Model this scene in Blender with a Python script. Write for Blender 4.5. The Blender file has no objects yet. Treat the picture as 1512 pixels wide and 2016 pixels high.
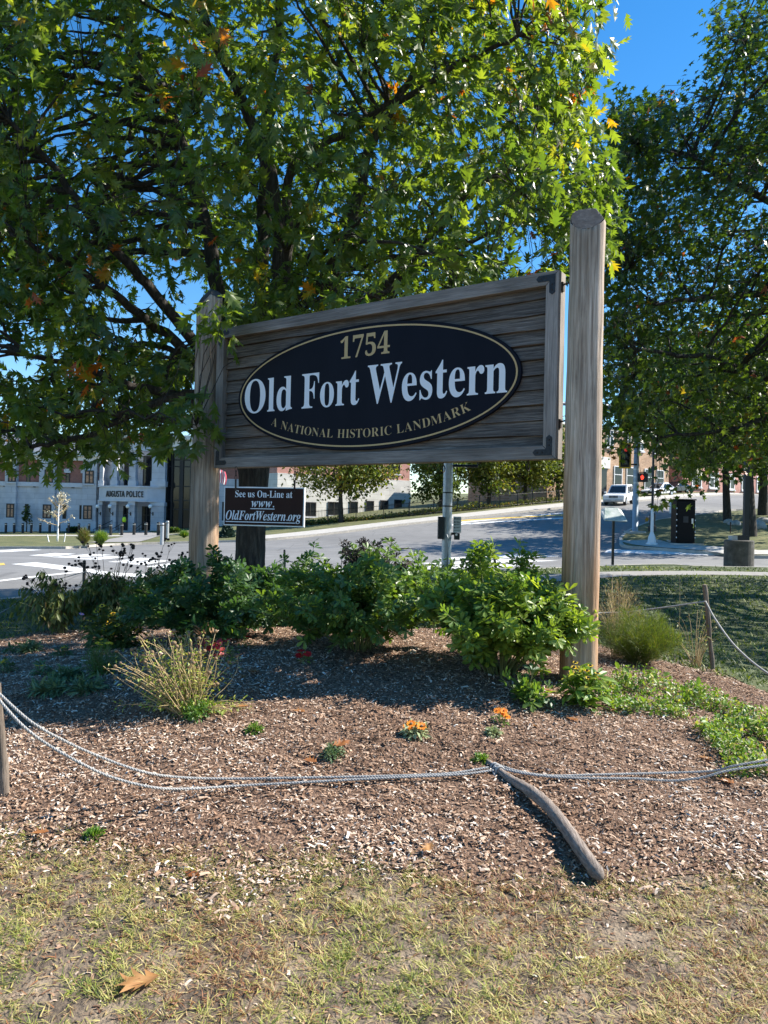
import bpy, bmesh, math, random
import numpy as np
from mathutils import Vector, Matrix
random.seed(7); rng = np.random.default_rng(7)
scene = bpy.context.scene
col = scene.collection
R = math.radians

# ------------------------------------------------------------------ camera, sky, sun, exposure
F, CX, CY = 1514.0, 756.0, 1008.0            # photograph pixels (1512 x 2016)
CAM = Vector((0, 0, 1.6))
cam_d = bpy.data.cameras.new('camera'); cam = bpy.data.objects.new('camera', cam_d); col.objects.link(cam)
cam_d.sensor_fit = 'HORIZONTAL'; cam_d.sensor_width = 36; cam_d.lens = 36 * F / 1512
cam_d.clip_start = 0.05; cam_d.clip_end = 3000
CM = Matrix.Rotation(R(90.45), 4, 'X') @ Matrix.Rotation(R(1.3), 4, 'Z')
cam.matrix_world = Matrix.Translation(CAM) @ CM
scene.camera = cam

SUN_EL = R(41); SX, SY = 0.975, 0.22
SUN = Vector((SX * math.cos(SUN_EL), SY * math.cos(SUN_EL), math.sin(SUN_EL))).normalized()
w = bpy.data.worlds.new('World'); scene.world = w; w.use_nodes = True
nt = w.node_tree; bg = nt.nodes['Background']
sky = nt.nodes.new('ShaderNodeTexSky'); sky.sky_type = 'NISHITA'; sky.sun_disc = False
sky.sun_elevation = SUN_EL; sky.sun_rotation = math.atan2(SX, SY)
sky.air_density = 1.0; sky.dust_density = 0.0; sky.ozone_density = 2.0; sky.altitude = 50
hs = nt.nodes.new('ShaderNodeHueSaturation'); hs.inputs['Saturation'].default_value = 1.36; hs.inputs['Hue'].default_value = 0.5
nt.links.new(sky.outputs[0], hs.inputs['Color']); nt.links.new(hs.outputs[0], bg.inputs[0]); bg.inputs[1].default_value = 0.098
sl = bpy.data.lights.new('sun', 'SUN'); sl.energy = 5.0; sl.angle = R(0.5); sl.color = (1.0, 0.94, 0.84)
so = bpy.data.objects.new('sun', sl); col.objects.link(so)
so.rotation_euler = (-SUN).to_track_quat('-Z', 'Y').to_euler(); so.location = (30, 10, 40)
vs = scene.view_settings
vs.view_transform = 'Standard'; vs.look = 'None'; vs.gamma = 1; vs.exposure = 1.2; vs.use_curve_mapping = False
scene.cycles.use_denoising = True
scene.cycles.max_bounces = 8; scene.cycles.transmission_bounces = 6; scene.cycles.transparent_max_bounces = 8

# ------------------------------------------------------------------ pixels and terrain
CM3 = np.array(CM.to_3x3())
def ray(u, v):
    d = CM3 @ np.array([(u - CX) / F, -(v - CY) / F, -1.0])
    return d / d[1]
def at(u, v, Y):
    d = ray(u, v); return Vector((d[0] * Y, Y, 1.6 + d[2] * Y))
ctl = []
for u, v, Y in [(0,1180,13.2),(330,1132,16.5),(880,1128,20),(1300,1110,26),(1470,1113,25.5),(1437,1089,33),(1231,1074,37),
                (1345,1072,37),(1250,1050,43),(523,1061,49),(626,1051,51.5),(793,1031,55.5),(906,1019,59),(1110,998,66),
                (1218,990,72),(1350,967,108),(100,1047,85),(250,1049,83),(0,1075,42),(200,1072,44),(1479,1055,40),(1432,1025,55),
                (1500,1002,66),(600,1100,27),(450,1090,33)]:
    p = at(u, v, Y); ctl.append((p.x, p.y, p.z))
ctl += [(-6,3,0),(6,3,0),(0,0,0),(-7,8,0),(7,8,0),(-2,11,.02),(5,12,.05),(10,16,.1),(14,20,.2),(-90,60,-2),(-60,130,-1),(0,130,4.5),
        (100,160,8),(70,60,4),(40,25,.8),(-30,15,-.3),(0,-30,0),(60,-30,0),(-60,-30,0),(50,110,6)]
ctl = np.array(ctl)
def _U(r2): return np.where(r2 < 1e-9, 0, 0.5 * r2 * np.log(np.maximum(r2, 1e-9)))
n = len(ctl)
_d2 = ((ctl[:, None, :2] - ctl[None, :, :2]) ** 2).sum(-1)
_A = np.zeros((n + 3, n + 3)); _A[:n, :n] = _U(_d2) + np.eye(n) * 6.0
_A[:n, n] = 1; _A[:n, n + 1:] = ctl[:, :2]; _A[n:, :n] = _A[:n, n:].T
_w = np.linalg.solve(_A, np.concatenate([ctl[:, 2], np.zeros(3)]))
def G(x, y):
    x = np.asarray(x, float); y = np.asarray(y, float); sh = np.broadcast(x, y).shape
    x = np.broadcast_to(x, sh).ravel(); y = np.broadcast_to(y, sh).ravel()
    xc = np.clip(x, -95, 110); yc = np.clip(y, -35, 170)
    out = np.zeros(len(xc))
    for i0 in range(0, len(xc), 20000):
        a, b = xc[i0:i0 + 20000], yc[i0:i0 + 20000]
        d2 = (a[:, None] - ctl[None, :, 0]) ** 2 + (b[:, None] - ctl[None, :, 1]) ** 2
        out[i0:i0 + 20000] = _U(d2) @ _w[:n] + _w[n] + _w[n + 1] * a + _w[n + 2] * b
    out = out + 0.46 * np.exp(-np.abs((x - 0.1) / 3.5) ** 2.4 - np.abs((y - 7.0) / 2.7) ** 2.2)
    return out.reshape(sh)
def gz(x, y): return float(G(x, y))
def hit(u, v, h=0.0, y0=1.5, y1=160):
    d = ray(u, v); Y = np.geomspace(y0, y1, 400)
    f = 1.6 + d[2] * Y - (G(d[0] * Y, Y) + h)
    k = np.where(f < 0)[0]; k = k[0] if len(k) else 399
    k = max(k, 1); a, b = Y[k - 1], Y[k]; fa, fb = f[k - 1], f[k]
    y = a + (b - a) * (fa / (fa - fb)) if fa != fb else b
    return Vector((d[0] * y, y, 1.6 + d[2] * y))

# ------------------------------------------------------------------ materials
MATS = {}
def _mat(name):
    m = bpy.data.materials.new(name); m.use_nodes = True; MATS[name] = m
    return m, m.node_tree.nodes, m.node_tree.links, m.node_tree.nodes['Principled BSDF']
def ramp(N, stops):
    r = N.new('ShaderNodeValToRGB'); e = r.color_ramp.elements
    while len(e) < len(stops): e.new(0.5)
    for k, (p, c) in enumerate(stops): e[k].position = p; e[k].color = (*c, 1)
    return r
def mk(name, stops, scale=5, rough=0.8, bump=0.0, stretch=(1, 1, 1), detail=6, metal=0.0, spec=0.5, coords='Object', bscale=None, distort=0.0, bdist=0.01):
    """noise driven colour ramp with bump"""
    m, N, L, b = _mat(name)
    b.inputs['Roughness'].default_value = rough; b.inputs['Metallic'].default_value = metal
    b.inputs['Specular IOR Level'].default_value = spec
    if len(stops) == 1: stops = [(0.3, tuple(c * .88 for c in stops[0])), (0.7, tuple(min(1, c * 1.08) for c in stops[0]))]
    elif not isinstance(stops[0][1], tuple): stops = [(i / (len(stops) - 1) * .5 + .25, s) for i, s in enumerate(stops)]
    tc = N.new('ShaderNodeTexCoord'); mp = N.new('ShaderNodeMapping'); mp.inputs['Scale'].default_value = stretch
    L.new(tc.outputs[coords], mp.inputs[0])
    no = N.new('ShaderNodeTexNoise'); no.inputs['Scale'].default_value = scale; no.inputs['Detail'].default_value = detail
    no.inputs['Distortion'].default_value = distort; no.inputs['Roughness'].default_value = 0.65
    L.new(mp.outputs[0], no.inputs['Vector'])
    r = ramp(N, stops); L.new(no.outputs['Fac'], r.inputs[0]); L.new(r.outputs[0], b.inputs['Base Color'])
    if bump:
        n2 = no
        if bscale:
            n2 = N.new('ShaderNodeTexNoise'); n2.inputs['Scale'].default_value = bscale; n2.inputs['Detail'].default_value = 6; L.new(mp.outputs[0], n2.inputs['Vector'])
        bp = N.new('ShaderNodeBump'); bp.inputs['Strength'].default_value = bump; bp.inputs['Distance'].default_value = bdist
        L.new(n2.outputs['Fac'], bp.inputs['Height']); L.new(bp.outputs[0], b.inputs['Normal'])
    return m
def leafmat(name, stops, trans=0.35, rough=0.4, tcol=(1.25, 1.3, 0.5), spec=0.5):
    m, N, L, b = _mat(name)
    a = N.new('ShaderNodeAttribute'); a.attribute_name = 'tint'
    r = ramp(N, stops); L.new(a.outputs['Fac'], r.inputs[0]); L.new(r.outputs[0], b.inputs['Base Color'])
    b.inputs['Roughness'].default_value = rough; b.inputs['Specular IOR Level'].default_value = spec
    t = N.new('ShaderNodeBsdfTranslucent'); mx = N.new('ShaderNodeMix'); mx.data_type = 'RGBA'; mx.blend_type = 'MULTIPLY'
    mx.inputs[0].default_value = 1; mx.inputs[7].default_value = (*tcol, 1); L.new(r.outputs[0], mx.inputs[6]); L.new(mx.outputs[2], t.inputs[0])
    ms = N.new('ShaderNodeMixShader'); ms.inputs[0].default_value = trans
    L.new(b.outputs[0], ms.inputs[1]); L.new(t.outputs[0], ms.inputs[2])
    L.new(ms.outputs[0], N['Material Output'].inputs[0])
    return m
def tintmat(name, stops, rough=0.9, spec=0.2):
    m, N, L, b = _mat(name)
    a = N.new('ShaderNodeAttribute'); a.attribute_name = 'tint'
    r = ramp(N, stops); L.new(a.outputs['Fac'], r.inputs[0]); L.new(r.outputs[0], b.inputs['Base Color'])
    b.inputs['Roughness'].default_value = rough; b.inputs['Specular IOR Level'].default_value = spec
    return m
def woodmat(name, c0, c1, c2, axis=0, scale=6, rough=0.85, bump=0.5, stain=None, low=0.0):
    """weathered timber, grain along one local axis"""
    m, N, L, b = _mat(name); b.inputs['Roughness'].default_value = rough; b.inputs['Specular IOR Level'].default_value = 0.25
    tc = N.new('ShaderNodeTexCoord'); oi = N.new('ShaderNodeObjectInfo')
    add = N.new('ShaderNodeVectorMath'); add.operation = 'ADD'
    mul = N.new('ShaderNodeVectorMath'); mul.operation = 'SCALE'; mul.inputs['Scale'].default_value = 37.0
    cmb = N.new('ShaderNodeCombineXYZ')
    for k in range(3): L.new(oi.outputs['Random'], cmb.inputs[k])
    L.new(cmb.outputs[0], mul.inputs[0]); L.new(tc.outputs['Object'], add.inputs[0]); L.new(mul.outputs[0], add.inputs[1])
    mp = N.new('ShaderNodeMapping'); s = [15.0, 15.0, 15.0]; s[axis] = 0.5; mp.inputs['Scale'].default_value = s
    L.new(add.outputs[0], mp.inputs[0])
    g = N.new('ShaderNodeTexNoise'); g.inputs['Scale'].default_value = scale; g.inputs['Detail'].default_value = 9; g.inputs['Roughness'].default_value = .7
    g.inputs['Distortion'].default_value = 0.6; L.new(mp.outputs[0], g.inputs['Vector'])
    big = N.new('ShaderNodeTexNoise'); big.inputs['Scale'].default_value = 2.2; big.inputs['Detail'].default_value = 5
    mp2 = N.new('ShaderNodeMapping'); s2 = [2.0, 2.0, 2.0]; s2[axis] = 0.5; mp2.inputs['Scale'].default_value = s2
    L.new(add.outputs[0], mp2.inputs[0]); L.new(mp2.outputs[0], big.inputs['Vector'])
    r = ramp(N, [(0.25, c0), (0.48, c1), (0.72, c2)]); L.new(g.outputs['Fac'], r.inputs[0])
    r2 = ramp(N, [(0.32, (0.5, 0.48, 0.46)), (0.6, (1.15, 1.12, 1.1))]); L.new(big.outputs['Fac'], r2.inputs[0])
    mx = N.new('ShaderNodeMix'); mx.data_type = 'RGBA'; mx.blend_type = 'MULTIPLY'; mx.inputs[0].default_value = .8
    L.new(r.outputs[0], mx.inputs[6]); L.new(r2.outputs[0], mx.inputs[7])
    out = mx.outputs[2]
    rnd = N.new('ShaderNodeMapRange'); rnd.inputs[3].default_value = .75; rnd.inputs[4].default_value = 1.25; L.new(oi.outputs['Random'], rnd.inputs[0])
    sc = N.new('ShaderNodeMix'); sc.data_type = 'RGBA'; sc.blend_type = 'MULTIPLY'; sc.inputs[0].default_value = 1
    L.new(out, sc.inputs[6]); L.new(rnd.outputs[0], sc.inputs[7]); out = sc.outputs[2]
    if stain:      # warm unweathered streaks, stain = (colour, threshold)
        sn = N.new('ShaderNodeTexNoise'); sn.inputs['Scale'].default_value = 1.3; sn.inputs['Detail'].default_value = 4
        mp3 = N.new('ShaderNodeMapping'); s3 = [3.0, 3.0, 3.0]; s3[axis] = 0.45; mp3.inputs['Scale'].default_value = s3
        L.new(add.outputs[0], mp3.inputs[0]); L.new(mp3.outputs[0], sn.inputs['Vector'])
        rr = ramp(N, [(stain[1], (0, 0, 0)), (stain[1] + .22, (1, 1, 1))]); L.new(sn.outputs['Fac'], rr.inputs[0])
        if low:      # less weathered towards the foot
            sz = N.new('ShaderNodeSeparateXYZ'); L.new(tc.outputs['Object'], sz.inputs[0]); mr = N.new('ShaderNodeMapRange'); mr.inputs[1].default_value = 0; mr.inputs[2].default_value = 3.2; mr.inputs[3].default_value = low; mr.inputs[4].default_value = -.06
            L.new(sz.outputs[2], mr.inputs[0]); ad = N.new('ShaderNodeMath'); L.new(sn.outputs['Fac'], ad.inputs[0]); L.new(mr.outputs[0], ad.inputs[1]); L.new(ad.outputs[0], rr.inputs[0])
        m3 = N.new('ShaderNodeMix'); m3.data_type = 'RGBA'; m3.inputs[7].default_value = (*stain[0], 1)
        f = N.new('ShaderNodeMath'); f.operation = 'MULTIPLY'; f.inputs[1].default_value = .75
        L.new(rr.outputs[0], f.inputs[0]); L.new(f.outputs[0], m3.inputs[0]); L.new(out, m3.inputs[6])
        m4 = N.new('ShaderNodeMix'); m4.data_type = 'RGBA'; m4.blend_type = 'MULTIPLY'; m4.inputs[0].default_value = .6
        L.new(m3.outputs[2], m4.inputs[6]); rg = ramp(N, [(0.3, (.45, .45, .45)), (.6, (1.1, 1.1, 1.1))]); L.new(g.outputs['Fac'], rg.inputs[0]); L.new(rg.outputs[0], m4.inputs[7])
        out = m4.outputs[2]
    L.new(out, b.inputs['Base Color'])
    bp = N.new('ShaderNodeBump'); bp.inputs['Strength'].default_value = bump; bp.inputs['Distance'].default_value = 0.012
    L.new(g.outputs['Fac'], bp.inputs['Height']); L.new(bp.outputs[0], b.inputs['Normal'])
    return m
def brickmat(name, c1, c2, mortar, bw, bh, ms=0.01, rough=0.85, rotx=True):
    m, N, L, b = _mat(name); b.inputs['Roughness'].default_value = rough
    tc = N.new('ShaderNodeTexCoord'); sp = N.new('ShaderNodeSeparateXYZ'); ad = N.new('ShaderNodeMath'); cm = N.new('ShaderNodeCombineXYZ')
    L.new(tc.outputs['Object'], sp.inputs[0]); L.new(sp.outputs[0], ad.inputs[0]); L.new(sp.outputs[1], ad.inputs[1])
    L.new(ad.outputs[0], cm.inputs[0]); L.new(sp.outputs[2], cm.inputs[1])
    t = N.new('ShaderNodeTexBrick'); t.inputs['Scale'].default_value = 1; t.inputs['Brick Width'].default_value = bw; t.inputs['Row Height'].default_value = bh
    t.inputs['Mortar Size'].default_value = ms; t.inputs['Color1'].default_value = (*c1, 1); t.inputs['Color2'].default_value = (*c2, 1); t.inputs['Mortar'].default_value = (*mortar, 1)
    L.new(cm.outputs[0], t.inputs['Vector'])
    no = N.new('ShaderNodeTexNoise'); no.inputs['Scale'].default_value = .8; no.inputs['Detail'].default_value = 6; L.new(tc.outputs['Object'], no.inputs['Vector'])
    r = ramp(N, [(.3, (.8, .8, .8)), (.7, (1.1, 1.1, 1.1))]); L.new(no.outputs['Fac'], r.inputs[0])
    mx = N.new('ShaderNodeMix'); mx.data_type = 'RGBA'; mx.blend_type = 'MULTIPLY'; mx.inputs[0].default_value = 1
    L.new(t.outputs['Color'], mx.inputs[6]); L.new(r.outputs[0], mx.inputs[7]); L.new(mx.outputs[2], b.inputs['Base Color'])
    bp = N.new('ShaderNodeBump'); bp.inputs['Strength'].default_value = .5; bp.inputs['Distance'].default_value = .02; bp.invert = True
    L.new(t.outputs['Fac'], bp.inputs['Height']); L.new(bp.outputs[0], b.inputs['Normal'])
    return m
def plain(name, c, rough=0.5, metal=0.0, spec=0.5, emit=0, trans=0, alpha=1):
    m, N, L, b = _mat(name); b.inputs['Base Color'].default_value = (*c, 1); b.inputs['Roughness'].default_value = rough
    b.inputs['Metallic'].default_value = metal; b.inputs['Specular IOR Level'].default_value = spec
    b.inputs['Transmission Weight'].default_value = trans
    if emit: b.inputs['Emission Color'].default_value = (*c, 1); b.inputs['Emission Strength'].default_value = emit
    return m

M = MATS
def asphalt():
    m, N, L, b = _mat('asphalt'); b.inputs['Roughness'].default_value = .85
    tc = N.new('ShaderNodeTexCoord')
    def noise(s, d=5):
        x = N.new('ShaderNodeTexNoise'); x.inputs['Scale'].default_value = s; x.inputs['Detail'].default_value = d; L.new(tc.outputs['Object'], x.inputs['Vector']); return x
    big, fine, mid = noise(.12), noise(40, 3), noise(1.2)
    r = ramp(N, [(.3, (.155, .152, .147)), (.7, (.215, .21, .203))]); L.new(big.outputs['Fac'], r.inputs[0])
    r2 = ramp(N, [(.3, (.72, .72, .72)), (.7, (1.2, 1.2, 1.2))]); L.new(fine.outputs['Fac'], r2.inputs[0])
    r3 = ramp(N, [(.35, (.88, .88, .88)), (.65, (1.06, 1.06, 1.06))]); L.new(mid.outputs['Fac'], r3.inputs[0])
    a = r.outputs[0]
    for q in (r2, r3):
        mx = N.new('ShaderNodeMix'); mx.data_type = 'RGBA'; mx.blend_type = 'MULTIPLY'; mx.inputs[0].default_value = 1
        L.new(a, mx.inputs[6]); L.new(q.outputs[0], mx.inputs[7]); a = mx.outputs[2]
    vo = N.new('ShaderNodeTexVoronoi'); vo.feature = 'DISTANCE_TO_EDGE'; vo.inputs['Scale'].default_value = .35
    L.new(tc.outputs['Object'], vo.inputs['Vector'])
    rc = ramp(N, [(.004, (.55, .55, .55)), (.012, (1, 1, 1))]); L.new(vo.outputs['Distance'], rc.inputs[0])
    mx = N.new('ShaderNodeMix'); mx.data_type = 'RGBA'; mx.blend_type = 'MULTIPLY'; mx.inputs[0].default_value = .6
    L.new(a, mx.inputs[6]); L.new(rc.outputs[0], mx.inputs[7]); L.new(mx.outputs[2], b.inputs['Base Color'])
asphalt()
mk('paint_white', [(.4, (.55, .55, .53)), (.62, (.78, .78, .76))], scale=9, rough=.7)
mk('paint_yellow', [(.4, (.5, .33, .06)), (.62, (.7, .48, .1))], scale=9, rough=.7)
mk('concrete', [(.3, (.34, .32, .29)), (.7, (.48, .46, .42))], scale=3, rough=.9, bump=.2)
mk('kerb_stone', [(.3, (.3, .28, .25)), (.7, (.5, .46, .4))], scale=6, rough=.9, bump=.3)
mk('old_concrete', [(.3, (.045, .042, .036)), (.55, (.09, .085, .072)), (.75, (.18, .17, .145))], scale=4, rough=.95, bump=.5)
mk('walk_asphalt', [(.3, (.2, .19, .18)), (.7, (.3, .285, .265))], scale=4, rough=.9)
mk('grass_ground', [(.28, (.05, .06, .02)), (.5, (.1, .11, .035)), (.72, (.2, .17, .075))], scale=.9, rough=.95, bump=.6, bscale=30, bdist=.05, detail=9)
mk('turf', [(.28, (.03, .042, .014)), (.5, (.055, .075, .02)), (.72, (.12, .115, .045))], scale=.9, rough=.95, bump=.6, bscale=40, bdist=.04, detail=9)
mk('lawn_soil', [(.28, (.028, .021, .015)), (.42, (.09, .066, .045)), (.56, (.19, .142, .097)), (.75, (.3, .235, .162))], scale=5.0, rough=.95, bump=.9, bscale=55, bdist=.02, detail=10)
mk('mulch_soil', [(.3, (.04, .022, .014)), (.48, (.15, .085, .052)), (.66, (.3, .19, .125))], scale=45, rough=.95, bump=1.0, bscale=60, bdist=.03, detail=8)
tintmat('chips', [(0, (.028, .016, .01)), (.15, (.135, .073, .044)), (.4, (.32, .2, .13)), (.72, (.5, .365, .265)), (.92, (.66, .565, .47)), (1, (.75, .7, .62))])
leafmat('grass_blade', [(0, (.03, .055, .012)), (.2, (.09, .14, .022)), (.4, (.3, .33, .05)), (.62, (.54, .46, .18)), (.74, (.42, .31, .17)), (.86, (.33, .14, .055)), (1, (.24, .11, .06))], trans=.25, rough=.6)
mk('bark', [(.3, (.012, .01, .008)), (.55, (.05, .042, .035)), (.75, (.12, .105, .09))], scale=7, rough=.95, bump=1.0, stretch=(3, 3, .5), bdist=.05)
leafmat('oak_leaf', [(0, (.034, .062, .018)), (.4, (.07, .118, .028)), (.7, (.12, .17, .034)), (.88, (.19, .23, .042)), (.945, (.28, .2, .02)), (.98, (.4, .16, .02)), (1, (.35, .08, .02))], trans=.47, rough=.36, tcol=(2.35, 2.3, .6))
leafmat('maple_leaf', [(0, (.026, .048, .013)), (.4, (.05, .084, .018)), (.75, (.088, .124, .024)), (.93, (.14, .17, .03)), (.975, (.25, .16, .03)), (1, (.3, .06, .03))], trans=.4, rough=.4, tcol=(2.1, 2.3, .6))
leafmat('street_leaf', [(0, (.05, .08, .015)), (.35, (.1, .14, .02)), (.65, (.2, .21, .03)), (.85, (.36, .28, .05)), (1, (.42, .2, .05))], trans=.35, rough=.5, tcol=(1.5, 1.5, .6))
leafmat('park_leaf', [(0, (.02, .045, .012)), (.5, (.05, .09, .018)), (.85, (.11, .14, .025)), (1, (.2, .2, .04))], trans=.4, rough=.5, tcol=(2, 2, .6))
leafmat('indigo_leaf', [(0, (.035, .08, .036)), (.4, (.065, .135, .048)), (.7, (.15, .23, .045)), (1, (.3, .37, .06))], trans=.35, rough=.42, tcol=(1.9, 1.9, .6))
leafmat('dry_dark_leaf', [(0, (.015, .012, .012)), (1, (.06, .045, .035))], trans=.1, rough=.7, tcol=(1, 1, 1))
leafmat('olive_leaf', [(0, (.045, .075, .018)), (.5, (.1, .14, .03)), (.8, (.17, .18, .05)), (1, (.16, .09, .05))], trans=.35, rough=.55, tcol=(1.8, 1.7, .7))
leafmat('fresh_leaf', [(0, (.05, .12, .02)), (.5, (.11, .22, .03)), (.85, (.24, .34, .05)), (1, (.42, .42, .1))], trans=.35, rough=.45, tcol=(1.6, 1.5, .6))
leafmat('feather_leaf', [(0, (.05, .1, .015)), (.6, (.12, .17, .02)), (1, (.24, .2, .05))], trans=.4, rough=.6, tcol=(1.6, 1.5, .5))
leafmat('sage_leaf', [(0, (.06, .1, .05)), (.6, (.13, .2, .09)), (1, (.24, .3, .16))], trans=.25, rough=.6, tcol=(1.4, 1.5, .9))
leafmat('pale_leaf', [(0, (.2, .26, .12)), (1, (.45, .5, .28))], trans=.25, rough=.6, tcol=(1.2, 1.2, .8))
leafmat('fallen_oak', [(0, (.24, .075, .022)), (.5, (.34, .15, .045)), (1, (.44, .25, .1))], trans=.2, rough=.6, tcol=(1.3, 1, .6))
mk('dry_stem', [(.3, (.3, .2, .09)), (.7, (.55, .42, .22))], scale=20, rough=.8)
mk('dark_stem', [(.3, (.03, .02, .016)), (.7, (.08, .055, .04))], scale=20, rough=.9)
mk('green_stem', [(.3, (.1, .13, .04)), (.7, (.2, .22, .08))], scale=20, rough=.7)
mk('seed_head', [(.3, (.012, .01, .01)), (.7, (.035, .028, .026))], scale=60, rough=.95)
mk('seed_head_brown', [(.3, (.14, .09, .05)), (.7, (.3, .2, .11))], scale=60, rough=.95)
leafmat('petal_orange', [(0, (.75, .18, .01)), (1, (.9, .38, .02))], trans=.3, rough=.6, tcol=(1.1, .9, .5))
leafmat('petal_red', [(0, (.5, .006, .012)), (1, (.75, .02, .02))], trans=.3, rough=.6, tcol=(1.1, .7, .7))
leafmat('petal_yellow', [(0, (.75, .42, .01)), (1, (.88, .68, .06))], trans=.3, rough=.6, tcol=(1.1, 1, .5))
leafmat('petal_violet', [(0, (.35, .25, .6)), (1, (.45, .33, .7))], trans=.3, rough=.6, tcol=(1, 1, 1))
leafmat('white_leaf', [(0, (.3, .26, .16)), (1, (.75, .72, .58))], trans=.3, rough=.6, tcol=(1, 1, .9))
leafmat('red_leaf', [(0, (.3, .03, .03)), (1, (.5, .06, .07))], trans=.35, rough=.5, tcol=(1.4, .8, .8))
leafmat('spruce', [(0, (.015, .04, .025)), (1, (.05, .09, .06))], trans=.1, rough=.7, tcol=(1, 1, 1))
woodmat('plank_wood', (.034, .029, .026), (.125, .107, .094), (.25, .22, .192), axis=0, stain=((.19, .125, .075), .6))
woodmat('frame_wood', (.085, .078, .073), (.225, .205, .19), (.36, .335, .31), axis=0, bump=.4)
woodmat('frame_wood_upright', (.085, .078, .073), (.225, .205, .19), (.36, .335, .31), axis=2, bump=.4)
woodmat('log_wood', (.14, .1, .075), (.37, .3, .235), (.55, .47, .39), axis=2, scale=3.2, bump=.8, stain=((.42, .22, .1), .52), low=.2)
mk('log_end', [(.35, (.025, .026, .028)), (.6, (.06, .062, .064)), (.75, (.12, .12, .115))], scale=14, rough=.95, bump=.3)
woodmat('stick_wood', (.07, .055, .045), (.2, .165, .14), (.36, .31, .27), axis=1, scale=7, bump=.6)
woodmat('stake_wood', (.05, .04, .03), (.15, .12, .095), (.26, .22, .18), axis=2, scale=8, bump=.5)
mk('rope', [(.3, (.24, .235, .225)), (.7, (.44, .43, .41))], scale=60, rough=.9, bump=.3)
mk('sign_black', [(.3, (.0035, .0045, .0105)), (.7, (.006, .007, .0145))], scale=4, rough=.55, stretch=(1, 1, .3), spec=.12)
plain('sign_edge', (.012, .01, .01), .6)
plain('gold', (.52, .36, .16), .55)
plain('sign_white', (.78, .79, .82), .5)
mk('sign_brown', [(.3, (.03, .0135, .0105)), (.7, (.042, .02, .0155))], scale=5, rough=.6, spec=.12)
mk('black_iron', [(.3, (.018, .019, .022)), (.7, (.045, .047, .052))], scale=40, rough=.55, metal=.6)
mk('rust_iron', [(.3, (.02, .015, .012)), (.7, (.07, .05, .04))], scale=40, rough=.7, metal=.5)
mk('galvanised', [(.3, (.36, .38, .4)), (.7, (.5, .52, .54))], scale=12, rough=.5, metal=.55)
mk('mast_grey', [(.3, (.26, .31, .36)), (.7, (.36, .41, .47))], scale=5, rough=.5, metal=.3)
plain('black_paint', (.012, .012, .013), .5)
plain('black_gloss', (.004, .004, .005), .4, spec=.12)
plain('white_paint', (.75, .75, .74), .5)
plain('yellow_paint', (.72, .42, .015), .5)
plain('green_yellow', (.5, .75, .02), .5)
plain('lens_dark', (.02, .02, .02), .2)
plain('lens_red', (.5, .02, .012), .3, emit=.35)
plain('hand_red', (1.0, .06, .03), .3, emit=1.0)
plain('car_white', (.74, .75, .76), .25, spec=.6)
plain('car_dark', (.03, .032, .038), .25, spec=.6)
plain('car_blue', (.03, .045, .2), .25, spec=.6)
plain('car_silver', (.45, .46, .48), .3, spec=.6)
plain('car_red', (.3, .03, .03), .3, spec=.6)
plain('car_glass', (.012, .015, .018), .08, spec=.8)
plain('tyre', (.015, .015, .015), .85)
plain('rim', (.5, .5, .52), .3, metal=.8)
plain('lamp_clear', (.7, .72, .74), .15)
plain('glass_dark', (.012, .015, .019), .08, spec=.4)
plain('globe', (.88, .88, .86), .35)
mk('panel_face', [(.35, (.28, .36, .32)), (.5, (.5, .55, .5)), (.65, (.62, .64, .6))], scale=5, rough=.35)
mk('pane_brick_reflection', [(.35, (.3, .13, .07)), (.65, (.6, .32, .18))], scale=3, rough=.35, stretch=(1, 1, 3))  # reflection of sunlit brick painted into the pane colour
plain('window_frame_dark', (.02, .018, .018), .5)
brickmat('granite', (.47, .48, .51), (.54, .55, .58), (.32, .33, .36), 1.9, .62, .012)
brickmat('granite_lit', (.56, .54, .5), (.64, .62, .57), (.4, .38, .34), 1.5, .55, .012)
mk('granite_plain', [(.3, (.5, .51, .54)), (.7, (.58, .59, .62))], scale=2, rough=.8)
mk('cream_trim', [(.3, (.62, .6, .56)), (.7, (.72, .7, .65))], scale=2, rough=.7)
brickmat('brick_red', (.28, .1, .075), (.36, .14, .1), (.3, .22, .19), .24, .085, .008)
brickmat('brick_tan', (.36, .21, .12), (.5, .32, .2), (.45, .36, .27), .42, .16, .012)
brickmat('brick_far', (.44, .2, .155), (.5, .25, .2), (.45, .35, .3), .4, .15, .01)
mk('roof_grey', [(.3, (.12, .13, .15)), (.7, (.2, .21, .23))], scale=2, rough=.6)
mk('rock', [(.3, (.25, .24, .22)), (.7, (.48, .46, .43))], scale=5, rough=.9, bump=.5)
plain('flag_red', (.6, .05, .08), .7); plain('flag_white', (.8, .78, .78), .7)
plain('hi_vis', (.62, .85, .03), .6)
plain('grey_plastic', (.42, .43, .43), .5); plain('sign_grey', (.6, .6, .58), .5); plain('print_dark', (.05, .05, .05), .6)
plain('trouser_dark', (.03, .035, .05), .9); plain('skin', (.5, .3, .22), .6)

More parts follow.
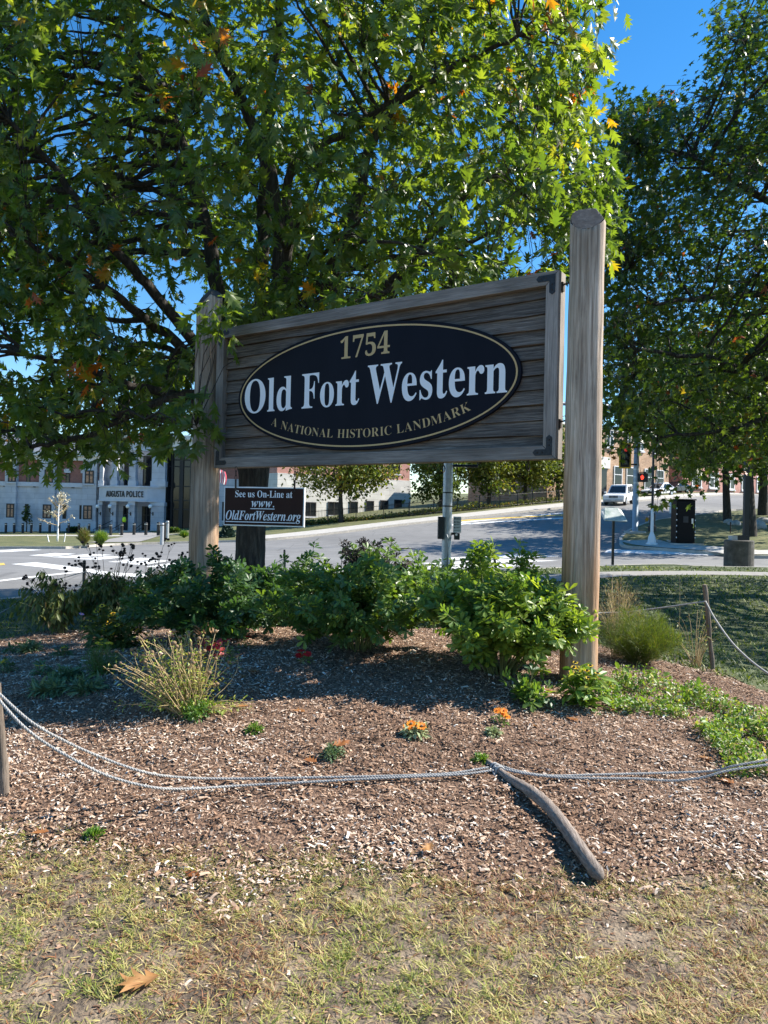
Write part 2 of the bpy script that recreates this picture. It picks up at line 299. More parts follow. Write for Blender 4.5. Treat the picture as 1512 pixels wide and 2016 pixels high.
# ------------------------------------------------------------------ object helpers
ORG = {}
def origin(o): return ORG.get(o.name, Vector((0, 0, 0)))
def tag(o, label=None, cat=None, group=None, kind=None):
    if label: o['label'] = label
    if cat: o['category'] = cat
    if group: o['group'] = group
    if kind: o['kind'] = kind
    return o
def thing(name, label, cat, loc=(0, 0, 0), group=None, rotz=0.0):
    o = bpy.data.objects.new(name, None); o.empty_display_size = .1; col.objects.link(o)
    o.location = loc; o.rotation_euler = (0, 0, rotz)
    ORG[o.name] = Vector(loc)
    return tag(o, label, cat, group)
def link(name, me, mat=None, parent=None):
    o = bpy.data.objects.new(name, me); col.objects.link(o)
    if mat is not None and not me.materials: me.materials.append(M[mat] if isinstance(mat, str) else mat)
    if parent is not None:
        o.parent = parent; ORG[o.name] = origin(parent)
    return o
def mesh_np(name, V, Fc, tint=None, smooth=False):
    me = bpy.data.meshes.new(name); V = np.ascontiguousarray(V, np.float32); Fc = np.ascontiguousarray(Fc, np.int32)
    k = Fc.shape[1]
    me.vertices.add(len(V)); me.vertices.foreach_set('co', V.ravel())
    me.loops.add(Fc.size); me.loops.foreach_set('vertex_index', Fc.ravel())
    me.polygons.add(len(Fc)); me.polygons.foreach_set('loop_start', np.arange(0, Fc.size, k, dtype=np.int32))
    try: me.polygons.foreach_set('loop_total', np.full(len(Fc), k, np.int32))
    except Exception: pass
    me.polygons.foreach_set('use_smooth', np.full(len(Fc), bool(smooth)))
    me.update(calc_edges=True)
    if tint is not None:
        a = me.attributes.new('tint', 'FLOAT', 'POINT'); a.data.foreach_set('value', np.ascontiguousarray(tint, np.float32))
    return me
class MB:
    """collects polygons; world (or local) coordinates"""
    def __init__(s): s.v = []; s.f = []
    def add(s, vs, fs):
        b = len(s.v); s.v += [tuple(x) for x in vs]; s.f += [tuple(i + b for i in f) for f in fs]; return s
    def box(s, x0, x1, y0, y1, z0, z1):
        return s.add([(x0,y0,z0),(x1,y0,z0),(x1,y1,z0),(x0,y1,z0),(x0,y0,z1),(x1,y0,z1),(x1,y1,z1),(x0,y1,z1)],
                     [(0,3,2,1),(4,5,6,7),(0,1,5,4),(1,2,6,5),(2,3,7,6),(3,0,4,7)])
    def obox(s, c, ax, ay, az, hx, hy, hz):
        c = Vector(c); vs = [c + ax * (hx * i) + ay * (hy * j) + az * (hz * k) for k in (-1, 1) for (i, j) in ((-1,-1),(1,-1),(1,1),(-1,1))]
        return s.add(vs, [(0,3,2,1),(4,5,6,7),(0,1,5,4),(1,2,6,5),(2,3,7,6),(3,0,4,7)])
    def prism(s, poly, d):
        n = len(poly); d = Vector(d); a = [Vector(p) for p in poly]
        return s.add(a + [p + d for p in a], [tuple(range(n - 1, -1, -1)), tuple(range(n, 2 * n))] + [(i, (i + 1) % n, n + (i + 1) % n, n + i) for i in range(n)])
    def tube(s, pts, rad, sides=8, cap=True):
        pts = [Vector(p) for p in pts]; m = len(pts)
        if not hasattr(rad, '__len__'): rad = [rad] * m
        up = Vector((0, 0, 1)); vs = []; fs = []; px = None
        for i, p in enumerate(pts):
            d = (pts[min(i + 1, m - 1)] - pts[max(i - 1, 0)]); d = d.normalized() if d.length > 1e-9 else up
            if px is None:
                px = d.cross(up) if abs(d.z) < .95 else d.cross(Vector((1, 0, 0)))
            px = (px - d * px.dot(d)).normalized(); py = d.cross(px)
            for k in range(sides):
                a = 2 * math.pi * k / sides; vs.append(p + (px * math.cos(a) + py * math.sin(a)) * rad[i])
        for i in range(m - 1):
            for k in range(sides):
                k2 = (k + 1) % sides; fs.append((i * sides + k, i * sides + k2, (i + 1) * sides + k2, (i + 1) * sides + k))
        if cap: fs += [tuple(range(sides - 1, -1, -1)), tuple((m - 1) * sides + k for k in range(sides))]
        return s.add(vs, fs)
    def sphere(s, c, r, seg=10, rings=6, sz=1.0):
        c = Vector(c); vs = [c + Vector((0, 0, r * sz))]; fs = []
        for i in range(1, rings):
            t = math.pi * i / rings
            for k in range(seg):
                a = 2 * math.pi * k / seg; vs.append(c + Vector((r * math.sin(t) * math.cos(a), r * math.sin(t) * math.sin(a), r * sz * math.cos(t))))
        vs.append(c - Vector((0, 0, r * sz)))
        for k in range(seg): fs.append((0, 1 + k, 1 + (k + 1) % seg))
        for i in range(rings - 2):
            for k in range(seg):
                a, b = 1 + i * seg + k, 1 + i * seg + (k + 1) % seg; fs.append((a, a + seg, b + seg, b))
        e = len(vs) - 1
        for k in range(seg): fs.append((e, e - seg + (k + 1) % seg, e - seg + k))
        return s.add(vs, fs)
    def lathe(s, c, prof, seg=16):
        c = Vector(c); vs = []; fs = []; m = len(prof)
        for r, z in prof:
            for k in range(seg):
                a = 2 * math.pi * k / seg; vs.append(c + Vector((r * math.cos(a), r * math.sin(a), z)))
        for i in range(m - 1):
            for k in range(seg):
                k2 = (k + 1) % seg; fs.append((i * seg + k, i * seg + k2, (i + 1) * seg + k2, (i + 1) * seg + k))
        fs += [tuple(range(seg - 1, -1, -1)), tuple((m - 1) * seg + k for k in range(seg))]
        return s.add(vs, fs)
    def build(s, name, mat, parent=None, smooth=False, bevel=0, world=True):
        """world=True: coordinates are world ones, shifted to the parent's origin (unrotated parents only)"""
        org = origin(parent) if (parent is not None and world) else Vector((0, 0, 0))
        me = bpy.data.meshes.new(name); me.from_pydata([(v[0] - org.x, v[1] - org.y, v[2] - org.z) for v in s.v], [], s.f); me.update()
        if smooth: me.polygons.foreach_set('use_smooth', [True] * len(me.polygons))
        o = link(name, me, mat, parent)
        if bevel:
            b = o.modifiers.new('bevel', 'BEVEL'); b.width = bevel; b.segments = 2; b.limit_method = 'ANGLE'
        return o
def smooth_path(pts, k=6):
    """Catmull-Rom"""
    P = [Vector(p) for p in pts]; P = [P[0] * 2 - P[1]] + P + [P[-1] * 2 - P[-2]]; out = []
    for i in range(1, len(P) - 2):
        for j in range(k):
            t = j / k; a, b, c, d = P[i - 1], P[i], P[i + 1], P[i + 2]
            out.append(.5 * ((2 * b) + (c - a) * t + (2 * a - 5 * b + 4 * c - d) * t * t + (3 * b - a - 3 * c + d) * t ** 3))
    out.append(P[-2]); return out
def drape(name, poly, off, xs, ys, mat, skirt=0.0, parent=None, bump=None):
    """flat polygon cut by grid lines and laid on the terrain"""
    bm = bmesh.new(); vs = [bm.verts.new((p[0], p[1], 0)) for p in poly]; f = bm.faces.new(vs)
    if f.normal.z < 0: f.normal_flip()
    bm.normal_update()
    for x in xs: bmesh.ops.bisect_plane(bm, geom=bm.verts[:] + bm.edges[:] + bm.faces[:], plane_co=(x, 0, 0), plane_no=(1, 0, 0))
    for y in ys: bmesh.ops.bisect_plane(bm, geom=bm.verts[:] + bm.edges[:] + bm.faces[:], plane_co=(0, y, 0), plane_no=(0, 1, 0))
    bmesh.ops.triangulate(bm, faces=[f for f in bm.faces if len(f.verts) > 4])
    co = np.array([v.co[:] for v in bm.verts]); z = G(co[:, 0], co[:, 1]) + off
    if bump is not None: z = z + bump(co[:, 0], co[:, 1])
    for v, zz in zip(bm.verts, z): v.co.z = zz
    bm.normal_update()
    for f in bm.faces:
        if f.normal.z < 0: f.normal_flip()
    if skirt:
        be = [e for e in bm.edges if len(e.link_faces) == 1]
        r = bmesh.ops.extrude_edge_only(bm, edges=be)
        for g in r['geom']:
            if isinstance(g, bmesh.types.BMVert): g.co.z -= skirt
        bmesh.ops.recalc_face_normals(bm, faces=bm.faces[:])
    me = bpy.data.meshes.new(name); bm.to_mesh(me); bm.free()
    me.polygons.foreach_set('use_smooth', [True] * len(me.polygons)) if not skirt else None
    return link(name, me, mat, parent)
def structure(o): o['kind'] = 'structure'; return o
def kerb(name, pts, mat='kerb_stone', wd=.15, top=.012):
    pts = smooth_path([Vector((p[0], p[1], 0)) for p in pts], 5); m = MB(); vs = []; fs = []
    # resample
    out = [pts[0]]
    for p in pts[1:]:
        k = max(1, int((p - out[-1]).length / 2.0)); a = out[-1]
        out += [a.lerp(p, (i + 1) / k) for i in range(k)]
    for i, p in enumerate(out):
        d = (out[min(i + 1, len(out) - 1)] - out[max(i - 1, 0)]).normalized(); nn = Vector((-d.y, d.x, 0)) * wd * .5
        z = gz(p.x, p.y)
        vs += [(p.x - nn.x, p.y - nn.y, z - .3), (p.x - nn.x, p.y - nn.y, z + top), (p.x + nn.x, p.y + nn.y, z + top), (p.x + nn.x, p.y + nn.y, z - .3)]
    for i in range(len(out) - 1):
        for k in range(3): fs.append((i * 4 + k, i * 4 + k + 1, i * 4 + 5 + k, i * 4 + 4 + k))
    o = m.add(vs, fs).build(name, mat); return structure(o)
def quad_on(name, px, off, mat, parent=None, n=6):
    """painted sheet from four photograph pixels on the road, subdivided"""
    c = [hit(u, v, -.12) for u, v in px]; m = MB(); vs = []
    for i in range(n + 1):
        a = c[0].lerp(c[1], i / n); b = c[3].lerp(c[2], i / n)
        for j in range(3):
            p = a.lerp(b, j / 2); vs.append((p.x, p.y, gz(p.x, p.y) - .12 + off))
    fs = [(i * 3 + j, (i + 1) * 3 + j, (i + 1) * 3 + j + 1, i * 3 + j + 1) for i in range(n) for j in range(2)]
    return m.add(vs, fs).build(name, mat, parent)

# ---- scattering with numpy
def norm(a): return a / np.maximum(np.linalg.norm(a, axis=-1, keepdims=True), 1e-9)
def frames(Yd, Nn):
    """rotation matrices with local Y along Yd and local Z near Nn"""
    Yd = norm(Yd); X = norm(np.cross(Yd, Nn)); Z = np.cross(X, Yd)
    return np.stack([X, Yd, Z], -1)
def scatter(tv, tf, P, Rm, S, tint=None):
    m, nv = len(P), len(tv)
    S = np.asarray(S, float); S = S[:, None] if S.ndim == 1 else S
    V = np.einsum('mij,mnj->mni', Rm, tv[None] * S[:, None, :]) + P[:, None, :]
    Fc = tf[None] + (np.arange(m) * nv)[:, None, None]
    t = None if tint is None else np.repeat(tint, nv)
    return V.reshape(-1, 3), Fc.reshape(-1, tf.shape[1]), t
def stuff_mesh(name, parts, mat, parent, kind='stuff', smooth=False):
    V = np.concatenate([p[0] for p in parts]); off = 0; Fs = []
    for p in parts: Fs.append(p[1] + off); off += len(p[0])
    T = np.concatenate([p[2] for p in parts]) if parts[0][2] is not None else None
    if parent is not None: V = V - np.array(origin(parent))
    o = link(name, mesh_np(name, V, np.concatenate(Fs), T, smooth), mat, parent)
    if kind: o['kind'] = kind
    return o
_variants = {}
def leaf_objects(name, key, tv, tf, P, Rm, S, tint, mat, parent):
    """single leaves as parts sharing a few meshes"""
    org = np.array(origin(parent)); nb = 8
    for i in range(len(P)):
        b = int(np.clip(tint[i] * nb, 0, nb - 1)); k = (key, b)
        if k not in _variants:
            me = mesh_np(name, tv, tf, np.full(len(tv), (b + .5) / nb)); me.materials.append(M[mat]); _variants[k] = me
        o = bpy.data.objects.new(name, _variants[k]); col.objects.link(o); o.parent = parent
        s = np.atleast_1d(S[i]); m4 = np.eye(4); m4[:3, :3] = Rm[i] * (s if len(s) == 3 else s[0]); m4[:3, 3] = P[i] - org
        o.matrix_local = Matrix(m4.tolist())
def foliage(name, leafname, key, tv, tf, P, Rm, S, tint, mat, parent, singles=0, simple=None):
    """the nearest leaves in view become parts of their own, the rest one joined part"""
    idx = np.arange(len(P)); pick = np.zeros(len(P), bool)
    if singles:
        d = (P - np.array(CAM)) @ CM3; uu = CX + F * d[:, 0] / np.maximum(-d[:, 2], .1); vv = CY - F * d[:, 1] / np.maximum(-d[:, 2], .1)
        vis = (uu > 0) & (uu < 1512) & (vv > 0) & (vv < 2016) & (d[:, 2] < 0)
        dist = np.where(vis, np.linalg.norm(d, axis=1), 1e9); o = np.argsort(dist)[:singles]; o = o[dist[o] < 1e8]; pick[o] = True
        leaf_objects(leafname, key, tv, tf, P[pick], Rm[pick], S[pick], tint[pick], mat, parent)
    k = ~pick; parts = []
    if simple is not None:      # leaves that no part of the view shows get a plainer shape
        d = (P - np.array(CAM)) @ CM3; uu = CX + F * d[:, 0] / np.maximum(-d[:, 2], .1); vv = CY - F * d[:, 1] / np.maximum(-d[:, 2], .1)
        out = (uu < -60) | (uu > 1572) | (vv < -60); q = k & out; parts.append(scatter(*simple, P[q], Rm[q], S[q] * 1.0, tint[q])); k = k & ~out
    parts.append(scatter(tv, tf, P[k], Rm[k], S[k], tint[k]))
    return stuff_mesh(name, parts, mat, parent)

# ---- leaf templates (local Y = length, Z = upper face)
def T(v, f): return np.array(v, float), np.array(f, int)
def oak_template():
    mid = [(0, .0), (0, .3), (0, .52), (0, .74), (0, 1.0)]
    v = [(0, y, 0) for _, y in mid]; f = []
    for sx in (-1, 1):
        sin_ = [(.03, .08), (.1, .34), (.12, .56), (.1, .76)]; tip = [(.3, .38), (.4, .66), (.3, .9)]
        b = len(v); v += [(sx * x, y, 0) for x, y in sin_]; c = len(v); v += [(sx * x, y, 0) for x, y in tip]
        t = []
        for i in range(3): t += [(b + i, c + i, b + i + 1), (i, b + i, b + i + 1), (i, b + i + 1, i + 1)]
        t += [(3, b + 3, 4)]
        f += [q if sx > 0 else q[::-1] for q in t]
    v = np.array(v, float); v[:, 2] = -.22 * np.abs(v[:, 0]) - .16 * v[:, 1] ** 2 + .05 * np.sin(v[:, 1] * 9)
    return v, np.array(f, int)
OAK = oak_template()
def maple_template():
    v = [(0, 0, 0), (.14, .1, 0), (.42, .1, 0), (.2, .32, 0), (.45, .62, 0), (.14, .58, 0), (0, 1, 0), (-.14, .58, 0), (-.45, .62, 0), (-.2, .32, 0), (-.42, .1, 0), (-.14, .1, 0), (0, .35, -.02)]
    f = [(12, 0, 1), (1, 2, 3), (12, 1, 3), (3, 4, 5), (12, 3, 5), (12, 5, 6), (12, 6, 7), (12, 7, 9), (7, 8, 9), (12, 9, 11), (9, 10, 11), (12, 11, 0)]
    v = np.array(v, float); v[:, 2] -= .12 * v[:, 1] ** 2 + .25 * np.abs(v[:, 0])
    return v, np.array(f, int)
MAPLE = maple_template()
def lance(wd=.2, fold=.25, droop=.25):
    v = np.array([(0, 0, 0), (-wd * .8, .35, 0), (wd * .8, .35, 0), (-wd * .7, .7, 0), (wd * .7, .7, 0), (0, 1, 0), (0, .35, 0), (0, .7, 0)], float)
    v[:, 2] = fold * np.abs(v[:, 0]) - droop * v[:, 1] ** 2
    return v, np.array([(0, 6, 1), (0, 2, 6), (1, 6, 7), (1, 7, 3), (6, 2, 4), (6, 4, 7), (3, 7, 5), (7, 4, 5)], int)
LANCE = lance(); BROAD = lance(.32, .2, .2); OBOV = lance(.3, .15, .1)
def trifoliate():
    V, Fs = [], []; n0 = 0
    for a in (-62, 0, 62):
        v = np.array([(0, 0, 0), (-.15, .42, .0), (.15, .42, .0), (-.21, .75, -.02), (.21, .75, -.02), (0, .98, -.06), (0, .5, -.05)], float)
        t = R(a); c, s = math.cos(t), math.sin(t); q = v.copy(); q[:, 0] = c * v[:, 0] + s * v[:, 1]; q[:, 1] = -s * v[:, 0] + c * v[:, 1]
        V.append(q); Fs.append(np.array([(0, 2, 6), (0, 6, 1), (6, 2, 4), (6, 4, 5), (6, 5, 3), (6, 3, 1)]) + n0); n0 += 7
    return np.concatenate(V), np.concatenate(Fs)
TRI = trifoliate()
BLADE = T([(-.04, 0, 0), (.04, 0, 0), (-.03, .5, .06), (.03, .5, .06), (0, 1, -.04)], [(0, 1, 3), (0, 3, 2), (2, 3, 4)])
CARD = T([(-.32, .12, -.04), (0, 0, 0), (.32, .12, -.04), (.25, .75, -.1), (0, 1, -.12), (-.25, .75, -.1), (0, .5, .03)], [(6, 1, 2), (6, 2, 3), (6, 3, 4), (6, 4, 5), (6, 5, 0), (6, 0, 1)])
CARD4 = T([(-.34, .45, -.04), (0, 0, 0), (.34, .45, -.06), (0, 1, -.1), (0, .48, .05)], [(4, 1, 2), (4, 2, 3), (4, 3, 0), (4, 0, 1)])
CHIP = T([(-.5, -.5, 0), (.5, -.42, 0), (.44, .5, 0), (-.5, .42, 0), (-.4, -.05, .5), (.4, .08, .45)], [(0, 1, 5), (0, 5, 4), (2, 3, 4), (2, 4, 5)])
def rand_unit(m): return norm(rng.normal(size=(m, 3)))
def tubes_np(paths, sides=4):
    """many thin tubes at once: list of (pts Nx3, radii N)"""
    Vs, Fs, off = [], [], 0
    for P, rd in paths:
        P = np.asarray(P, float); m = len(P); rd = np.asarray(rd, float)
        d = norm(np.gradient(P, axis=0)); ref = np.array([.31, .17, .93]) if abs(d[0] @ np.array([.31, .17, .93])) < .93 else np.array([1., 0, 0])
        x = norm(np.cross(d, ref)); y = np.cross(d, x)
        a = np.arange(sides) * 2 * np.pi / sides
        V = P[:, None] + (x[:, None] * np.cos(a)[None, :, None] + y[:, None] * np.sin(a)[None, :, None]) * rd[:, None, None]
        k = np.arange(sides); k2 = (k + 1) % sides; base = (np.arange(m - 1) * sides)[:, None]
        Fq = np.stack([base + k, base + k2, base + sides + k2, base + sides + k], -1).reshape(-1, 4) + off
        Vs.append(V.reshape(-1, 3)); Fs.append(Fq); off += m * sides
    return np.concatenate(Vs), np.concatenate(Fs)
def tubes_obj(name, paths, mat, parent, sides=4):
    V, Fq = tubes_np(paths, sides)
    if parent is not None: V = V - np.array(origin(parent))
    o = link(name, mesh_np(name, V, Fq, None, True), mat, parent)
    if len(paths) > 1: o['kind'] = 'stuff'
    return o

# ------------------------------------------------------------------ ground, road, lawns, walks
def grid_lines(a, b, fine0, fine1, fs, cs):
    o = []; x = a
    while x < b:
        x += fs if fine0 <= x < fine1 else cs
        o.append(x)
    return o
def big_ground():
    n = 60; ax = np.sign(np.linspace(-1, 1, n)) * np.abs(np.linspace(-1, 1, n)) ** 2 * 900
    X, Y = np.meshgrid(ax, ax + 40); Z = G(X, Y) - .32
    # wooded rise closing the view far away
    Rr = np.hypot(X, Y - 40); Z = Z + np.clip((Rr - 190) / 400, 0, 1) * 16
    V = np.stack([X, Y, Z], -1).reshape(-1, 3); i = np.arange(n * n).reshape(n, n)
    Fq = np.stack([i[:-1, :-1], i[:-1, 1:], i[1:, 1:], i[1:, :-1]], -1).reshape(-1, 4)
    return structure(link('ground', mesh_np('ground', V, Fq, None, True), 'grass_ground'))
big_ground()
structure(drape('road', [(-95, 6), (112, 6), (112, 168), (-95, 168)], -.12, grid_lines(-95, 112, -30, 40, 1.5, 5), grid_lines(6, 168, 6, 90, 1.5, 5), 'asphalt'))

def P2(u, v): p = hit(u, v); return (p.x, p.y)
near_kerb = [(-34, -7), (-18, 4.6), P2(0, 1180), P2(330, 1144), P2(600, 1130), P2(880, 1129), P2(1100, 1118), P2(1300, 1111), P2(1512, 1117), (30, 27), (60, 24)]
lawn_poly = [(x, y) for x, y, _ in [tuple(p) for p in smooth_path([Vector((a, b, 0)) for a, b in near_kerb], 4)]] + [(60, -30), (-34, -30)]
structure(drape('lawn', lawn_poly, 0, grid_lines(-34, 60, -6, 5, .2, 1.2), grid_lines(-30, 30, 1, 11, .2, 1.2), 'lawn_soil'))
kerb('near_kerb', near_kerb)
back_lawn = [(x, y) for x, y in lawn_poly if y > 7.8 and -20 < x < 32] + [(26, 9), (12, 7.6), (5, 7.2), (3.2, 6.4), (3.3, 9), (-5, 9), (-5.2, 7.5), (-8, 6.5), (-16, 5)]
structure(drape('back_lawn', back_lawn, .008, grid_lines(-21, 33, -9, 12, .4, 2), grid_lines(5, 30, 5, 27, .4, 2), 'turf'))
# paved walk crossing the lawn behind the bed
def strip(name, path, half, off, mat, step=1.2):
    pts = smooth_path([Vector((p[0], p[1], 0)) for p in path], 6); m = MB(); vs = []
    for i, p in enumerate(pts):
        d = (pts[min(i + 1, len(pts) - 1)] - pts[max(i - 1, 0)]).normalized(); nn = Vector((-d.y, d.x, 0))
        for k in (-1, -.33, .33, 1):
            q = p + nn * half * k; vs.append((q.x, q.y, gz(q.x, q.y) + off))
    fs = [(i * 4 + k, (i + 1) * 4 + k, (i + 1) * 4 + k + 1, i * 4 + k + 1) for i in range(len(pts) - 1) for k in range(3)]
    return structure(m.add(vs, fs).build(name, mat, smooth=True))
PATH = [P2(960, 1149), P2(1190, 1132), P2(1350, 1129), P2(1512, 1131), (24, 22), (45, 20)]
strip('path', PATH, .62, .02, 'walk_asphalt')

far_kerb = [(-90, 34), (-50, 40), P2(0, 1076), P2(130, 1076), P2(225, 1070), P2(370, 1066), P2(523, 1061), P2(626, 1051.5), P2(793, 1031.5), P2(906, 1019.5), P2(1110, 998), P2(1218, 988), (36, 86), (58, 107), (85, 135)]
fk = [(p.x, p.y) for p in smooth_path([Vector((a, b, 0)) for a, b in far_kerb], 4)]
structure(drape('far_verge', fk + [(85, 167), (-90, 167)], 0, grid_lines(-90, 85, -90, 85, 4, 4), grid_lines(30, 167, 30, 167, 4, 4), 'grass_ground'))
kerb('far_kerb', far_kerb)
# concrete walk along the hill kerb, and walks round the police station
strip('hill_sidewalk', [(x - .57 * 1.75, y + .82 * 1.75) for x, y in [P2(523, 1061), P2(626, 1051.5), P2(793, 1031.5), P2(906, 1019.5), P2(1110, 998), P2(1218, 988), (36, 86), (58, 107)]], 1.65, .02, 'concrete')
strip('station_sidewalk', [(-90, 66), P2(-150, 1055), P2(0, 1054.5), P2(150, 1054.5), P2(240, 1055), P2(330, 1053)], 1.3, .02, 'concrete')
strip('station_walk', [P2(225, 1068), P2(262, 1060), P2(282, 1054), P2(262, 1049)], 1.5, .03, 'walk_asphalt')

corner = [P2(1224, 1070), P2(1240, 1075), P2(1300, 1079), P2(1437, 1089), P2(1512, 1094), (30, 31), (70, 24)]
corner_up = [(80, 60), (62, 72), P2(1500, 1001), P2(1400, 1010), P2(1300, 1022), P2(1245, 1040), P2(1222, 1058)]
cpoly = corner + corner_up
structure(drape('corner_verge', cpoly, 0, grid_lines(8, 80, 8, 40, 1.5, 4), grid_lines(22, 80, 22, 60, 1.5, 4), 'grass_ground'))
kerb('corner_kerb', [corner_up[-1], *corner])
kerb('hill_kerb', corner_up)
strip('corner_sidewalk', [P2(1256, 1064), P2(1300, 1073), P2(1437, 1083), P2(1512, 1088), (31, 33)], 1.0, .02, 'concrete')

# painted markings
road = bpy.data.objects['road']
def Z1(x, y): return (x / 3.979, 820 + y / 3.979)
bars = [[(0,1050),(165,1038),(330,1046),(0,1064)],[(225,1089),(430,1070),(590,1076),(400,1098)],[(400,1103),(700,1078),(880,1084),(590,1108)],
        [(575,1116),(860,1094),(1010,1100),(760,1124)],[(845,1140),(1100,1108),(1235,1114),(1010,1148)],[(975,1156),(1230,1124),(1340,1130),(1130,1164)],[(1130,1180),(1370,1146),(1480,1152),(1290,1186)]]
for b in bars: structure(quad_on('crossing_bar', [Z1(*p) for p in b], .006, 'paint_white', road))
structure(quad_on('stop_line', [Z1(85, 1157), Z1(280, 1143), Z1(880, 1222), Z1(715, 1232)], .006, 'paint_white', road))
structure(quad_on('lane_line', [Z1(-60, 1290), Z1(640, 1213), Z1(660, 1222), Z1(-60, 1302)], .006, 'paint_white', road))
structure(quad_on('yellow_line', [Z1(-120, 1158), Z1(30, 1148), Z1(42, 1164), Z1(-120, 1175)], .006, 'paint_yellow', road))
structure(quad_on('crossing_edge_line', [Z1(680, 1235), Z1(1300, 1280), Z1(1480, 1262), Z1(860, 1222)], .006, 'paint_white', road))
for q in ([(858,1099),(1010,1092),(1108,1095),(905,1102.5)], [(820,1109),(1000,1101),(1100,1104),(880,1112)], [(770,1117),(960,1110.5),(1070,1114),(835,1121)],
          [(600,1122),(720,1116),(850,1120),(640,1128)], [(1196,1082),(1330,1085),(1440,1094),(1190,1088)],
          [(905,1017.5+10),(1110,1009),(1110,1011),(905,1030)], [(880,1033),(1112,1019),(1112,1021),(880,1035.5)]):
    structure(quad_on('crossing_bar', q, .006, 'paint_white', road))
structure(quad_on('double_yellow_line', [(905,1024),(1112,1013),(1112,1015),(905,1026.5)], .008, 'paint_yellow', road))
# manhole cover in the road
mh = thing('manhole_cover', 'round dark iron manhole cover set in the grey road', 'manhole', hit(803, 1080, -.12) + Vector((0, 0, .004)))
MB().lathe(origin(mh), [(.42, -.03), (.42, .012), (.37, .014), (.37, .006), (.001, .006)], 28).build('lid', 'rust_iron', mh)

# ------------------------------------------------------------------ mulch bed
def lump(x, y):
    x = np.asarray(x, float); y = np.asarray(y, float); dm = np.full(x.shape, 9.0)
    for (ax, ay), (bx, by) in zip(bed_poly, bed_poly[1:] + bed_poly[:1]):
        L2 = (bx - ax) ** 2 + (by - ay) ** 2 + 1e-9; q = np.clip(((x - ax) * (bx - ax) + (y - ay) * (by - ay)) / L2, 0, 1); dm = np.minimum(dm, np.hypot(x - ax - q * (bx - ax), y - ay - q * (by - ay)))
    return np.clip(dm / .3, 0, 1) * (.022 + lump0(x, y))
def lump0(x, y):
    return .012 * np.sin(x * 9.1 + 1.3 * np.sin(y * 7)) * np.sin(y * 8.3 + x * 3) + .008 * np.sin(x * 23 + y * 11) * np.sin(y * 19 - x * 5)
bed_px = [(-260, 1640), (0, 1640), (130, 1655), (300, 1668), (470, 1700), (640, 1690), (800, 1720), (930, 1745), (1080, 1720), (1180, 1745), (1330, 1725), (1512, 1715), (1700, 1700)]
bed_poly = [P2(*p) for p in bed_px] + [(3.5, 4.6), (3.55, 5.6), (3.2, 6.8), (2.4, 7.9), (1.3, 9.0), (-.6, 10.1), (-2.8, 10.6), (-4.4, 9.8), (-4.75, 8.2), (-4.7, 6.2), (-4.3, 4.6)]
bed = structure(drape('mulch_bed', bed_poly, .006, grid_lines(-5, 4, -5, 4, .14, 1), grid_lines(3, 11, 3, 11, .14, 1), 'mulch_soil', bump=lump))
def inside(poly, x, y):
    poly = np.array(poly); c = np.zeros(len(x), bool); j = len(poly) - 1
    for i in range(len(poly)):
        xi, yi = poly[i]; xj, yj = poly[j]
        k = ((yi > y) != (yj > y)) & (x < (xj - xi) * (y - yi) / (yj - yi + 1e-12) + xi); c ^= k; j = i
    return c
def vnoise(x, y, s, seed=0):
    r = np.random.default_rng(seed); g = r.random((256, 256)); x = x * s + 50; y = y * s + 50
    i, j = np.floor(x).astype(int), np.floor(y).astype(int); fx, fy = x - i, y - j; fx = fx * fx * (3 - 2 * fx); fy = fy * fy * (3 - 2 * fy)
    a = g[i % 256, j % 256]; b = g[(i + 1) % 256, j % 256]; c = g[i % 256, (j + 1) % 256]; d = g[(i + 1) % 256, (j + 1) % 256]
    return (a * (1 - fx) + b * fx) * (1 - fy) + (c * (1 - fx) + d * fx) * fy
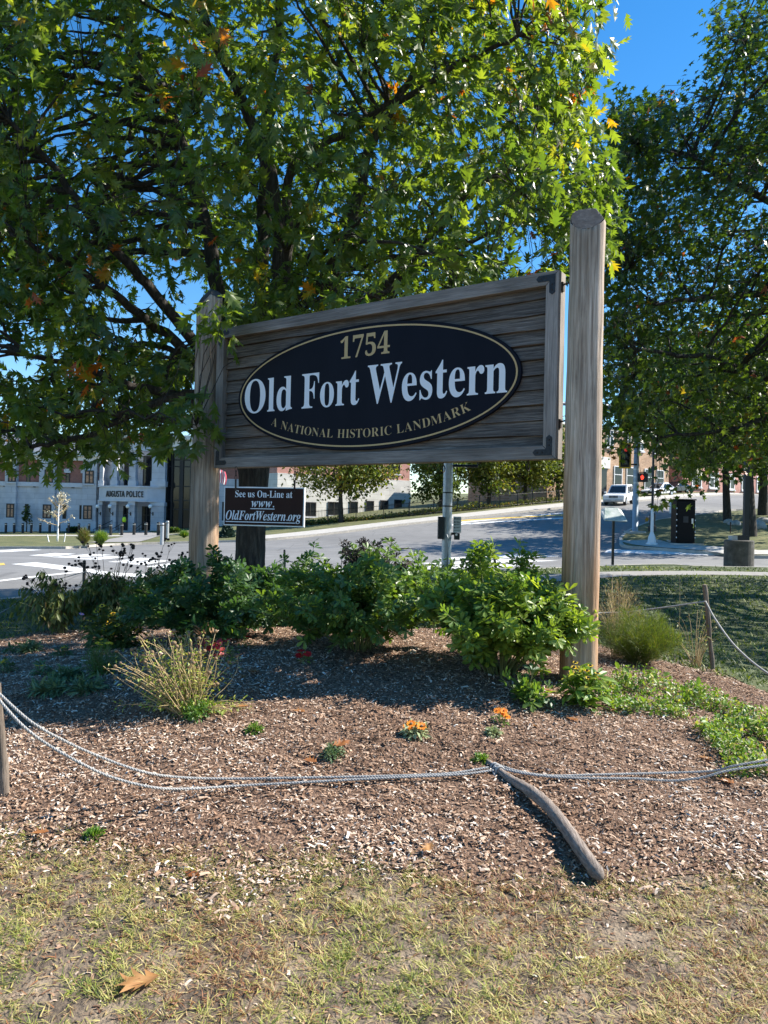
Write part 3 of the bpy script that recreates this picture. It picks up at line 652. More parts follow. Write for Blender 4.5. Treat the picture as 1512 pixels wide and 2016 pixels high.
def make_chips():
    N = 215000
    y = 2.9 + 7.2 * rng.random(N) ** 1.75; x = rng.uniform(-4.8, 3.6, N)
    wx = x + .22 * (vnoise(x, y, 3, 1) - .5); wy = y + .5 * (vnoise(x, y, 2.2, 2) - .5) + .15 * rng.normal(size=N)
    k = inside(bed_poly, wx, wy) & (np.abs(x) < .55 * y + .7); x, y = x[k], y[k]; N = len(x)
    print('chips', N)
    z = G(x, y) + .007 + lump(x, y) + rng.uniform(-.002, .012, N)
    az = rng.uniform(0, 2 * np.pi, N); d = np.stack([np.cos(az), np.sin(az), rng.normal(0, .28, N)], -1)
    nn = np.stack([rng.normal(0, .3, N), rng.normal(0, .3, N), np.ones(N)], -1)
    Rm = frames(d, nn)
    L = rng.gamma(4, .0043, N) + .005; big = rng.random(N) < .04; L = np.where(big, L * 1.6, L)
    W = np.clip(L * rng.uniform(.16, .42, N), .004, .015); H = rng.uniform(.003, .01, N)
    t = np.clip(.04 + .06 * np.clip((4.6 - y) / 1.4, -.3, 1) + rng.beta(1.5, 1.75, N) * .94 + .34 * (vnoise(x, y, 1.1, 5) - .5) + .2 * (vnoise(x, y, 4, 6) - .5), 0, 1)
    pale = rng.random(N) < .05; t = np.where(pale, rng.uniform(.85, 1, N), t)
    # stray chips and dark crumbs scattered over the lawn edge
    m = 20000; xl = rng.uniform(-2.7, 2.7, m); yl = 1.9 + 2.2 * rng.random(m); k = (~inside(bed_poly, xl, yl)) & (rng.random(m) < .25 + .75 * np.clip(1 - (3.3 - yl) / .9, 0, 1)); xl, yl = xl[k], yl[k]; m = len(xl)
    az = rng.uniform(0, 6.28, m); Lr = frames(np.stack([np.cos(az), np.sin(az), rng.normal(0, .15, m)], -1), np.stack([rng.normal(0, .2, m), rng.normal(0, .2, m), np.ones(m)], -1)); Ll = rng.gamma(3, .0042, m) + .004
    litter = scatter(*CHIP, np.stack([xl, yl, G(xl, yl) + .002], -1), Lr, np.stack([np.clip(Ll * .4, .003, .012), Ll, rng.uniform(.003, .008, m)], -1), np.clip(rng.beta(.9, 1.9, m), 0, 1))
    stuff_mesh('chip_litter', [litter], 'chips', lawn)
    stuff_mesh('wood_chips', [scatter(*CHIP, np.stack([x, y, z], -1), Rm, np.stack([W, L, H], -1), t)], 'chips', bed)
lawn = bpy.data.objects['lawn']
make_chips()

# ------------------------------------------------------------------ grass
lawn = bpy.data.objects['lawn']
def blades(x, y, L, wd, t, lean=.9):
    m = len(x); az = rng.uniform(0, 2 * np.pi, m)
    d = np.stack([np.cos(az) * lean, np.sin(az) * lean, rng.uniform(.25, 1, m)], -1)
    Rm = frames(d, np.stack([rng.normal(0, .2, m), rng.normal(0, .2, m), np.ones(m)], -1) + 1e-3)
    return scatter(*BLADE, np.stack([x, y, G(x, y) - .003], -1), Rm, np.stack([L * 0 + wd, L, L], -1), t)
def make_grass():
    parts = []
    # dry foreground lawn: tufts, thinning into bare soil
    nc = 7600; cx = rng.uniform(-2.7, 2.7, nc); cy = 1.9 + 2.3 * rng.random(nc)
    dens = .5 * vnoise(cx, cy, 2.4, 11) + .5 * vnoise(cx, cy, 7, 12)
    edge = inside(bed_poly, cx, cy - .12); k = (dens > .3) & (~edge | (rng.random(nc) < .05)); cx, cy = cx[k], cy[k]
    hue = np.clip(.55 + .55 * (vnoise(cx, cy, 1.9, 13) - .45) + rng.normal(0, .12, len(cx)), 0.1, .98)
    per = rng.integers(8, 26, len(cx)); x = np.repeat(cx, per); y = np.repeat(cy, per); h = np.repeat(hue, per); m = len(x)
    sp = np.repeat(rng.uniform(.006, .02, len(cx)), per)
    x = x + rng.normal(0, 1, m) * sp; y = y + rng.normal(0, 1, m) * sp
    L = rng.uniform(.018, .056, m) * np.repeat(rng.uniform(.5, 1.5, len(cx)), per)
    t = np.clip(h + rng.normal(0, .14, m), 0, 1)
    parts.append(blades(x, y, L, rng.uniform(.024, .05, m), t, 1.2))
    # thatch of flat straw
    m = 17000; x = rng.uniform(-2.7, 2.7, m); y = 1.9 + 2.1 * rng.random(m); k = (~inside(bed_poly, x, y - .1)) & (vnoise(x, y, 4, 21) > .33); x, y = x[k], y[k]; m = len(x)
    az = rng.uniform(0, 6.28, m); d = np.stack([np.cos(az), np.sin(az), rng.uniform(-.05, .22, m)], -1)
    Rm = frames(d, np.stack([rng.normal(0, .2, m), rng.normal(0, .2, m), np.ones(m)], -1))
    L = rng.uniform(.015, .055, m)
    parts.append(scatter(*BLADE, np.stack([x, y, G(x, y) + .004], -1), Rm, np.stack([rng.uniform(.03, .06, m), L, L * .5], -1), np.clip(rng.normal(.68, .15, m), 0, 1)))
    # green lawn behind the bed, right and left
    m = 52000; y = 6.2 + 18 * rng.random(m) ** 1.3; x = rng.uniform(-.6, .6, m) * y; k = inside(lawn_poly, x, y) & ~inside(bed_poly, x, y)
    pc = np.array([p[:2] for p in smooth_path([Vector((a, b, 0)) for a, b in PATH], 10)]); k &= np.min((x[:, None] - pc[None, :, 0]) ** 2 + (y[:, None] - pc[None, :, 1]) ** 2, 1) > .5
    x, y = x[k], y[k]; m = len(x)
    L = rng.uniform(.03, .08, m) * (1 + y / 25); t = np.clip(rng.normal(.16, .1, m) + .3 * (vnoise(x, y, .5, 14) - .45), 0, 1)
    parts.append(blades(x, y, L, .08 + y * .012, t, .8))
    stuff_mesh('grass', parts, 'grass_blade', lawn)
make_grass()

# ------------------------------------------------------------------ the main sign
RT, RB, LT, LB = at(1102, 528, 6.0), at(1092, 901, 6.0), at(427, 650, 8.2), at(421, 923, 8.2)
SR = (RT + RB) / 2; SL = (LT + LB) / 2
e1 = Vector((SR.x - SL.x, SR.y - SL.y, 0)); SW = e1.length; e1.normalize()
ROT = math.atan2(e1.y, e1.x); en = Vector((e1.y, -e1.x, 0))          # en: front normal, towards the viewer
zb = (RB.z + LB.z) / 2; ztp = (RT.z + LT.z) / 2; SH = ztp - zb
S0 = Vector((SL.x, SL.y, zb))
def spx(u, v, y=0.0):
    """photograph pixel -> sign coordinates (x right, z up) on the plane local y"""
    d = Vector(ray(u, v)); o = Vector((0, 0, 1.6)); pl = S0 - en * y
    t = (pl - o).dot(en) / d.dot(en); p = o + d * t - S0
    return p.dot(e1), p.z
print('sign', SW, SH, S0)
sign = thing('sign_board', 'large weathered plank sign board reading Old Fort Western hung between two log posts', 'sign', S0, rotz=ROT)
TH = .14; FW = .108
# planks, local coordinates: x 0..SW, y 0 front .. TH back, z 0..SH
nP = 11; z0 = FW * .7; hP = (SH - 2 * FW * .7) / nP
for i in range(nP):
    za = z0 + i * hP; jit = random.uniform(-.004, .004); m = MB()
    xs = np.linspace(FW * .6, SW - FW * .6, 22)
    lowf = [.046 + jit + .003 * math.sin(x * 3 + i * 2.1) for x in xs]; topf = [.07 + jit + .003 * math.sin(x * 2.3 + i) for x in xs]
    wob = [.004 * math.sin(x * 4.1 + i * 1.7) + .002 * math.sin(x * 11 + i) for x in xs]
    vs = []
    for x, a, b, w_ in zip(xs, lowf, topf, wob):
        vs += [(x, a, za + .003 + w_), (x, b, za + hP - .003 + .002 * math.sin(x * 5 + i * 3)), (x, .095, za + hP), (x, .095, za)]
    fs = []
    for k in range(len(xs) - 1):
        for q in range(4): fs.append((k * 4 + q, (k + 1) * 4 + q, (k + 1) * 4 + (q + 1) % 4, k * 4 + (q + 1) % 4))
    fs += [(0, 1, 2, 3), tuple((len(xs) - 1) * 4 + q for q in (3, 2, 1, 0))]
    m.add(vs, fs).build('plank', 'plank_wood', sign, world=False)
def board(name, mat, x0, x1, y0, y1, za, zc, mitre):
    """frame board with mitred ends; mitre in 'bottom','top','left','right'"""
    m = MB(); e = .0015
    if mitre == 'bottom': poly = [(x0 + e, za), (x1 - e, za), (x1 - FW - e, zc), (x0 + FW + e, zc)]
    if mitre == 'top': poly = [(x0 + FW + e, za), (x1 - FW - e, za), (x1 - e, zc), (x0 + e, zc)]
    if mitre == 'left': poly = [(x0, za + e), (x1, za + FW + e), (x1, zc - FW - e), (x0, zc - e)]
    if mitre == 'right': poly = [(x1, za + e), (x1, zc - e), (x0, zc - FW - e), (x0, za + FW + e)]
    m.prism([(x, y0, z) for x, z in poly], (0, y1 - y0, 0)); return m.build(name, mat, sign, bevel=.004, world=False)
board('frame_board', 'frame_wood', 0, SW, 0, TH, 0, FW, 'bottom'); board('frame_board', 'frame_wood', 0, SW, 0, TH, SH - FW, SH, 'top')
board('frame_board', 'frame_wood_upright', 0, FW, 0, TH, 0, SH, 'left'); board('frame_board', 'frame_wood_upright', SW - FW, SW, 0, TH, 0, SH, 'right')
MB().box(.02, SW - .02, .1, TH - .01, .02, SH - .02).build('backing', 'frame_wood', sign, world=False)
# L brackets with bolts
for sx, sz in ((0, 0), (1, 0), (0, 1), (1, 1)):
    X = (lambda a: a if sx == 0 else SW - a); Zf = (lambda a: a if sz == 0 else SH - a)
    g, wd, ln = .028, .05, .19
    pl = [(g, g), (ln - .02, g), (ln, g + wd * .5), (ln - .02, g + wd), (g + wd, g + wd), (g + wd, ln - .02), (g + wd * .5, ln), (g, ln - .02)]
    poly = [(X(a), -.004, Zf(b)) for a, b in pl]
    br = MB().prism(poly, (0, .0045, 0)).build('corner_bracket', 'black_iron', sign, world=False)
    for a, b in ((ln - .04, g + wd / 2), (g + wd + .03, g + wd / 2), (g + wd / 2, ln - .04), (g + wd / 2, g + wd + .03)):
        m = MB(); c = Vector((X(a), -.004, Zf(b))); m.tube([c, c + Vector((0, -.004, 0))], [.007, .005], 8); m.build('bolt', 'rust_iron', br, world=False)
# oval
ol, or_ = spx(472, 778, .04), spx(1028, 745, .04); ot, ob = spx(815, 624, .04), spx(715, 886, .04)
OX, OZ = (ol[0] + or_[0]) / 2, (ot[1] + ob[1]) / 2; ORX, ORZ = (or_[0] - ol[0]) / 2, (ot[1] - ob[1]) / 2
print('oval', OX, OZ, ORX, ORZ, 'sign', SW, SH)
def oval(rx, rz, y0, y1, k=96):
    m = MB(); vs = [(OX + rx * math.cos(2 * math.pi * i / k), y0, OZ + rz * math.sin(2 * math.pi * i / k)) for i in range(k)]
    m.prism(vs, (0, y1 - y0, 0)); return m
panel = oval(ORX, ORZ, .022, .052).build('oval_panel', 'sign_black', sign, world=False, bevel=.004)
def oval_ring(r0, r1, y0, y1, k=120):
    m = MB(); vs = []
    for i in range(k):
        a = 2 * math.pi * i / k
        for dr, y in ((r0, y1), (r0, y0), (r1, y0), (r1, y1)): vs.append((OX + (ORX - dr) * math.cos(a), y, OZ + (ORZ - dr) * math.sin(a)))
    return m.add(vs, [(i * 4 + q, i * 4 + q + 1, ((i + 1) % k) * 4 + q + 1, ((i + 1) % k) * 4 + q) for i in range(k) for q in range(3)])
oval_ring(.03, .045, .0192, .0225).build('gold_ring', 'gold', panel, world=False)

# ---- lettering: serif letters of the built-in mathematical alphabets
def mathtext(s, style):
    base = {'bold': (0x1D400, 0x1D41A, 0x1D7CE), 'bolditalic': (0x1D468, 0x1D482, None), 'italic': (0x1D434, 0x1D44E, None), 'sans': (0x1D5D4, 0x1D5EE, 0x1D7EC)}[style]
    o = ''
    for c in s:
        if 'A' <= c <= 'Z': o += chr(base[0] + ord(c) - 65)
        elif 'a' <= c <= 'z': o += chr(base[1] + ord(c) - 97)
        elif '0' <= c <= '9' and base[2]: o += chr(base[2] + ord(c) - 48)
        else: o += c
    return o
def text_np(s, style='bold', offset=0.0):
    cu = bpy.data.curves.new('text', 'FONT'); cu.body = mathtext(s, style) if style else s; cu.size = 1; cu.resolution_u = 5; cu.fill_mode = 'FRONT'
    cu.offset = offset
    o = bpy.data.objects.new('text', cu); col.objects.link(o); dg = bpy.context.evaluated_depsgraph_get()
    me = bpy.data.meshes.new_from_object(o.evaluated_get(dg)); me.calc_loop_triangles()
    V = np.array([v.co[:] for v in me.vertices]); Fc = np.array([t.vertices[:] for t in me.loop_triangles if t.area > 1e-8], int)
    bpy.data.objects.remove(o); bpy.data.curves.remove(cu); bpy.data.meshes.remove(me)
    return V[:, :2], Fc
def pieces(V3, Fc):
    """split a lettering mesh into its separate letters"""
    par = list(range(len(V3)))
    def find(a):
        while par[a] != a: par[a] = par[par[a]]; a = par[a]
        return a
    for a, b, c in Fc: par[find(a)] = find(b); par[find(b)] = find(c)
    root = np.array([find(i) for i in range(len(V3))])
    for r_ in np.unique(root[Fc[:, 0]]):
        f = Fc[root[Fc[:, 0]] == r_]; ids, inv = np.unique(f, return_inverse=True); yield V3[ids], inv.reshape(-1, 3)
def put_text(V, Fc, x0, x1, z0, z1, y, mat, parent, name='lettering', slope=0.0, cap=None, base=None, split=False):
    """fit text into a box; base/cap: text units that map to z0/z1 (default: its own bounds)"""
    b = V[:, 1].min() if base is None else base; c = V[:, 1].max() if cap is None else cap
    X = x0 + (V[:, 0] - V[:, 0].min()) / (V[:, 0].max() - V[:, 0].min()) * (x1 - x0); Zz = z0 + (V[:, 1] - b) / (c - b) * (z1 - z0) + slope * (X - x0)
    W3 = np.stack([X, np.full(len(X), y), Zz], -1)
    if split:
        for v_, f_ in pieces(W3, Fc): link('letter', mesh_np('letter', v_, f_), mat, parent)
        return
    return link(name, mesh_np(name, W3, Fc), mat, parent)
YT = .0205
for word, (uL, uR), (ub, vb), (ut, vt), mat in (('Old', (482, 576), (530, 810), (530, 744.5), 'sign_white'), ('Fort', (594, 708), (612, 803), (612, 735), 'sign_white'),
                                        ('Western', (723, 999), (860, 783.5), (860, 704), 'sign_white'), ('1754', (668, 766), (716, 702), (716, 657), 'gold')):
    V, Fc = text_np(word, 'bold'); xl = spx(uL, 780, YT)[0]; xr = spx(uR, 745, YT)[0]
    base = 0.0; cap = text_np('F', 'bold')[0][:, 1].max()
    zb_, zt_ = spx(ub, vb, YT)[1], spx(ut, vt, YT)[1]
    put_text(V, Fc, xl, xr, zb_, zt_, YT, mat, panel, split=True, **({} if word == '1754' else dict(cap=cap, base=base)))
# curved line of small gold capitals along the lower rim
def curved_line(s):
    capH = .082; Vs, Fs, off = [], [], 0; pen = 0; items = []
    wI = {}
    for c in s:
        if c == ' ': pen += .036; continue
        V, Fc = text_np(c, 'bold', -.012); k = capH / .68; V = V * np.array([k * .82, k]); wd = V[:, 0].max() - V[:, 0].min()
        V = V - np.array([V[:, 0].min(), 0]); items.append((pen, wd, V, Fc)); pen += wd + .0085
    total = pen
    xa, xb = spx(533, 838, YT)[0], spx(930, 803, YT)[0]
    rx, rz = ORX - .155, ORZ - .115
    ts = np.linspace(math.acos((xa - OX) / rx) * -1, -math.acos((xb - OX) / rx), 400)
    cx, cz = OX + rx * np.cos(ts), OZ + rz * np.sin(ts); sl_ = np.concatenate([[0], np.cumsum(np.hypot(np.diff(cx), np.diff(cz)))])
    f = sl_[-1] / total
    for pen, wd, V, Fc in items:
        sM = (pen + wd / 2) * f; t = np.interp(sM, sl_, ts); tx, tz = -rx * math.sin(t), rz * math.cos(t); l = math.hypot(tx, tz); tx /= l; tz /= l
        px, pz = OX + rx * math.cos(t), OZ + rz * math.sin(t); q = V.copy(); q[:, 0] = (q[:, 0] - wd / 2) * f
        v_ = (np.stack([px + q[:, 0] * tx - q[:, 1] * tz, np.full(len(q), YT), pz + q[:, 0] * tz + q[:, 1] * tx], -1)); link('letter', mesh_np('letter', v_, Fc), 'gold', panel)
curved_line('A NATIONAL HISTORIC LANDMARK')
# chain rings under the frame, brackets to the posts
for u in (660, 873, 1040):
    x = spx(u, 920, .07)[0]; m = MB(); c = Vector((x, .07, -.055))
    m.tube([c + Vector((math.cos(a) * .005, math.cos(a) * .018, math.sin(a) * .03)) for a in np.linspace(0, 2 * math.pi, 17)], .0045, 6, False)
    m.tube([(x, .07, .0), (x, .07, -.028)], .004, 6); m.build('eye_ring', 'rust_iron', sign, world=False)
for X, sx in ((SW, 1), (0, -1)):
    for z in (SH * .93, SH * .2):
        m = MB(); m.box(min(X + sx * .001, X + sx * .012), max(X + sx * .001, X + sx * .012), .05, .09, z - .05, z + .02)
        m.tube([(X + sx * .008, .07, z), (X + sx * .05, .07, z + .008), (X + sx * .09, .07, z)], .007, 6); m.build('hanger_bracket', 'rust_iron', sign, world=False)

# ---- posts
def log_post(label, c, r0, r1, ztop, cuts, seed):
    z0 = gz(c.x, c.y) - .15; t = thing('log_post', label, 'post', (c.x, c.y, z0 + .15)); rr = np.random.default_rng(seed)
    nz, ns = 60, 56; ang = np.arange(ns) * 2 * np.pi / ns; groove = rr.normal(0, 1, ns); groove = .0025 * groove
    flat = .004 * np.cos(3 * ang + rr.uniform(0, 6)) + .003 * np.cos(5 * ang + rr.uniform(0, 6))
    V = []; lean = Vector((rr.uniform(-.004, .004), rr.uniform(-.004, .004), 0))
    ph = rr.uniform(0, 6, 4)
    for i in range(nz):
        f = i / (nz - 1); z = z0 + (ztop - z0) * f; r = r0 + (r1 - r0) * f + .003 * math.sin(f * 9 + ph[0]) + .0015 * math.sin(f * 37 + ph[1])
        sh = .3 * math.sin(f * 5 + ph[2])
        for k in range(ns):
            g = r + groove[k] * (1 + .6 * math.sin(f * 11 + k)) + flat[k]
            g -= .012 * math.exp(-((((ang[k] - (4.45 + sh * .12) + math.pi) % (2 * math.pi)) - math.pi) / .045) ** 2) * (0.4 + .6 * f)
            x, y = math.cos(ang[k]) * g, math.sin(ang[k]) * g
            lim = ztop
            for (nx, ny, d0, s) in cuts: lim = min(lim, ztop - s * max(0, x * nx + y * ny - d0))
            V.append((c.x + x, c.y + y, min(z, lim)))
    Fq = [(i * ns + k, i * ns + (k + 1) % ns, (i + 1) * ns + (k + 1) % ns, (i + 1) * ns + k) for i in range(nz - 1) for k in range(ns)]
    m = MB().add(V, Fq); o = m.build('shaft', 'log_wood', t, smooth=True)
    # cut top: concentric rings following the cuts
    V2, F2 = [], []; nr = 7
    for j in range(nr + 1):
        for k in range(ns):
            g = (r1 + .001 + groove[k]) * j / nr; x, y = math.cos(ang[k]) * g, math.sin(ang[k]) * g; lim = ztop
            for (nx, ny, d0, s) in cuts: lim = min(lim, ztop - s * max(0, x * nx + y * ny - d0))
            V2.append((c.x + x, c.y + y, lim + .002))
    for j in range(nr):
        for k in range(ns): F2.append((j * ns + k, (j + 1) * ns + k, (j + 1) * ns + (k + 1) % ns, j * ns + (k + 1) % ns))
    MB().add(V2, F2).build('cut_top', 'log_end', t)
    return t
cr = SR + e1 * .2 - en * .07; cl = SL - e1 * .2 - en * .07
post_r = log_post('weathered log post with dark chisel-cut top, rising from leafy shrub beside the sign', Vector((cr.x, cr.y, 0)), .139, .128, at(1160, 404, cr.y).z,
         [(-.35, -.94, -.07, 1.15), (.9, -.3, .05, 2.0), (-.9, .3, .09, 1.2)], 3)
post_l = log_post('weathered log post with pointed top and oak leaves hanging over it', Vector((cl.x, cl.y, 0)), .162, .135, at(411, 571, cl.y).z,
         [(-.8, -.6, .0, 1.5), (.8, -.6, .04, 1.1), (0, 1, .03, 1.0)], 5)

# ---- small hanging sign
A, B = at(441.5, 961, 7.95), at(600, 956.5, 7.72); C_, D_ = at(441, 1038, 7.95), at(600, 1034.5, 7.72)
f1 = Vector((B.x - A.x, B.y - A.y, 0)); W2 = f1.length; f1.normalize(); zt2 = (A.z + B.z) / 2; zb2 = (C_.z + D_.z) / 2; H2 = zt2 - zb2
small = thing('hanging_sign', 'small brown sign with website lettering hung on straps below the big board', 'sign', (A.x, A.y, zb2), rotz=math.atan2(f1.y, f1.x))
MB().box(0, W2, 0, .03, 0, H2).build('white_board', 'white_paint', small, world=False, bevel=.003)
face = MB().box(.013, W2 - .013, -.003, .002, .013, H2 - .013).build('brown_face', 'sign_brown', small, world=False)
def st(s, style, x0, x1, z0, z1, cap='F', base=0.0):
    V, Fc = text_np(s, style); cp = text_np(cap, style)[0][:, 1].max()
    put_text(V, Fc, x0 * W2, x1 * W2, z0 * H2, z1 * H2, -.0042, 'sign_white', face, cap=cp, base=base)
st('See us On-Line at', 'bold', .145, .855, .735, .905)
st('www.', 'bolditalic', .35, .635, .487, .64, cap='w')
st('OldFortWestern.org', 'bolditalic', .03, .965, .155, .385)
MB().box(.34 * W2, .64 * W2, -.0043, -.0028, .435 * H2, .455 * H2).build('underline', 'sign_white', face, world=False)
MB().box(.03 * W2, .9 * W2, -.0043, -.0028, .092 * H2, .112 * H2).build('underline', 'sign_white', face, world=False)
for u in (461, 582):
    # iron strap on the face and two chain links up to the frame
    x = (at(u, 965, 7.83).x - A.x) / f1.x; m = MB(); m.box(x - .009, x + .009, -.008, -.0032, H2 - .045, H2 + .075); m.build('strap', 'rust_iron', small, world=False)
    top = zb - zb2; za = H2 + .07; nl = max(2, int((top - za) / .042))
    for i in range(nl):
        zc = za + (i + .5) * (top - za) / nl; h = (top - za) / nl * .62; m = MB(); rot = (i % 2) * math.pi / 2
        m.tube([(x + math.cos(a) * .012 * math.cos(rot), -.005 + math.cos(a) * .012 * math.sin(rot), zc + math.sin(a) * h) for a in np.linspace(0, 2 * math.pi, 13)], .0032, 5, False)
        m.build('chain_link', 'rust_iron', small, world=False)

# ------------------------------------------------------------------ trees
def jitter_path(P, amp, k=8):
    """spline through control points with small kinks; returns Nx3"""
    pts = smooth_path([Vector(p) for p in P], k); A = np.array([p[:] for p in pts]); n = len(A)
    nz = np.cumsum(rng.normal(size=(n, 3)), 0); nz -= np.linspace(0, 1, n)[:, None] * nz[-1]
    return A + nz * amp / math.sqrt(n)
def make_tree(name, label, base, trunk, trunk_r, limbs, centers, leaf, leaf_key, leafname, mat, leaf_len, per, tint, singles, n_branch, group=None, out_c=None, spread=.1):
    t = thing(name, label, 'tree', base, group)
    tp = jitter_path(trunk, .02, 10); n = len(tp); f = np.linspace(0, 1, n)
    rad = trunk_r * (1.0 + .55 * np.exp(-f * 14) + .3 * np.exp(-((f - 1) / .12) ** 2) - .12 * f)
    tubes_obj('trunk', [(tp, rad)], 'bark', t, 20)
    nodes = [tp[int(n * .8):]]; nrad = [rad[int(n * .8):]]
    for path, r0, r1 in limbs:
        lp = jitter_path(path, .12, 8); m = len(lp); rr = np.linspace(r0 ** .7, r1 ** .7, m) ** (1 / .7)
        tubes_obj('limb', [(lp, rr)], 'bark', t, 10); nodes.append(lp[2:]); nrad.append(rr[2:])
    nodes = np.concatenate(nodes); nrad = np.concatenate(nrad)
    ids = rng.choice(len(centers), min(n_branch, len(centers)), replace=False); paths = []; sub = []; subr = []
    for i in ids:
        c = centers[i]; d = np.linalg.norm(nodes - c, axis=1) + .8 * np.maximum(0, nodes[:, 2] - c[2]); k = int(np.argmin(d)); a = nodes[k]
        L = np.linalg.norm(c - a); mid = (a + c) / 2 + np.array([0, 0, .12 * L]) + rng.normal(0, .1 * L, 3)
        s = np.linspace(0, 1, 9)[:, None]; P = (1 - s) ** 2 * a + 2 * s * (1 - s) * mid + s ** 2 * c + rng.normal(0, .018 * L, (9, 3)) * np.sin(s * np.pi)
        r0 = min(nrad[k] * .7, .012 + .011 * L); paths.append((P, np.linspace(r0, .006, 9))); sub.append(P[2:]); subr.append(np.linspace(r0, .006, 9)[2:])
    tubes_obj('branches', paths, 'bark', t, 5)
    sub = np.concatenate(sub); tw = []
    for i in range(0, len(centers), 500):
        c = centers[i:i + 500]; k = np.argmin(((c[:, None] - sub[None]) ** 2).sum(-1), 1); a = sub[k]
        vis_ = (np.abs(c[:, 0] / c[:, 1]) < .56) & ((c[:, 2] - 1.6) / c[:, 1] < .75)
        for p, q in zip(a[vis_], c[vis_]):
            L = np.linalg.norm(q - p)
            tw.append((np.array([p, (p + q) / 2 + rng.normal(0, .08 * L, 3) + np.array([0, 0, .05 * L]), q]), np.array([.007, .005, .003])))
    tubes_obj('twigs', tw, 'bark', t, 3)
    # leaves in rosettes at the twig ends
    m = len(centers); oc = np.array(out_c); wdir = norm(centers - oc); C = np.repeat(centers, per, 0); Wd = np.repeat(wdir, per, 0); n = len(C)
    rd = rand_unit(n); side = norm(rd - (rd * Wd).sum(-1, keepdims=True) * Wd)
    d = Wd * rng.uniform(-.1, .8, (n, 1)) + side + np.array([0, 0, -1]) * rng.uniform(.15, .8, (n, 1))
    Nn = np.array([0, 0, 1.]) + .55 * rng.normal(size=(n, 3)) + .25 * Wd
    Rm = frames(d, Nn); P = C + rng.normal(0, spread, (n, 3)) + norm(d) * .03
    S = leaf_len * rng.uniform(.72, 1.22, n); S = np.stack([S * rng.uniform(.85, 1.15, n), S, S * rng.uniform(.4, 1.8, n)], -1)
    ti = np.clip(np.repeat(tint, per) + rng.normal(0, .07, n), 0, 1)
    foliage('crown', leafname, leaf_key, *leaf, P, Rm, S, ti, mat, t, singles, simple=CARD4)
    return t
def sample_crown(N, urange, vrange, Yrange, poly, gaps, ec, er, shell=.35):
    out = []
    ec, er = np.array(ec), np.array(er)
    while sum(len(o) for o in out) < N:
        m = 40000; u = rng.uniform(*urange, m); v = rng.uniform(*vrange, m); Y = np.cbrt(rng.uniform(Yrange[0] ** 3, Yrange[1] ** 3, m))
        k = inside(poly, u, v); p = np.ones(m)
        for gu, gv, ru, rv, kp in gaps: p = np.where(((u - gu) / ru) ** 2 + ((v - gv) / rv) ** 2 < 1, np.minimum(p, kp), p)
        d = np.einsum('ij,mj->mi', CM3, np.stack([(u - CX) / F, -(v - CY) / F, -np.ones(m)], -1)); d = d / d[:, 1:2]
        P = d * Y[:, None] + np.array([0, 0, 1.6]); e = np.linalg.norm((P - ec) / er, axis=1)
        # clumping in space
        cl = .5 + .5 * np.sin(P[:, 0] * 2.1 + 1.7 * np.sin(P[:, 2] * 1.3)) * np.sin(P[:, 2] * 2.3 + P[:, 1] * 1.9 + .8 * np.sin(P[:, 0]))
        k &= (e < 1) & (rng.random(m) < p) & (rng.random(m) < np.clip(e ** 2 / shell, .25, 1)) & (rng.random(m) < .12 + .88 * cl ** 1.5) & (P[:, 2] > 1.7)
        out.append(np.concatenate([P[k], u[k, None], v[k, None]], 1))
    return np.concatenate(out)[:N]
A3 = lambda u, v, Y: tuple(at(u, v, Y))
oak_poly = [(-420,-620),(1120,-620),(1180,-200),(1188,0),(1185,110),(1150,200),(1190,300),(1205,380),(1200,500),(1120,545),(1000,600),(760,640),(560,700),(430,700),(380,700),(380,820),(330,858),(255,868),(180,892),(90,915),(0,905),(-420,870)]
oak_gaps = [(315,595,125,85,.1),(45,690,80,42,.06),(250,640,60,40,.2),(165,230,34,190,.35),(175,40,60,60,.35),(335,40,40,50,.35),(470,110,26,90,.5),(1005,15,40,45,.15),(1030,485,60,45,.12),(930,440,60,50,.5),(290,330,28,60,.35),(560,330,25,50,.45),(95,260,28,90,.4),(230,150,40,60,.4),(1010,560,60,30,.3),(640,160,40,50,.6)]
cs = sample_crown(5100, (-420, 1210), (-620, 950), (8.2, 17.2), oak_poly, oak_gaps, (-2.4, 12.3, 6.7), (7.8, 5.0, 5.4))
# sprays that hang over the left post and low to the left
extra = []
for u, v, Y, k, sp in [(432,600,7.75,3,.12),(425,640,7.8,2,.08),(385,800,7.95,2,.06),(398,835,7.9,2,.04),(360,820,8.1,3,.12),(238,885,9.2,4,.12),(120,610,8.6,5,.2),(180,690,8.7,5,.2),(560,620,10.5,6,.3),(1010,570,11.5,3,.2),(1170,420,11.5,7,.3),(1130,470,11.8,7,.35),(1190,340,11.5,6,.3),(1140,140,9.6,8,.35),(1090,230,9.6,8,.4),(330,845,9.2,4,.12),(60,845,9.0,8,.2)]:
    for _ in range(k):
        p = np.array(at(u, v, Y)) + rng.normal(0, sp, 3); extra.append([*p, u, v])
cs = np.concatenate([cs, np.array(extra)])
uu, vv = cs[:, 3], cs[:, 4]
ti = np.clip(rng.normal(.45, .17, len(cs)), .02, .86) + .1 * np.exp(-(((uu - 1000) / 230) ** 2 + ((vv - 170) / 260) ** 2)) + .12 * np.exp(-((uu - 500) / 500) ** 2 - ((vv - 40) / 200) ** 2)  # yellower tint on the sunlit side of the crown, light put into leaf colour
rust = rng.random(len(cs)) < np.where((uu > 950) & (vv > 250), .035, .009); ti = np.where(rust, rng.uniform(.93, 1.0, len(cs)), np.minimum(ti, .9))
tb = hit(494, 1215); tb = Vector((at(494, 1100, 12).x, 12, 0)); tb.z = gz(tb.x, tb.y)
fk0 = at(500, 872, 12)
oak_limbs = []
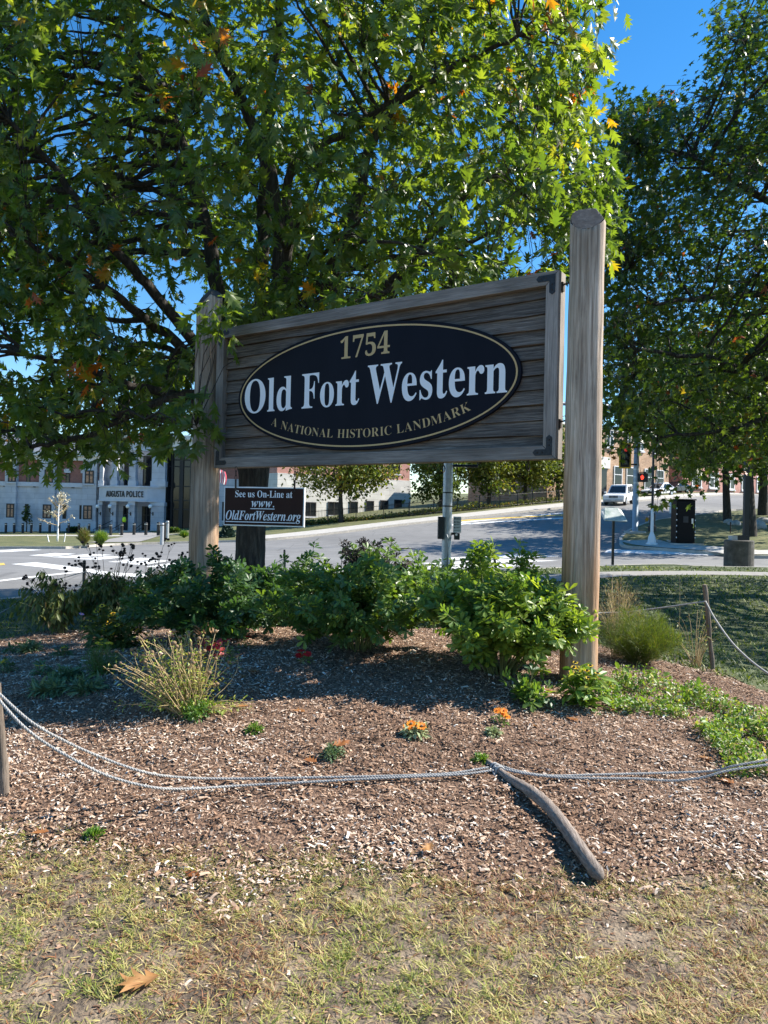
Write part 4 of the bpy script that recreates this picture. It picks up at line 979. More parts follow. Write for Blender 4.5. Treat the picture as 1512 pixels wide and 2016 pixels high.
for px, r0, r1 in [([(455,800,11.8),(330,655,11),(205,555,10.2),(60,480,9.5)], .12, .03), ([(440,830,11.6),(330,770,11),(220,742,10.5),(60,700,9.6)], .11, .03),
                   ([(440,600,12.2),(400,400,12.5),(330,200,12.5),(250,0,12.5),(200,-300,12.5)], .16, .03), ([(545,640,12),(548,400,12),(480,180,12),(400,10,11.6),(380,-300,11.5)], .17, .03),
                   ([(610,640,12.5),(690,420,12.5),(740,250,12.6),(830,90,12.8),(860,-200,13)], .15, .03), ([(560,560,11.7),(570,330,11.3),(690,250,10.9),(860,150,10.3),(1020,70,9.8)], .1, .025),
                   ([(640,680,12.8),(760,560,13.5),(900,480,14),(1060,410,14.5)], .11, .03), ([(430,740,11.5),(320,590,10.8),(220,470,10.4),(120,330,10),(20,240,9.5)], .11, .03),
                   ([(515,560,13),(520,300,13.2),(560,-100,13),(560,-450,13)], .16, .03), ([(440,840,11.4),(370,812,10.8),(260,805,10),(130,820,9.2)], .1, .03),
                   ([(560,760,13.6),(660,600,15),(740,400,16)], .1, .03), ([(600,700,12.4),(800,520,12),(930,380,11.4),(1090,300,10.6)], .1, .025), ([(380,780,11),(200,850,10),(60,880,9.2)], .08, .025)]:
    oak_limbs.append(([tuple(fk0 - Vector((0, 0, .1)))] + [A3(*p) for p in px], r0, r1))
make_tree('oak_tree', 'big spreading oak tree with dark trunk behind the sign board and lobed green leaves', tuple(tb), [tuple(tb - Vector((0, 0, .2))), tuple(tb + Vector((.0, 0, 1.0))), tuple(fk0)], .245, oak_limbs,
          cs[:, :3], OAK, 'oak', 'leaf', 'oak_leaf', .215, 7, ti, 300, 300, out_c=(-2.4, 12.3, 6.0))

mp_poly = [(1430,-620),(1415,-60),(1395,60),(1390,130),(1300,185),(1210,235),(1195,330),(1190,560),(1192,720),(1200,800),(1235,850),(1290,880),(1330,930),(1420,940),(1512,900),(2300,900),(2300,-620)]
mp_gaps = [(1185,560,25,60,.1),(1190,760,22,60,.15),(1500,400,30,40,.3),(1260,560,30,35,.45),(1400,620,30,25,.5),(1330,690,60,30,.5),(1215,700,25,40,.4),(1395,150,40,30,.4)]
cs = sample_crown(5800, (1180, 1950), (-560, 960), (11.5, 22), mp_poly, mp_gaps, (11.0, 17.0, 7.2), (7.6, 5.8, 6.4))
extra = []
for u, v, Y, k, sp in [(1300,985,15,4,.1),(1345,962,14.5,4,.12),(1215,860,15,6,.25),(1260,830,14.6,6,.3),(1330,880,15,8,.3),(1230,800,15,6,.3),(1385,905,15,8,.35),(1205,650,15,5,.25)]:
    for _ in range(k): extra.append([*(np.array(at(u, v, Y)) + rng.normal(0, sp, 3)), u, v])
fu = np.concatenate([rng.uniform(1175, 1300, 420), rng.uniform(1168, 1240, 150), rng.uniform(1205, 1340, 110)]); fv = np.concatenate([rng.uniform(215, 880, 420), rng.uniform(400, 850, 150), rng.uniform(195, 310, 110)]); fY = rng.uniform(13.2, 17.5, 680)
for a, b, c in zip(fu, fv, fY):
    if not (a < 1200 and b < 330): extra.append([*at(a, b, c), a, b])
fu = rng.uniform(1400, 1620, 330); fv = rng.uniform(-90, 330, 330); fY = rng.uniform(13.5, 18, 330)
for a, b, c in zip(fu, fv, fY):
    if a > 1400 + .12 * max(0, 120 - b) or b > 140: extra.append([*at(a, b, c), a, b])
# boughs outside the picture that shade the lawn beyond the bed
for _ in range(1300):
    q = rand_unit(1)[0] * rng.random() ** .33; extra.append([12.6 + 4.2 * q[0], 11.6 + 2.9 * q[1], 6.2 + 2.8 * q[2], 2000, 500])
cs = np.concatenate([cs, np.array(extra)]); uu, vv = cs[:, 3], cs[:, 4]
ti = np.clip(rng.normal(.4, .17, len(cs)) + .22 * np.clip((vv - 560) / 250, 0, 1), .02, .9); rust = rng.random(len(cs)) < .02; ti = np.where(rust, rng.uniform(.93, 1, len(cs)), ti)  # lower boughs tinted yellower, sunlight there put into the leaf colour
mb = Vector((12.6, 17.2, 0)); mb.z = gz(mb.x, mb.y); fk1 = mb + Vector((-.1, 0, 3.4))
mlimbs = []
for px, r0, r1 in [([(1640,700,16.5),(1510,590,16),(1400,580,15.5),(1290,600,15)], .12, .03), ([(1680,560,16.5),(1500,400,16),(1400,330,15.5),(1290,290,15)], .13, .03),
                   ([(1740,400,17),(1640,100,17),(1560,-150,17)], .16, .03), ([(1800,350,18),(1850,0,18.5),(1850,-300,18)], .15, .03), ([(1650,760,15.8),(1500,740,15),(1380,700,14.5),(1250,690,14.2)], .1, .03),
                   ([(1650,780,16),(1500,830,15.2),(1400,850,14.8),(1300,860,14.6)], .09, .025), ([(1900,650,17.5),(2100,550,17)], .12, .03), ([(1700,600,19),(1560,380,20),(1450,250,20.5)], .12, .03)]:
    mlimbs.append(([tuple(fk1 - Vector((0, 0, .15)))] + [A3(*p) for p in px], r0, r1))
make_tree('maple_tree', 'dark green maple tree reaching in over the lawn beside the lamp post', tuple(mb), [tuple(mb - Vector((0, 0, .2))), tuple(mb + Vector((.05, 0, 1.6))), tuple(fk1)], .3, mlimbs,
          cs[:, :3], MAPLE, 'maple', 'leaf', 'maple_leaf', .155, 6, ti, 200, 220, out_c=(11, 17, 6), spread=.12)

def far_tree(name, label, base, h, rx, zc, rz, tr, nclump, nleaf, lsize, mat, tmu, group=None, ry=None, tsd=.15):
    base = Vector(base); t = thing(name, label, 'tree', base, group); c = np.array(base) + np.array([0, 0, zc]); ry = ry or rx
    m = MB(); top = base + Vector((random.uniform(-.2, .2), 0, zc * .9))
    m.tube(smooth_path([base - Vector((0, 0, .2)), base + Vector((0, 0, .25)), base.lerp(top, .5) + Vector((random.uniform(-.1, .1), 0, 0)), top], 4), [tr * 1.35] + [tr * 1.1] * 4 + list(np.linspace(tr, tr * .4, 8)), 10)
    m.build('trunk', 'bark', t, smooth=True)
    d = rand_unit(nclump); rr = rng.uniform(.45, 1, (nclump, 1)) ** .6; cc = c + d * rr * np.array([rx, ry, rz]) * rng.uniform(.8, 1.12, (nclump, 1))
    paths = []
    for q in cc[:min(nclump, 26)]:
        a = np.array(base) + np.array([0, 0, zc * random.uniform(.45, .85)]); paths.append((np.array([a, (a + q) / 2 + np.array([0, 0, .2]), q]), np.array([tr * .35, tr * .2, tr * .06])))
    tubes_obj('branches', paths, 'bark', t, 5)
    k = rng.integers(0, nclump, nleaf); sp = .2 * (rx + rz) / 2
    P = cc[k] + rng.normal(0, sp, (nleaf, 3)) * np.array([1, 1, .75]); P[:, 2] = np.maximum(P[:, 2], base.z + .6)
    dd = rand_unit(nleaf) + np.array([0, 0, -.5]); Rm = frames(dd, rand_unit(nleaf) * .6 + np.array([0, 0, 1]))
    S = lsize * rng.uniform(.7, 1.3, nleaf); ti = np.clip(tmu + rng.normal(0, tsd, nclump)[k] + rng.normal(0, .08, nleaf), 0, 1)
    stuff_mesh('crown', [scatter(*CARD4, P, Rm, S * 1.08, ti)], mat, t)
    return t
def gp(u, Y, v=1000): p = at(u, v, Y); return (p.x, p.y, gz(p.x, p.y))
# maples behind the iron fence
far_tree('street_maple', 'yellowing maple in front of the pale stone wing, behind the iron fence', gp(672, 63), 8.5, 4.3, 5.0, 3.0, .22, 60, 7000, .3, 'street_leaf', .5, ry=3)
far_tree('street_maple', 'dense green maple with orange tips behind the grey signal pole', gp(868, 68), 8, 2.7, 4.4, 3.2, .2, 50, 6000, .3, 'street_leaf', .38)
far_tree('street_maple', 'broad green maple with bare lower stems behind the iron fence', gp(962, 71), 8, 3.0, 4.6, 3.1, .2, 50, 6000, .3, 'street_leaf', .42)
far_tree('street_maple', 'golden green maple with straight dark stem behind the iron fence', gp(1034, 74), 8, 2.8, 4.5, 3.0, .2, 50, 6000, .3, 'street_leaf', .5)
far_tree('street_maple', 'green maple beside the tan brick shops', gp(1098, 78), 8.5, 3.2, 4.8, 3.8, .2, 50, 6500, .32, 'street_leaf', .35)
# park trees on the corner verge
far_tree('park_tree', 'thick-trunked shade tree rising behind the concrete lamp base', gp(1478, 40), 13, 5.6, 8.0, 4.2, .3, 80, 9000, .34, 'park_leaf', .4)
far_tree('park_tree', 'shade tree with slim straight trunk beside the uphill road', gp(1432, 55), 13, 5.5, 8.4, 4.4, .27, 70, 8000, .38, 'park_leaf', .5)
far_tree('park_tree', 'shade tree with leaning trunk above the pale rocks', gp(1502, 60), 14, 6.5, 8.5, 5.0, .36, 80, 9000, .4, 'park_leaf', .5)
far_tree('park_tree', 'tall shade tree farther up the verge, behind the other park trees', gp(1600, 50), 14, 6.5, 8.5, 5.0, .36, 80, 8000, .4, 'park_leaf', .4)
for i, (x, y, h, lab) in enumerate([(-62, 128, 17, 'far green tree rising behind the police station roof, tallest of its row'), (-30, 140, 14, 'far green tree behind the glass front of the police station'), (-8, 150, 13, 'far rounded tree behind the pale stone wing'),
                                (62, 150, 16, 'far reddish tree beyond the parked cars on the hill'), (90, 140, 17, 'far green tree beyond the top of the hill road'), (-85, 115, 15, 'far bushy tree beyond the station lawn')]):
    far_tree('far_tree', lab, (x, y, gz(x, y)), h, h * .42, h * .55, h * .42, .3, 60, 4500, .65, 'street_leaf' if i == 3 else 'park_leaf', .6 if i == 3 else .4)

# ------------------------------------------------------------------ shrubs
def grow(base, rx, h, nst, seed, lean=(0, 0), up=.55, drop=.55):
    """arching stems: list of Nx3 paths"""
    r = np.random.default_rng(seed); out = []; b = np.array(base)
    for i in range(nst):
        az = r.uniform(0, 2 * np.pi); q = math.sqrt(r.uniform(.02, 1)); e = b + np.array([math.cos(az) * rx * q + lean[0] * h, math.sin(az) * rx * q + lean[1] * h, h * (1 - drop * q * q) * r.uniform(.78, 1.08)])
        s0 = b + np.array([math.cos(az), math.sin(az), 0]) * r.uniform(.02, .16) * rx; mid = s0 + (e - s0) * np.array([.3, .3, up]) + r.normal(0, .03, 3) * h
        t = np.linspace(0, 1, 8)[:, None]; out.append((1 - t) ** 2 * s0 + 2 * t * (1 - t) * mid + t * t * e)
    return out
def leaves_on(paths, per, t0, size, seed, tmu, tsd=.13, droop=.1, outw=.7, spread=.02):
    r = np.random.default_rng(seed); P, D = [], []
    for p in paths:
        t = t0 + (1 - t0) * r.random(per) ** .8; k = t * (len(p) - 1); i = np.minimum(k.astype(int), len(p) - 2); f = (k - i)[:, None]
        P.append(p[i] * (1 - f) + p[i + 1] * f); D.append(norm(p[i + 1] - p[i]))
    P = np.concatenate(P); D = np.concatenate(D); n = len(P); s = norm(np.cross(D, rand_unit(n)))
    d = D * .45 + s * outw + np.array([0, 0, -droop]); P = P + s * spread
    Nn = np.array([0, 0, 1.]) + .5 * r.normal(size=(n, 3)) + .2 * D
    S = size * r.uniform(.65, 1.25, n); return P, frames(d, Nn), S, np.clip(r.normal(tmu, tsd, n), 0, 1)
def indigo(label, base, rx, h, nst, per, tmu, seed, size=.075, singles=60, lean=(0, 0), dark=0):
    t = thing('indigo_shrub', label, 'shrub', base, 'indigo shrubs in the bed'); ps = grow(base, rx, h, nst, seed, lean)
    tubes_obj('stems', [(p, np.linspace(.006, .0025, len(p))) for p in ps], 'green_stem', t, 5)
    # short side shoots
    sh = []
    r = np.random.default_rng(seed + 1)
    for p in ps:
        for _ in range(4):
            k = r.integers(3, 7); a = p[k]; e = a + r.normal(0, .09, 3) + (a - np.array(base)) * .12 + np.array([0, 0, .03]); sh.append(np.linspace(0, 1, 4)[:, None] * (e - a) + a)
    tubes_obj('shoots', [(p, np.linspace(.003, .0015, 4)) for p in sh], 'green_stem', t, 4)
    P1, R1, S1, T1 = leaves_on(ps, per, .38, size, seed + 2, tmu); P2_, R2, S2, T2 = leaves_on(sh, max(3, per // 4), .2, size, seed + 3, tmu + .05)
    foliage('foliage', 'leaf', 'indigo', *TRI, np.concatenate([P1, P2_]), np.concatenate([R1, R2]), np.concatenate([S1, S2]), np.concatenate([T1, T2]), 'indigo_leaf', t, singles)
    if dark:
        dp = []
        for _ in range(dark):
            a = np.array(base) + np.array([r.normal(.1, .12), r.normal(.12, .1), h * .7]); e = a + np.array([r.normal(0, .12), r.normal(0, .08), r.uniform(.16, .36)]); dp.append(np.linspace(0, 1, 6)[:, None] * (e - a) + a)
        tubes_obj('withered_shoots', [(p, np.full(6, .003)) for p in dp], 'dark_stem', t, 4)
        P1, R1, S1, T1 = leaves_on(dp, 16, .25, size * .62, seed + 7, .5)
        o = foliage('withered_leaves', 'leaf', 'dk', *TRI, P1, R1, S1, T1, 'dry_dark_leaf', t); o['label'] = 'blackened withered leaves at the top'
    return t
indigo('bright green leafy shrub sprawling against the chisel-topped log post', hit(985, 1332), .74, .96, 70, 36, .72, 31, .074, 200)
indigo('green leafy shrub with blackened dry shoots at its top', hit(705, 1283), .95, .9, 66, 34, .5, 32, .072, 150, dark=22)
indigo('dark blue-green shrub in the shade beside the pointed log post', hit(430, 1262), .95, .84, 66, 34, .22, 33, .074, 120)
indigo('low leafy shrub behind the others, filling in below the grey signal pole', hit(900, 1245), 1.1, .8, 56, 30, .45, 34, .074, 60)
indigo('dull green shrub between the dark and the black-topped shrub', hit(565, 1240), .8, .8, 44, 30, .34, 35, .074, 60)
indigo('small low sprig of round leaves on the mulch in front of the bright shrub', hit(1040, 1392), .12, .16, 8, 9, .6, 36, .07, 30)

# feathery blue-star clump and dry grass right of the post
def feathery():
    b = hit(1256, 1312); t = thing('feathery_shrub', 'rounded feathery fine-leaved plant beside the chisel-topped log post', 'plant', b); ps = grow(b, .42, .52, 185, 41)
    tubes_obj('stems', [(p, np.full(len(p), .0016)) for p in ps], 'green_stem', t, 3)
    P, Rm, S, ti = leaves_on(ps, 75, .2, .07, 42, .45, .2, droop=-.2, outw=.6)
    stuff_mesh('foliage', [scatter(*BLADE, P, Rm, np.stack([S * .45, S, S], -1), ti)], 'feather_leaf', t)
    b = hit(1212, 1300); t = thing('dry_grass_clump', 'wispy tan seeding grass standing behind the feathery plant', 'grass clump', b); ps = grow(b, .26, .82, 60, 43, up=.7)
    tubes_obj('stems', [(p, np.full(len(p), .0014)) for p in ps], 'dry_stem', t, 3)
    P, Rm, S, ti = leaves_on(ps, 26, .55, .045, 44, .72, .1, droop=0); stuff_mesh('seed_heads', [scatter(*BLADE, P, Rm, np.stack([S * .5, S, S], -1), ti)], 'grass_blade', t)
    b = hit(1368, 1312); t = thing('bare_twig_plant', 'bare tan twigs standing by the leaning rope stake', 'plant', b); ps = grow(b, .34, .62, 16, 45, up=.8)
    tubes_obj('twigs', [(p, np.linspace(.004, .0015, len(p))) for p in ps], 'dry_stem', t, 4)
    P, Rm, S, ti = leaves_on(ps, 3, .4, .05, 46, .8, .1); stuff_mesh('leaves', [scatter(*LANCE, P, Rm, S, ti)], 'olive_leaf', t)
    b = hit(1335, 1290); t = thing('tall_dry_stalk', 'single tall pale dry stalk between feathery plant and stake', 'plant', b); p = np.array([b[:], (b + Vector((.01, 0, .5)))[:], (b + Vector((.0, 0, .86)))[:]])
    tubes_obj('stalk', [(p, np.array([.004, .003, .002]))], 'dry_stem', t, 5)
feathery()

# ------------------------------------------------------------------ perennials on the left
def seed_stalks():
    specs = [(120,1250,.42,9,51,(-.25,0),'seed-head stalks leaning out over the lawn at the bed edge'),(215,1235,.55,22,52,(-.05,.1),'tall dark seed-head stalks around the thin rope stake'),(300,1222,.45,20,53,(.1,.15),'upright dark seed-head stalks in front of the white crossing bars')]
    for u, v, rx, nst, seed, lean, lab in specs:
        b = hit(u, v); t = thing('coneflower_clump', lab, 'plant', b, 'spent coneflowers'); ps = grow(b, rx, 1.12 if u > 150 else .85, nst, seed, lean, up=.62, drop=.25)
        side = []; r = np.random.default_rng(seed)
        for p in ps:
            for _ in range(2):
                a = p[6]; e = p[7] + np.array([r.normal(0, .06), r.normal(0, .06), r.uniform(-.06, .05)]); side.append(np.array([a, (a + e) / 2 + [0, 0, -.01], e]))
        tubes_obj('stems', [(p, np.linspace(.0042, .0022, 8)) for p in ps] + [(p, np.full(3, .0016)) for p in side], 'dark_stem', t, 4)
        m = MB()
        for p in [q[-1] for q in ps] + [q[-1] for q in side]:
            s = r.uniform(.016, .025); m.sphere(p, s, 7, 5, .8)
            for k in range(6):
                a = k * 1.05 + r.uniform(0, 1); c = Vector(p); d = Vector((math.cos(a), math.sin(a), -.1)) * s * 2.0; q = Vector((-d.y, d.x, 0)) * .35
                m.add([c - q, c + q, c + d], [(0, 1, 2)])
        o = m.build('seed_heads', 'seed_head', t); o['kind'] = 'stuff'
        low = grow(b, rx * 1.1, .78, nst * 6, seed + 5, lean, up=.8)
        tubes_obj('leafy_stems', [(p, np.full(8, .003)) for p in low], 'green_stem', t, 4)
        P, Rm, S, ti = leaves_on(low, 15, .25, .1, seed + 6, .5, .25, droop=.9, outw=.5); S3 = np.stack([S * .6, S, S], -1)
        foliage('foliage', 'leaf', 'olive', *BROAD, P, Rm, S3, ti, 'olive_leaf', t, 60)
seed_stalks()
def flower(t, name, c, up, r, npet, mat, ccol, cr, wd=.45, cup=.15):
    """one flower: petals plus a raised centre"""
    c = Vector(c); up = Vector(up).normalized(); x = up.orthogonal().normalized(); y = up.cross(x); V, Fc, Ti = [], [], []
    for k in range(npet):
        a = 2 * math.pi * k / npet + random.uniform(-.1, .1); d = x * math.cos(a) + y * math.sin(a); s = up.cross(d); b = len(V); L = r * random.uniform(.85, 1.1); w_ = L * wd
        V += [c + d * cr * .5, c + d * L * .6 - s * w_ * .5 + up * cup * L * .6, c + d * L + up * cup * L * .5, c + d * L * .6 + s * w_ * .5 + up * cup * L * .6]
        Fc += [(b, b + 1, b + 2), (b, b + 2, b + 3)]; Ti += [random.random()] * 4
    V = np.array([v[:] for v in V]) - np.array(origin(t)); o = link(name, mesh_np(name, V, np.array(Fc), Ti), mat, t)
    m = MB(); m.sphere(c + up * cr * .4, cr, 7, 5, .8); m.build('flower_centre', ccol, o)
    return o
def flower_plant(name, label, base, rx, h, nst, per, leafT, lsize, leafmat_, nfl, fr, npet, pmat, ccol, cr, seed, tmu=.5, group=None, wd=.45, ridx=None, droop=.2, flh=None, facecam=.35):
    t = thing(name, label, 'flower', base, group); ps = grow(base, rx, h, nst, seed)
    tubes_obj('stems', [(p, np.full(8, .0018)) for p in ps], 'green_stem', t, 4)
    P, Rm, S, ti = leaves_on(ps, per, .08, lsize, seed + 1, tmu, .2, droop=droop); stuff_mesh('foliage', [scatter(*leafT, P, Rm, S, ti)], leafmat_, t, smooth=False)
    hs = sorted(ps, key=lambda p: -p[-1][2])[:nfl]; toc = (CAM - Vector(base)).normalized()
    for p in hs:
        flower(t, 'flower_head', p[-1], Vector((random.uniform(-.3, .3), random.uniform(-.3, .3), 1)) + toc * facecam, fr, npet, pmat, ccol, cr, wd)
    return t
for (u, v, rx, h, nst, nf, lab, sd) in [(200,1285,.2,.42,26,20,'black-eyed susans flowering in the shade below the seed-head stalks',61), (240,1282,.2,.36,22,14,'black-eyed susans leaning towards the dark shrub',62)]:
    flower_plant('black_eyed_susan', lab, hit(u, v), rx, h, nst, 14, LANCE, .09, 'olive_leaf', nf, .033, 10, 'petal_yellow', 'seed_head', .011, sd, .25)
flower_plant('black_eyed_susan', 'black-eyed susans with long yellowing leaves at the foot of the chisel-topped post', hit(1150, 1400), .17, .34, 34, 9, LANCE, .1, 'fresh_leaf', 15, .024, 10, 'petal_yellow', 'seed_head', .01, 63, .6)
flower_plant('tickseed', 'lacy green tickseed with a few yellow flowers by the black-eyed susans', hit(200, 1335), .17, .3, 60, 26, BLADE, .05, 'fresh_leaf', 7, .024, 8, 'petal_yellow', 'petal_yellow', .006, 64, .25)
for (u, v, lab, sd) in [(120,1300,'low yellow daisy on dark mulch nearest the shrub bed',65),(85,1335,'low yellow daisy with two open flowers on dark mulch',66),(10,1330,'low yellow daisy at the edge of the lawn',67),(30,1290,'low green seedling clump by the dark lawn edge',68)]:
    flower_plant('yellow_daisy', lab, hit(u, v), .1, .13, 10, 10, LANCE, .06, 'sage_leaf', 2, .026, 8, 'petal_yellow', 'petal_yellow', .007, sd, .4)
for (u, v, rx, lab, sd) in [(95,1372,.16,'grey-green lance-leaved rosettes spreading on shaded mulch',71),(170,1372,.17,'grey-green rosettes beside the dried stalk plant',72),(130,1345,.14,'loose green seedlings behind the grey-green rosettes',73),(60,1290,.1,'thin pale seedlings near the lawn edge',74)]:
    b = hit(u, v); t = thing('rosette_plant', lab, 'plant', b); ps = grow(b, rx, .12, 26, sd); tubes_obj('stems', [(p, np.full(8, .0016)) for p in ps], 'green_stem', t, 3)
    P, Rm, S, ti = leaves_on(ps, 12, .1, .075, sd + 30, .5, .2); foliage('foliage', 'leaf', 'sage', *LANCE, P, Rm, np.stack([S * .7, S, S], -1), ti, 'sage_leaf', t, 20)
# one violet bloom
flower_plant('violet_aster', 'single pale violet flower among the olive leaves', hit(160, 1262), .04, .32, 3, 6, LANCE, .06, 'olive_leaf', 1, .035, 14, 'petal_violet', 'petal_yellow', .008, 69, .4)
def dried_plant():
    b = hit(375, 1412); t = thing('dried_stalk_plant', 'golden dried stalks with round seed heads fanning up from the mulch', 'plant', b); ps = []
    r = np.random.default_rng(81)
    for i in range(150):
        az = r.uniform(-.2, 1) ; e = np.array(b) + np.array([r.normal(-.13, .19), r.normal(.06, .14), r.uniform(.2, .56)]); s0 = np.array(b) + r.normal(0, .035, 3) * np.array([1, 1, 0])
        e[2] -= max(0, abs(e[0] - b.x + .1) - .25) * .7; e[2] = max(e[2], b.z + .12)
        mid = (s0 + e) / 2 + np.array([r.normal(0, .07), r.normal(0, .05), r.normal(.05, .05)]); q = np.linspace(0, 1, 8)[:, None]; ps.append((1 - q) ** 2 * s0 + 2 * q * (1 - q) * mid + q * q * e)
    for i in range(26):   # flattened outer stems
        s0 = np.array(b) + r.normal(0, .03, 3) * np.array([1, 1, 0]); az = r.uniform(-.9, .9) + (math.pi if r.random() < .5 else 0); e = s0 + np.array([math.cos(az) * r.uniform(.2, .5), math.sin(az) * .3, r.uniform(.03, .12)]); e[2] = max(e[2], gz(e[0], e[1]) + .02)
        mid = (s0 + e) / 2 + np.array([0, 0, .08]); q = np.linspace(0, 1, 8)[:, None]; ps.append((1 - q) ** 2 * s0 + 2 * q * (1 - q) * mid + q * q * e)
    tubes_obj('stalks', [(p, np.linspace(.0032, .0019, 8)) for p in ps], 'dry_stem', t, 4)
    for p in ps[:90]: MB().sphere(p[-1], r.uniform(.009, .016), 8, 6, .85).build('seed_head', 'seed_head_brown', t, smooth=True)
    P, Rm, S, ti = leaves_on(ps, 16, .1, .028, 82, .9, .12); stuff_mesh('dry_leaves', [scatter(*LANCE, P, Rm, S, ti)], 'fresh_leaf', t)
    low = grow(b + Vector((.06, -.05, 0)), .15, .13, 40, 83); P, Rm, S, ti = leaves_on(low, 26, .1, .028, 84, .3, .2); stuff_mesh('green_base', [scatter(*LANCE, P, Rm, S, ti)], 'fresh_leaf', t)
dried_plant()
# a sumac-like seedling with ladder leaves and crimson basal leaves
def ladder_plant():
    b = hit(405, 1300); t = thing('ladder_leaf_seedling', 'seedling with ladder-like green leaves and crimson lower leaves', 'plant', b); ps = []
    for dx, dz, dy in ((-.12, .3, 0), (.02, .34, -.05), (.16, .3, .02)): ps.append(np.array([np.array(b), np.array(b) + [dx * .4, dy, dz * .9], np.array(b) + [dx, dy, dz], np.array(b) + [dx * 1.8, dy, dz * .85]]))
    tubes_obj('stems', [(p, np.full(4, .002)) for p in ps], 'green_stem', t, 4)
    P, Rm, S, ti = leaves_on(ps, 16, .55, .07, 85, .6); stuff_mesh('foliage', [scatter(*LANCE, P, Rm, S, ti)], 'fresh_leaf', t)
    low = grow(b, .14, .12, 8, 86); P, Rm, S, ti = leaves_on(low, 4, .5, .09, 87, .5); stuff_mesh('crimson_leaves', [scatter(*BROAD, P, Rm, S, ti)], 'red_leaf', t)
ladder_plant()
for (u, v, lab, sd, h, nf) in [(598,1312,'red flower clump on sunlit mulch, two blooms',91,.14,3),(450,1310,'red flower on a thin stem at the edge of the sign shadow',92,.24,1),(486,1280,'small red flower in deep shade under the dark shrub',93,.12,1)]:
    flower_plant('red_flower', lab, hit(u, v), .06, h, 8, 6, LANCE, .04, 'fresh_leaf', nf, .038, 9, 'petal_red', 'petal_red', .008, sd, .5, wd=.7)
flower_plant('marigold', 'orange zinnia clump with three blooms on sunlit mulch', hit(818, 1458), .08, .11, 14, 12, LANCE, .05, 'pale_leaf', 4, .036, 12, 'petal_orange', 'seed_head_brown', .01, 94, .5, wd=.5, facecam=.8)
flower_plant('marigold', 'orange flower stems standing behind the fallen stake', hit(985, 1432), .05, .13, 8, 5, LANCE, .035, 'fresh_leaf', 5, .028, 10, 'petal_orange', 'petal_orange', .007, 95, .5, wd=.6, facecam=.8)
for (u, v, rx, h, mt, lab, sd) in [(500,1448,.055,.07,'fresh_leaf','small bright green leafy tuft on open mulch',96),(970,1452,.055,.06,'pale_leaf','pale grey-green cushion plant beside the orange flower stems',97),(946,1506,.05,.05,'fresh_leaf','tiny green sprout at the tip of the fallen stake',98),(655,1500,.075,.1,'sage_leaf','green sprig half covered by orange oak leaves',99),(185,1700-48,.04,.02,'fresh_leaf','tiny weed at the edge of the dry lawn',100)]:
    b = hit(u, v); t = thing('small_plant', lab, 'plant', b); ps = grow(b, rx, h, 26, sd); tubes_obj('stems', [(p, np.full(8, .0014)) for p in ps], 'green_stem', t, 3)
    P, Rm, S, ti = leaves_on(ps, 14, .2, .026, sd + 40, .5, .2); stuff_mesh('foliage', [scatter(*LANCE, P, Rm, S, ti)], mt, t)
# trailing ground cover down the right of the bed
def ground_cover():
    poly = [P2(*p) for p in [(1185,1345),(1290,1352),(1400,1392),(1560,1440),(1560,1545),(1420,1548),(1395,1475),(1320,1425),(1200,1412),(1165,1385)]]
    m = 60000; x = rng.uniform(1.3, 4.2, m); y = rng.uniform(3.8, 6.6, m); wx = x + .14 * (vnoise(x, y, 4, 31) - .5) * 2; k = inside(poly, wx, y) & (vnoise(x, y, 5, 32) > .36 + .12 * (vnoise(x, y, 1.5, 35) - .3)); x, y = x[k][:13000], y[k][:13000]; m = len(x)
    hh = .02 + .13 * rng.random(m) * (.4 + vnoise(x, y, 3, 33)); P = np.stack([x, y, G(x, y) + hh], -1)
    d = rand_unit(m) + np.array([0, 0, .35]); Rm = frames(d, np.array([0, 0, 1.]) + .5 * rng.normal(size=(m, 3)))
    S = rng.uniform(.014, .036, m); big = rng.random(m) < .05; S = np.where(big, S * 2.1, S)
    t = thing('ground_cover_plant', 'bright green trailing ground cover spilling down the bed edge past the chisel-topped post', 'ground cover', (2.2, 5.2, gz(2.2, 5.2)))
    k = rng.random(m) < .9; ti = np.clip(rng.normal(.62, .25, m), 0, 1)
    foliage('foliage', 'leaf', 'gc', *BROAD, P[k], Rm[k], np.stack([S, S, S], -1)[k], ti[k], 'fresh_leaf', t, 60)
    stuff_mesh('dry_bits', [scatter(*BROAD, P[~k], Rm[~k], S[~k] * .8, ti[~k])], 'white_leaf', t)
    st_ = [(np.array([p, p + [0, 0, -.05], [p[0], p[1], gz(p[0], p[1]) - .005]]), np.full(3, .0013)) for p in P[::9]]; tubes_obj('stems', st_, 'green_stem', t, 3)
ground_cover()

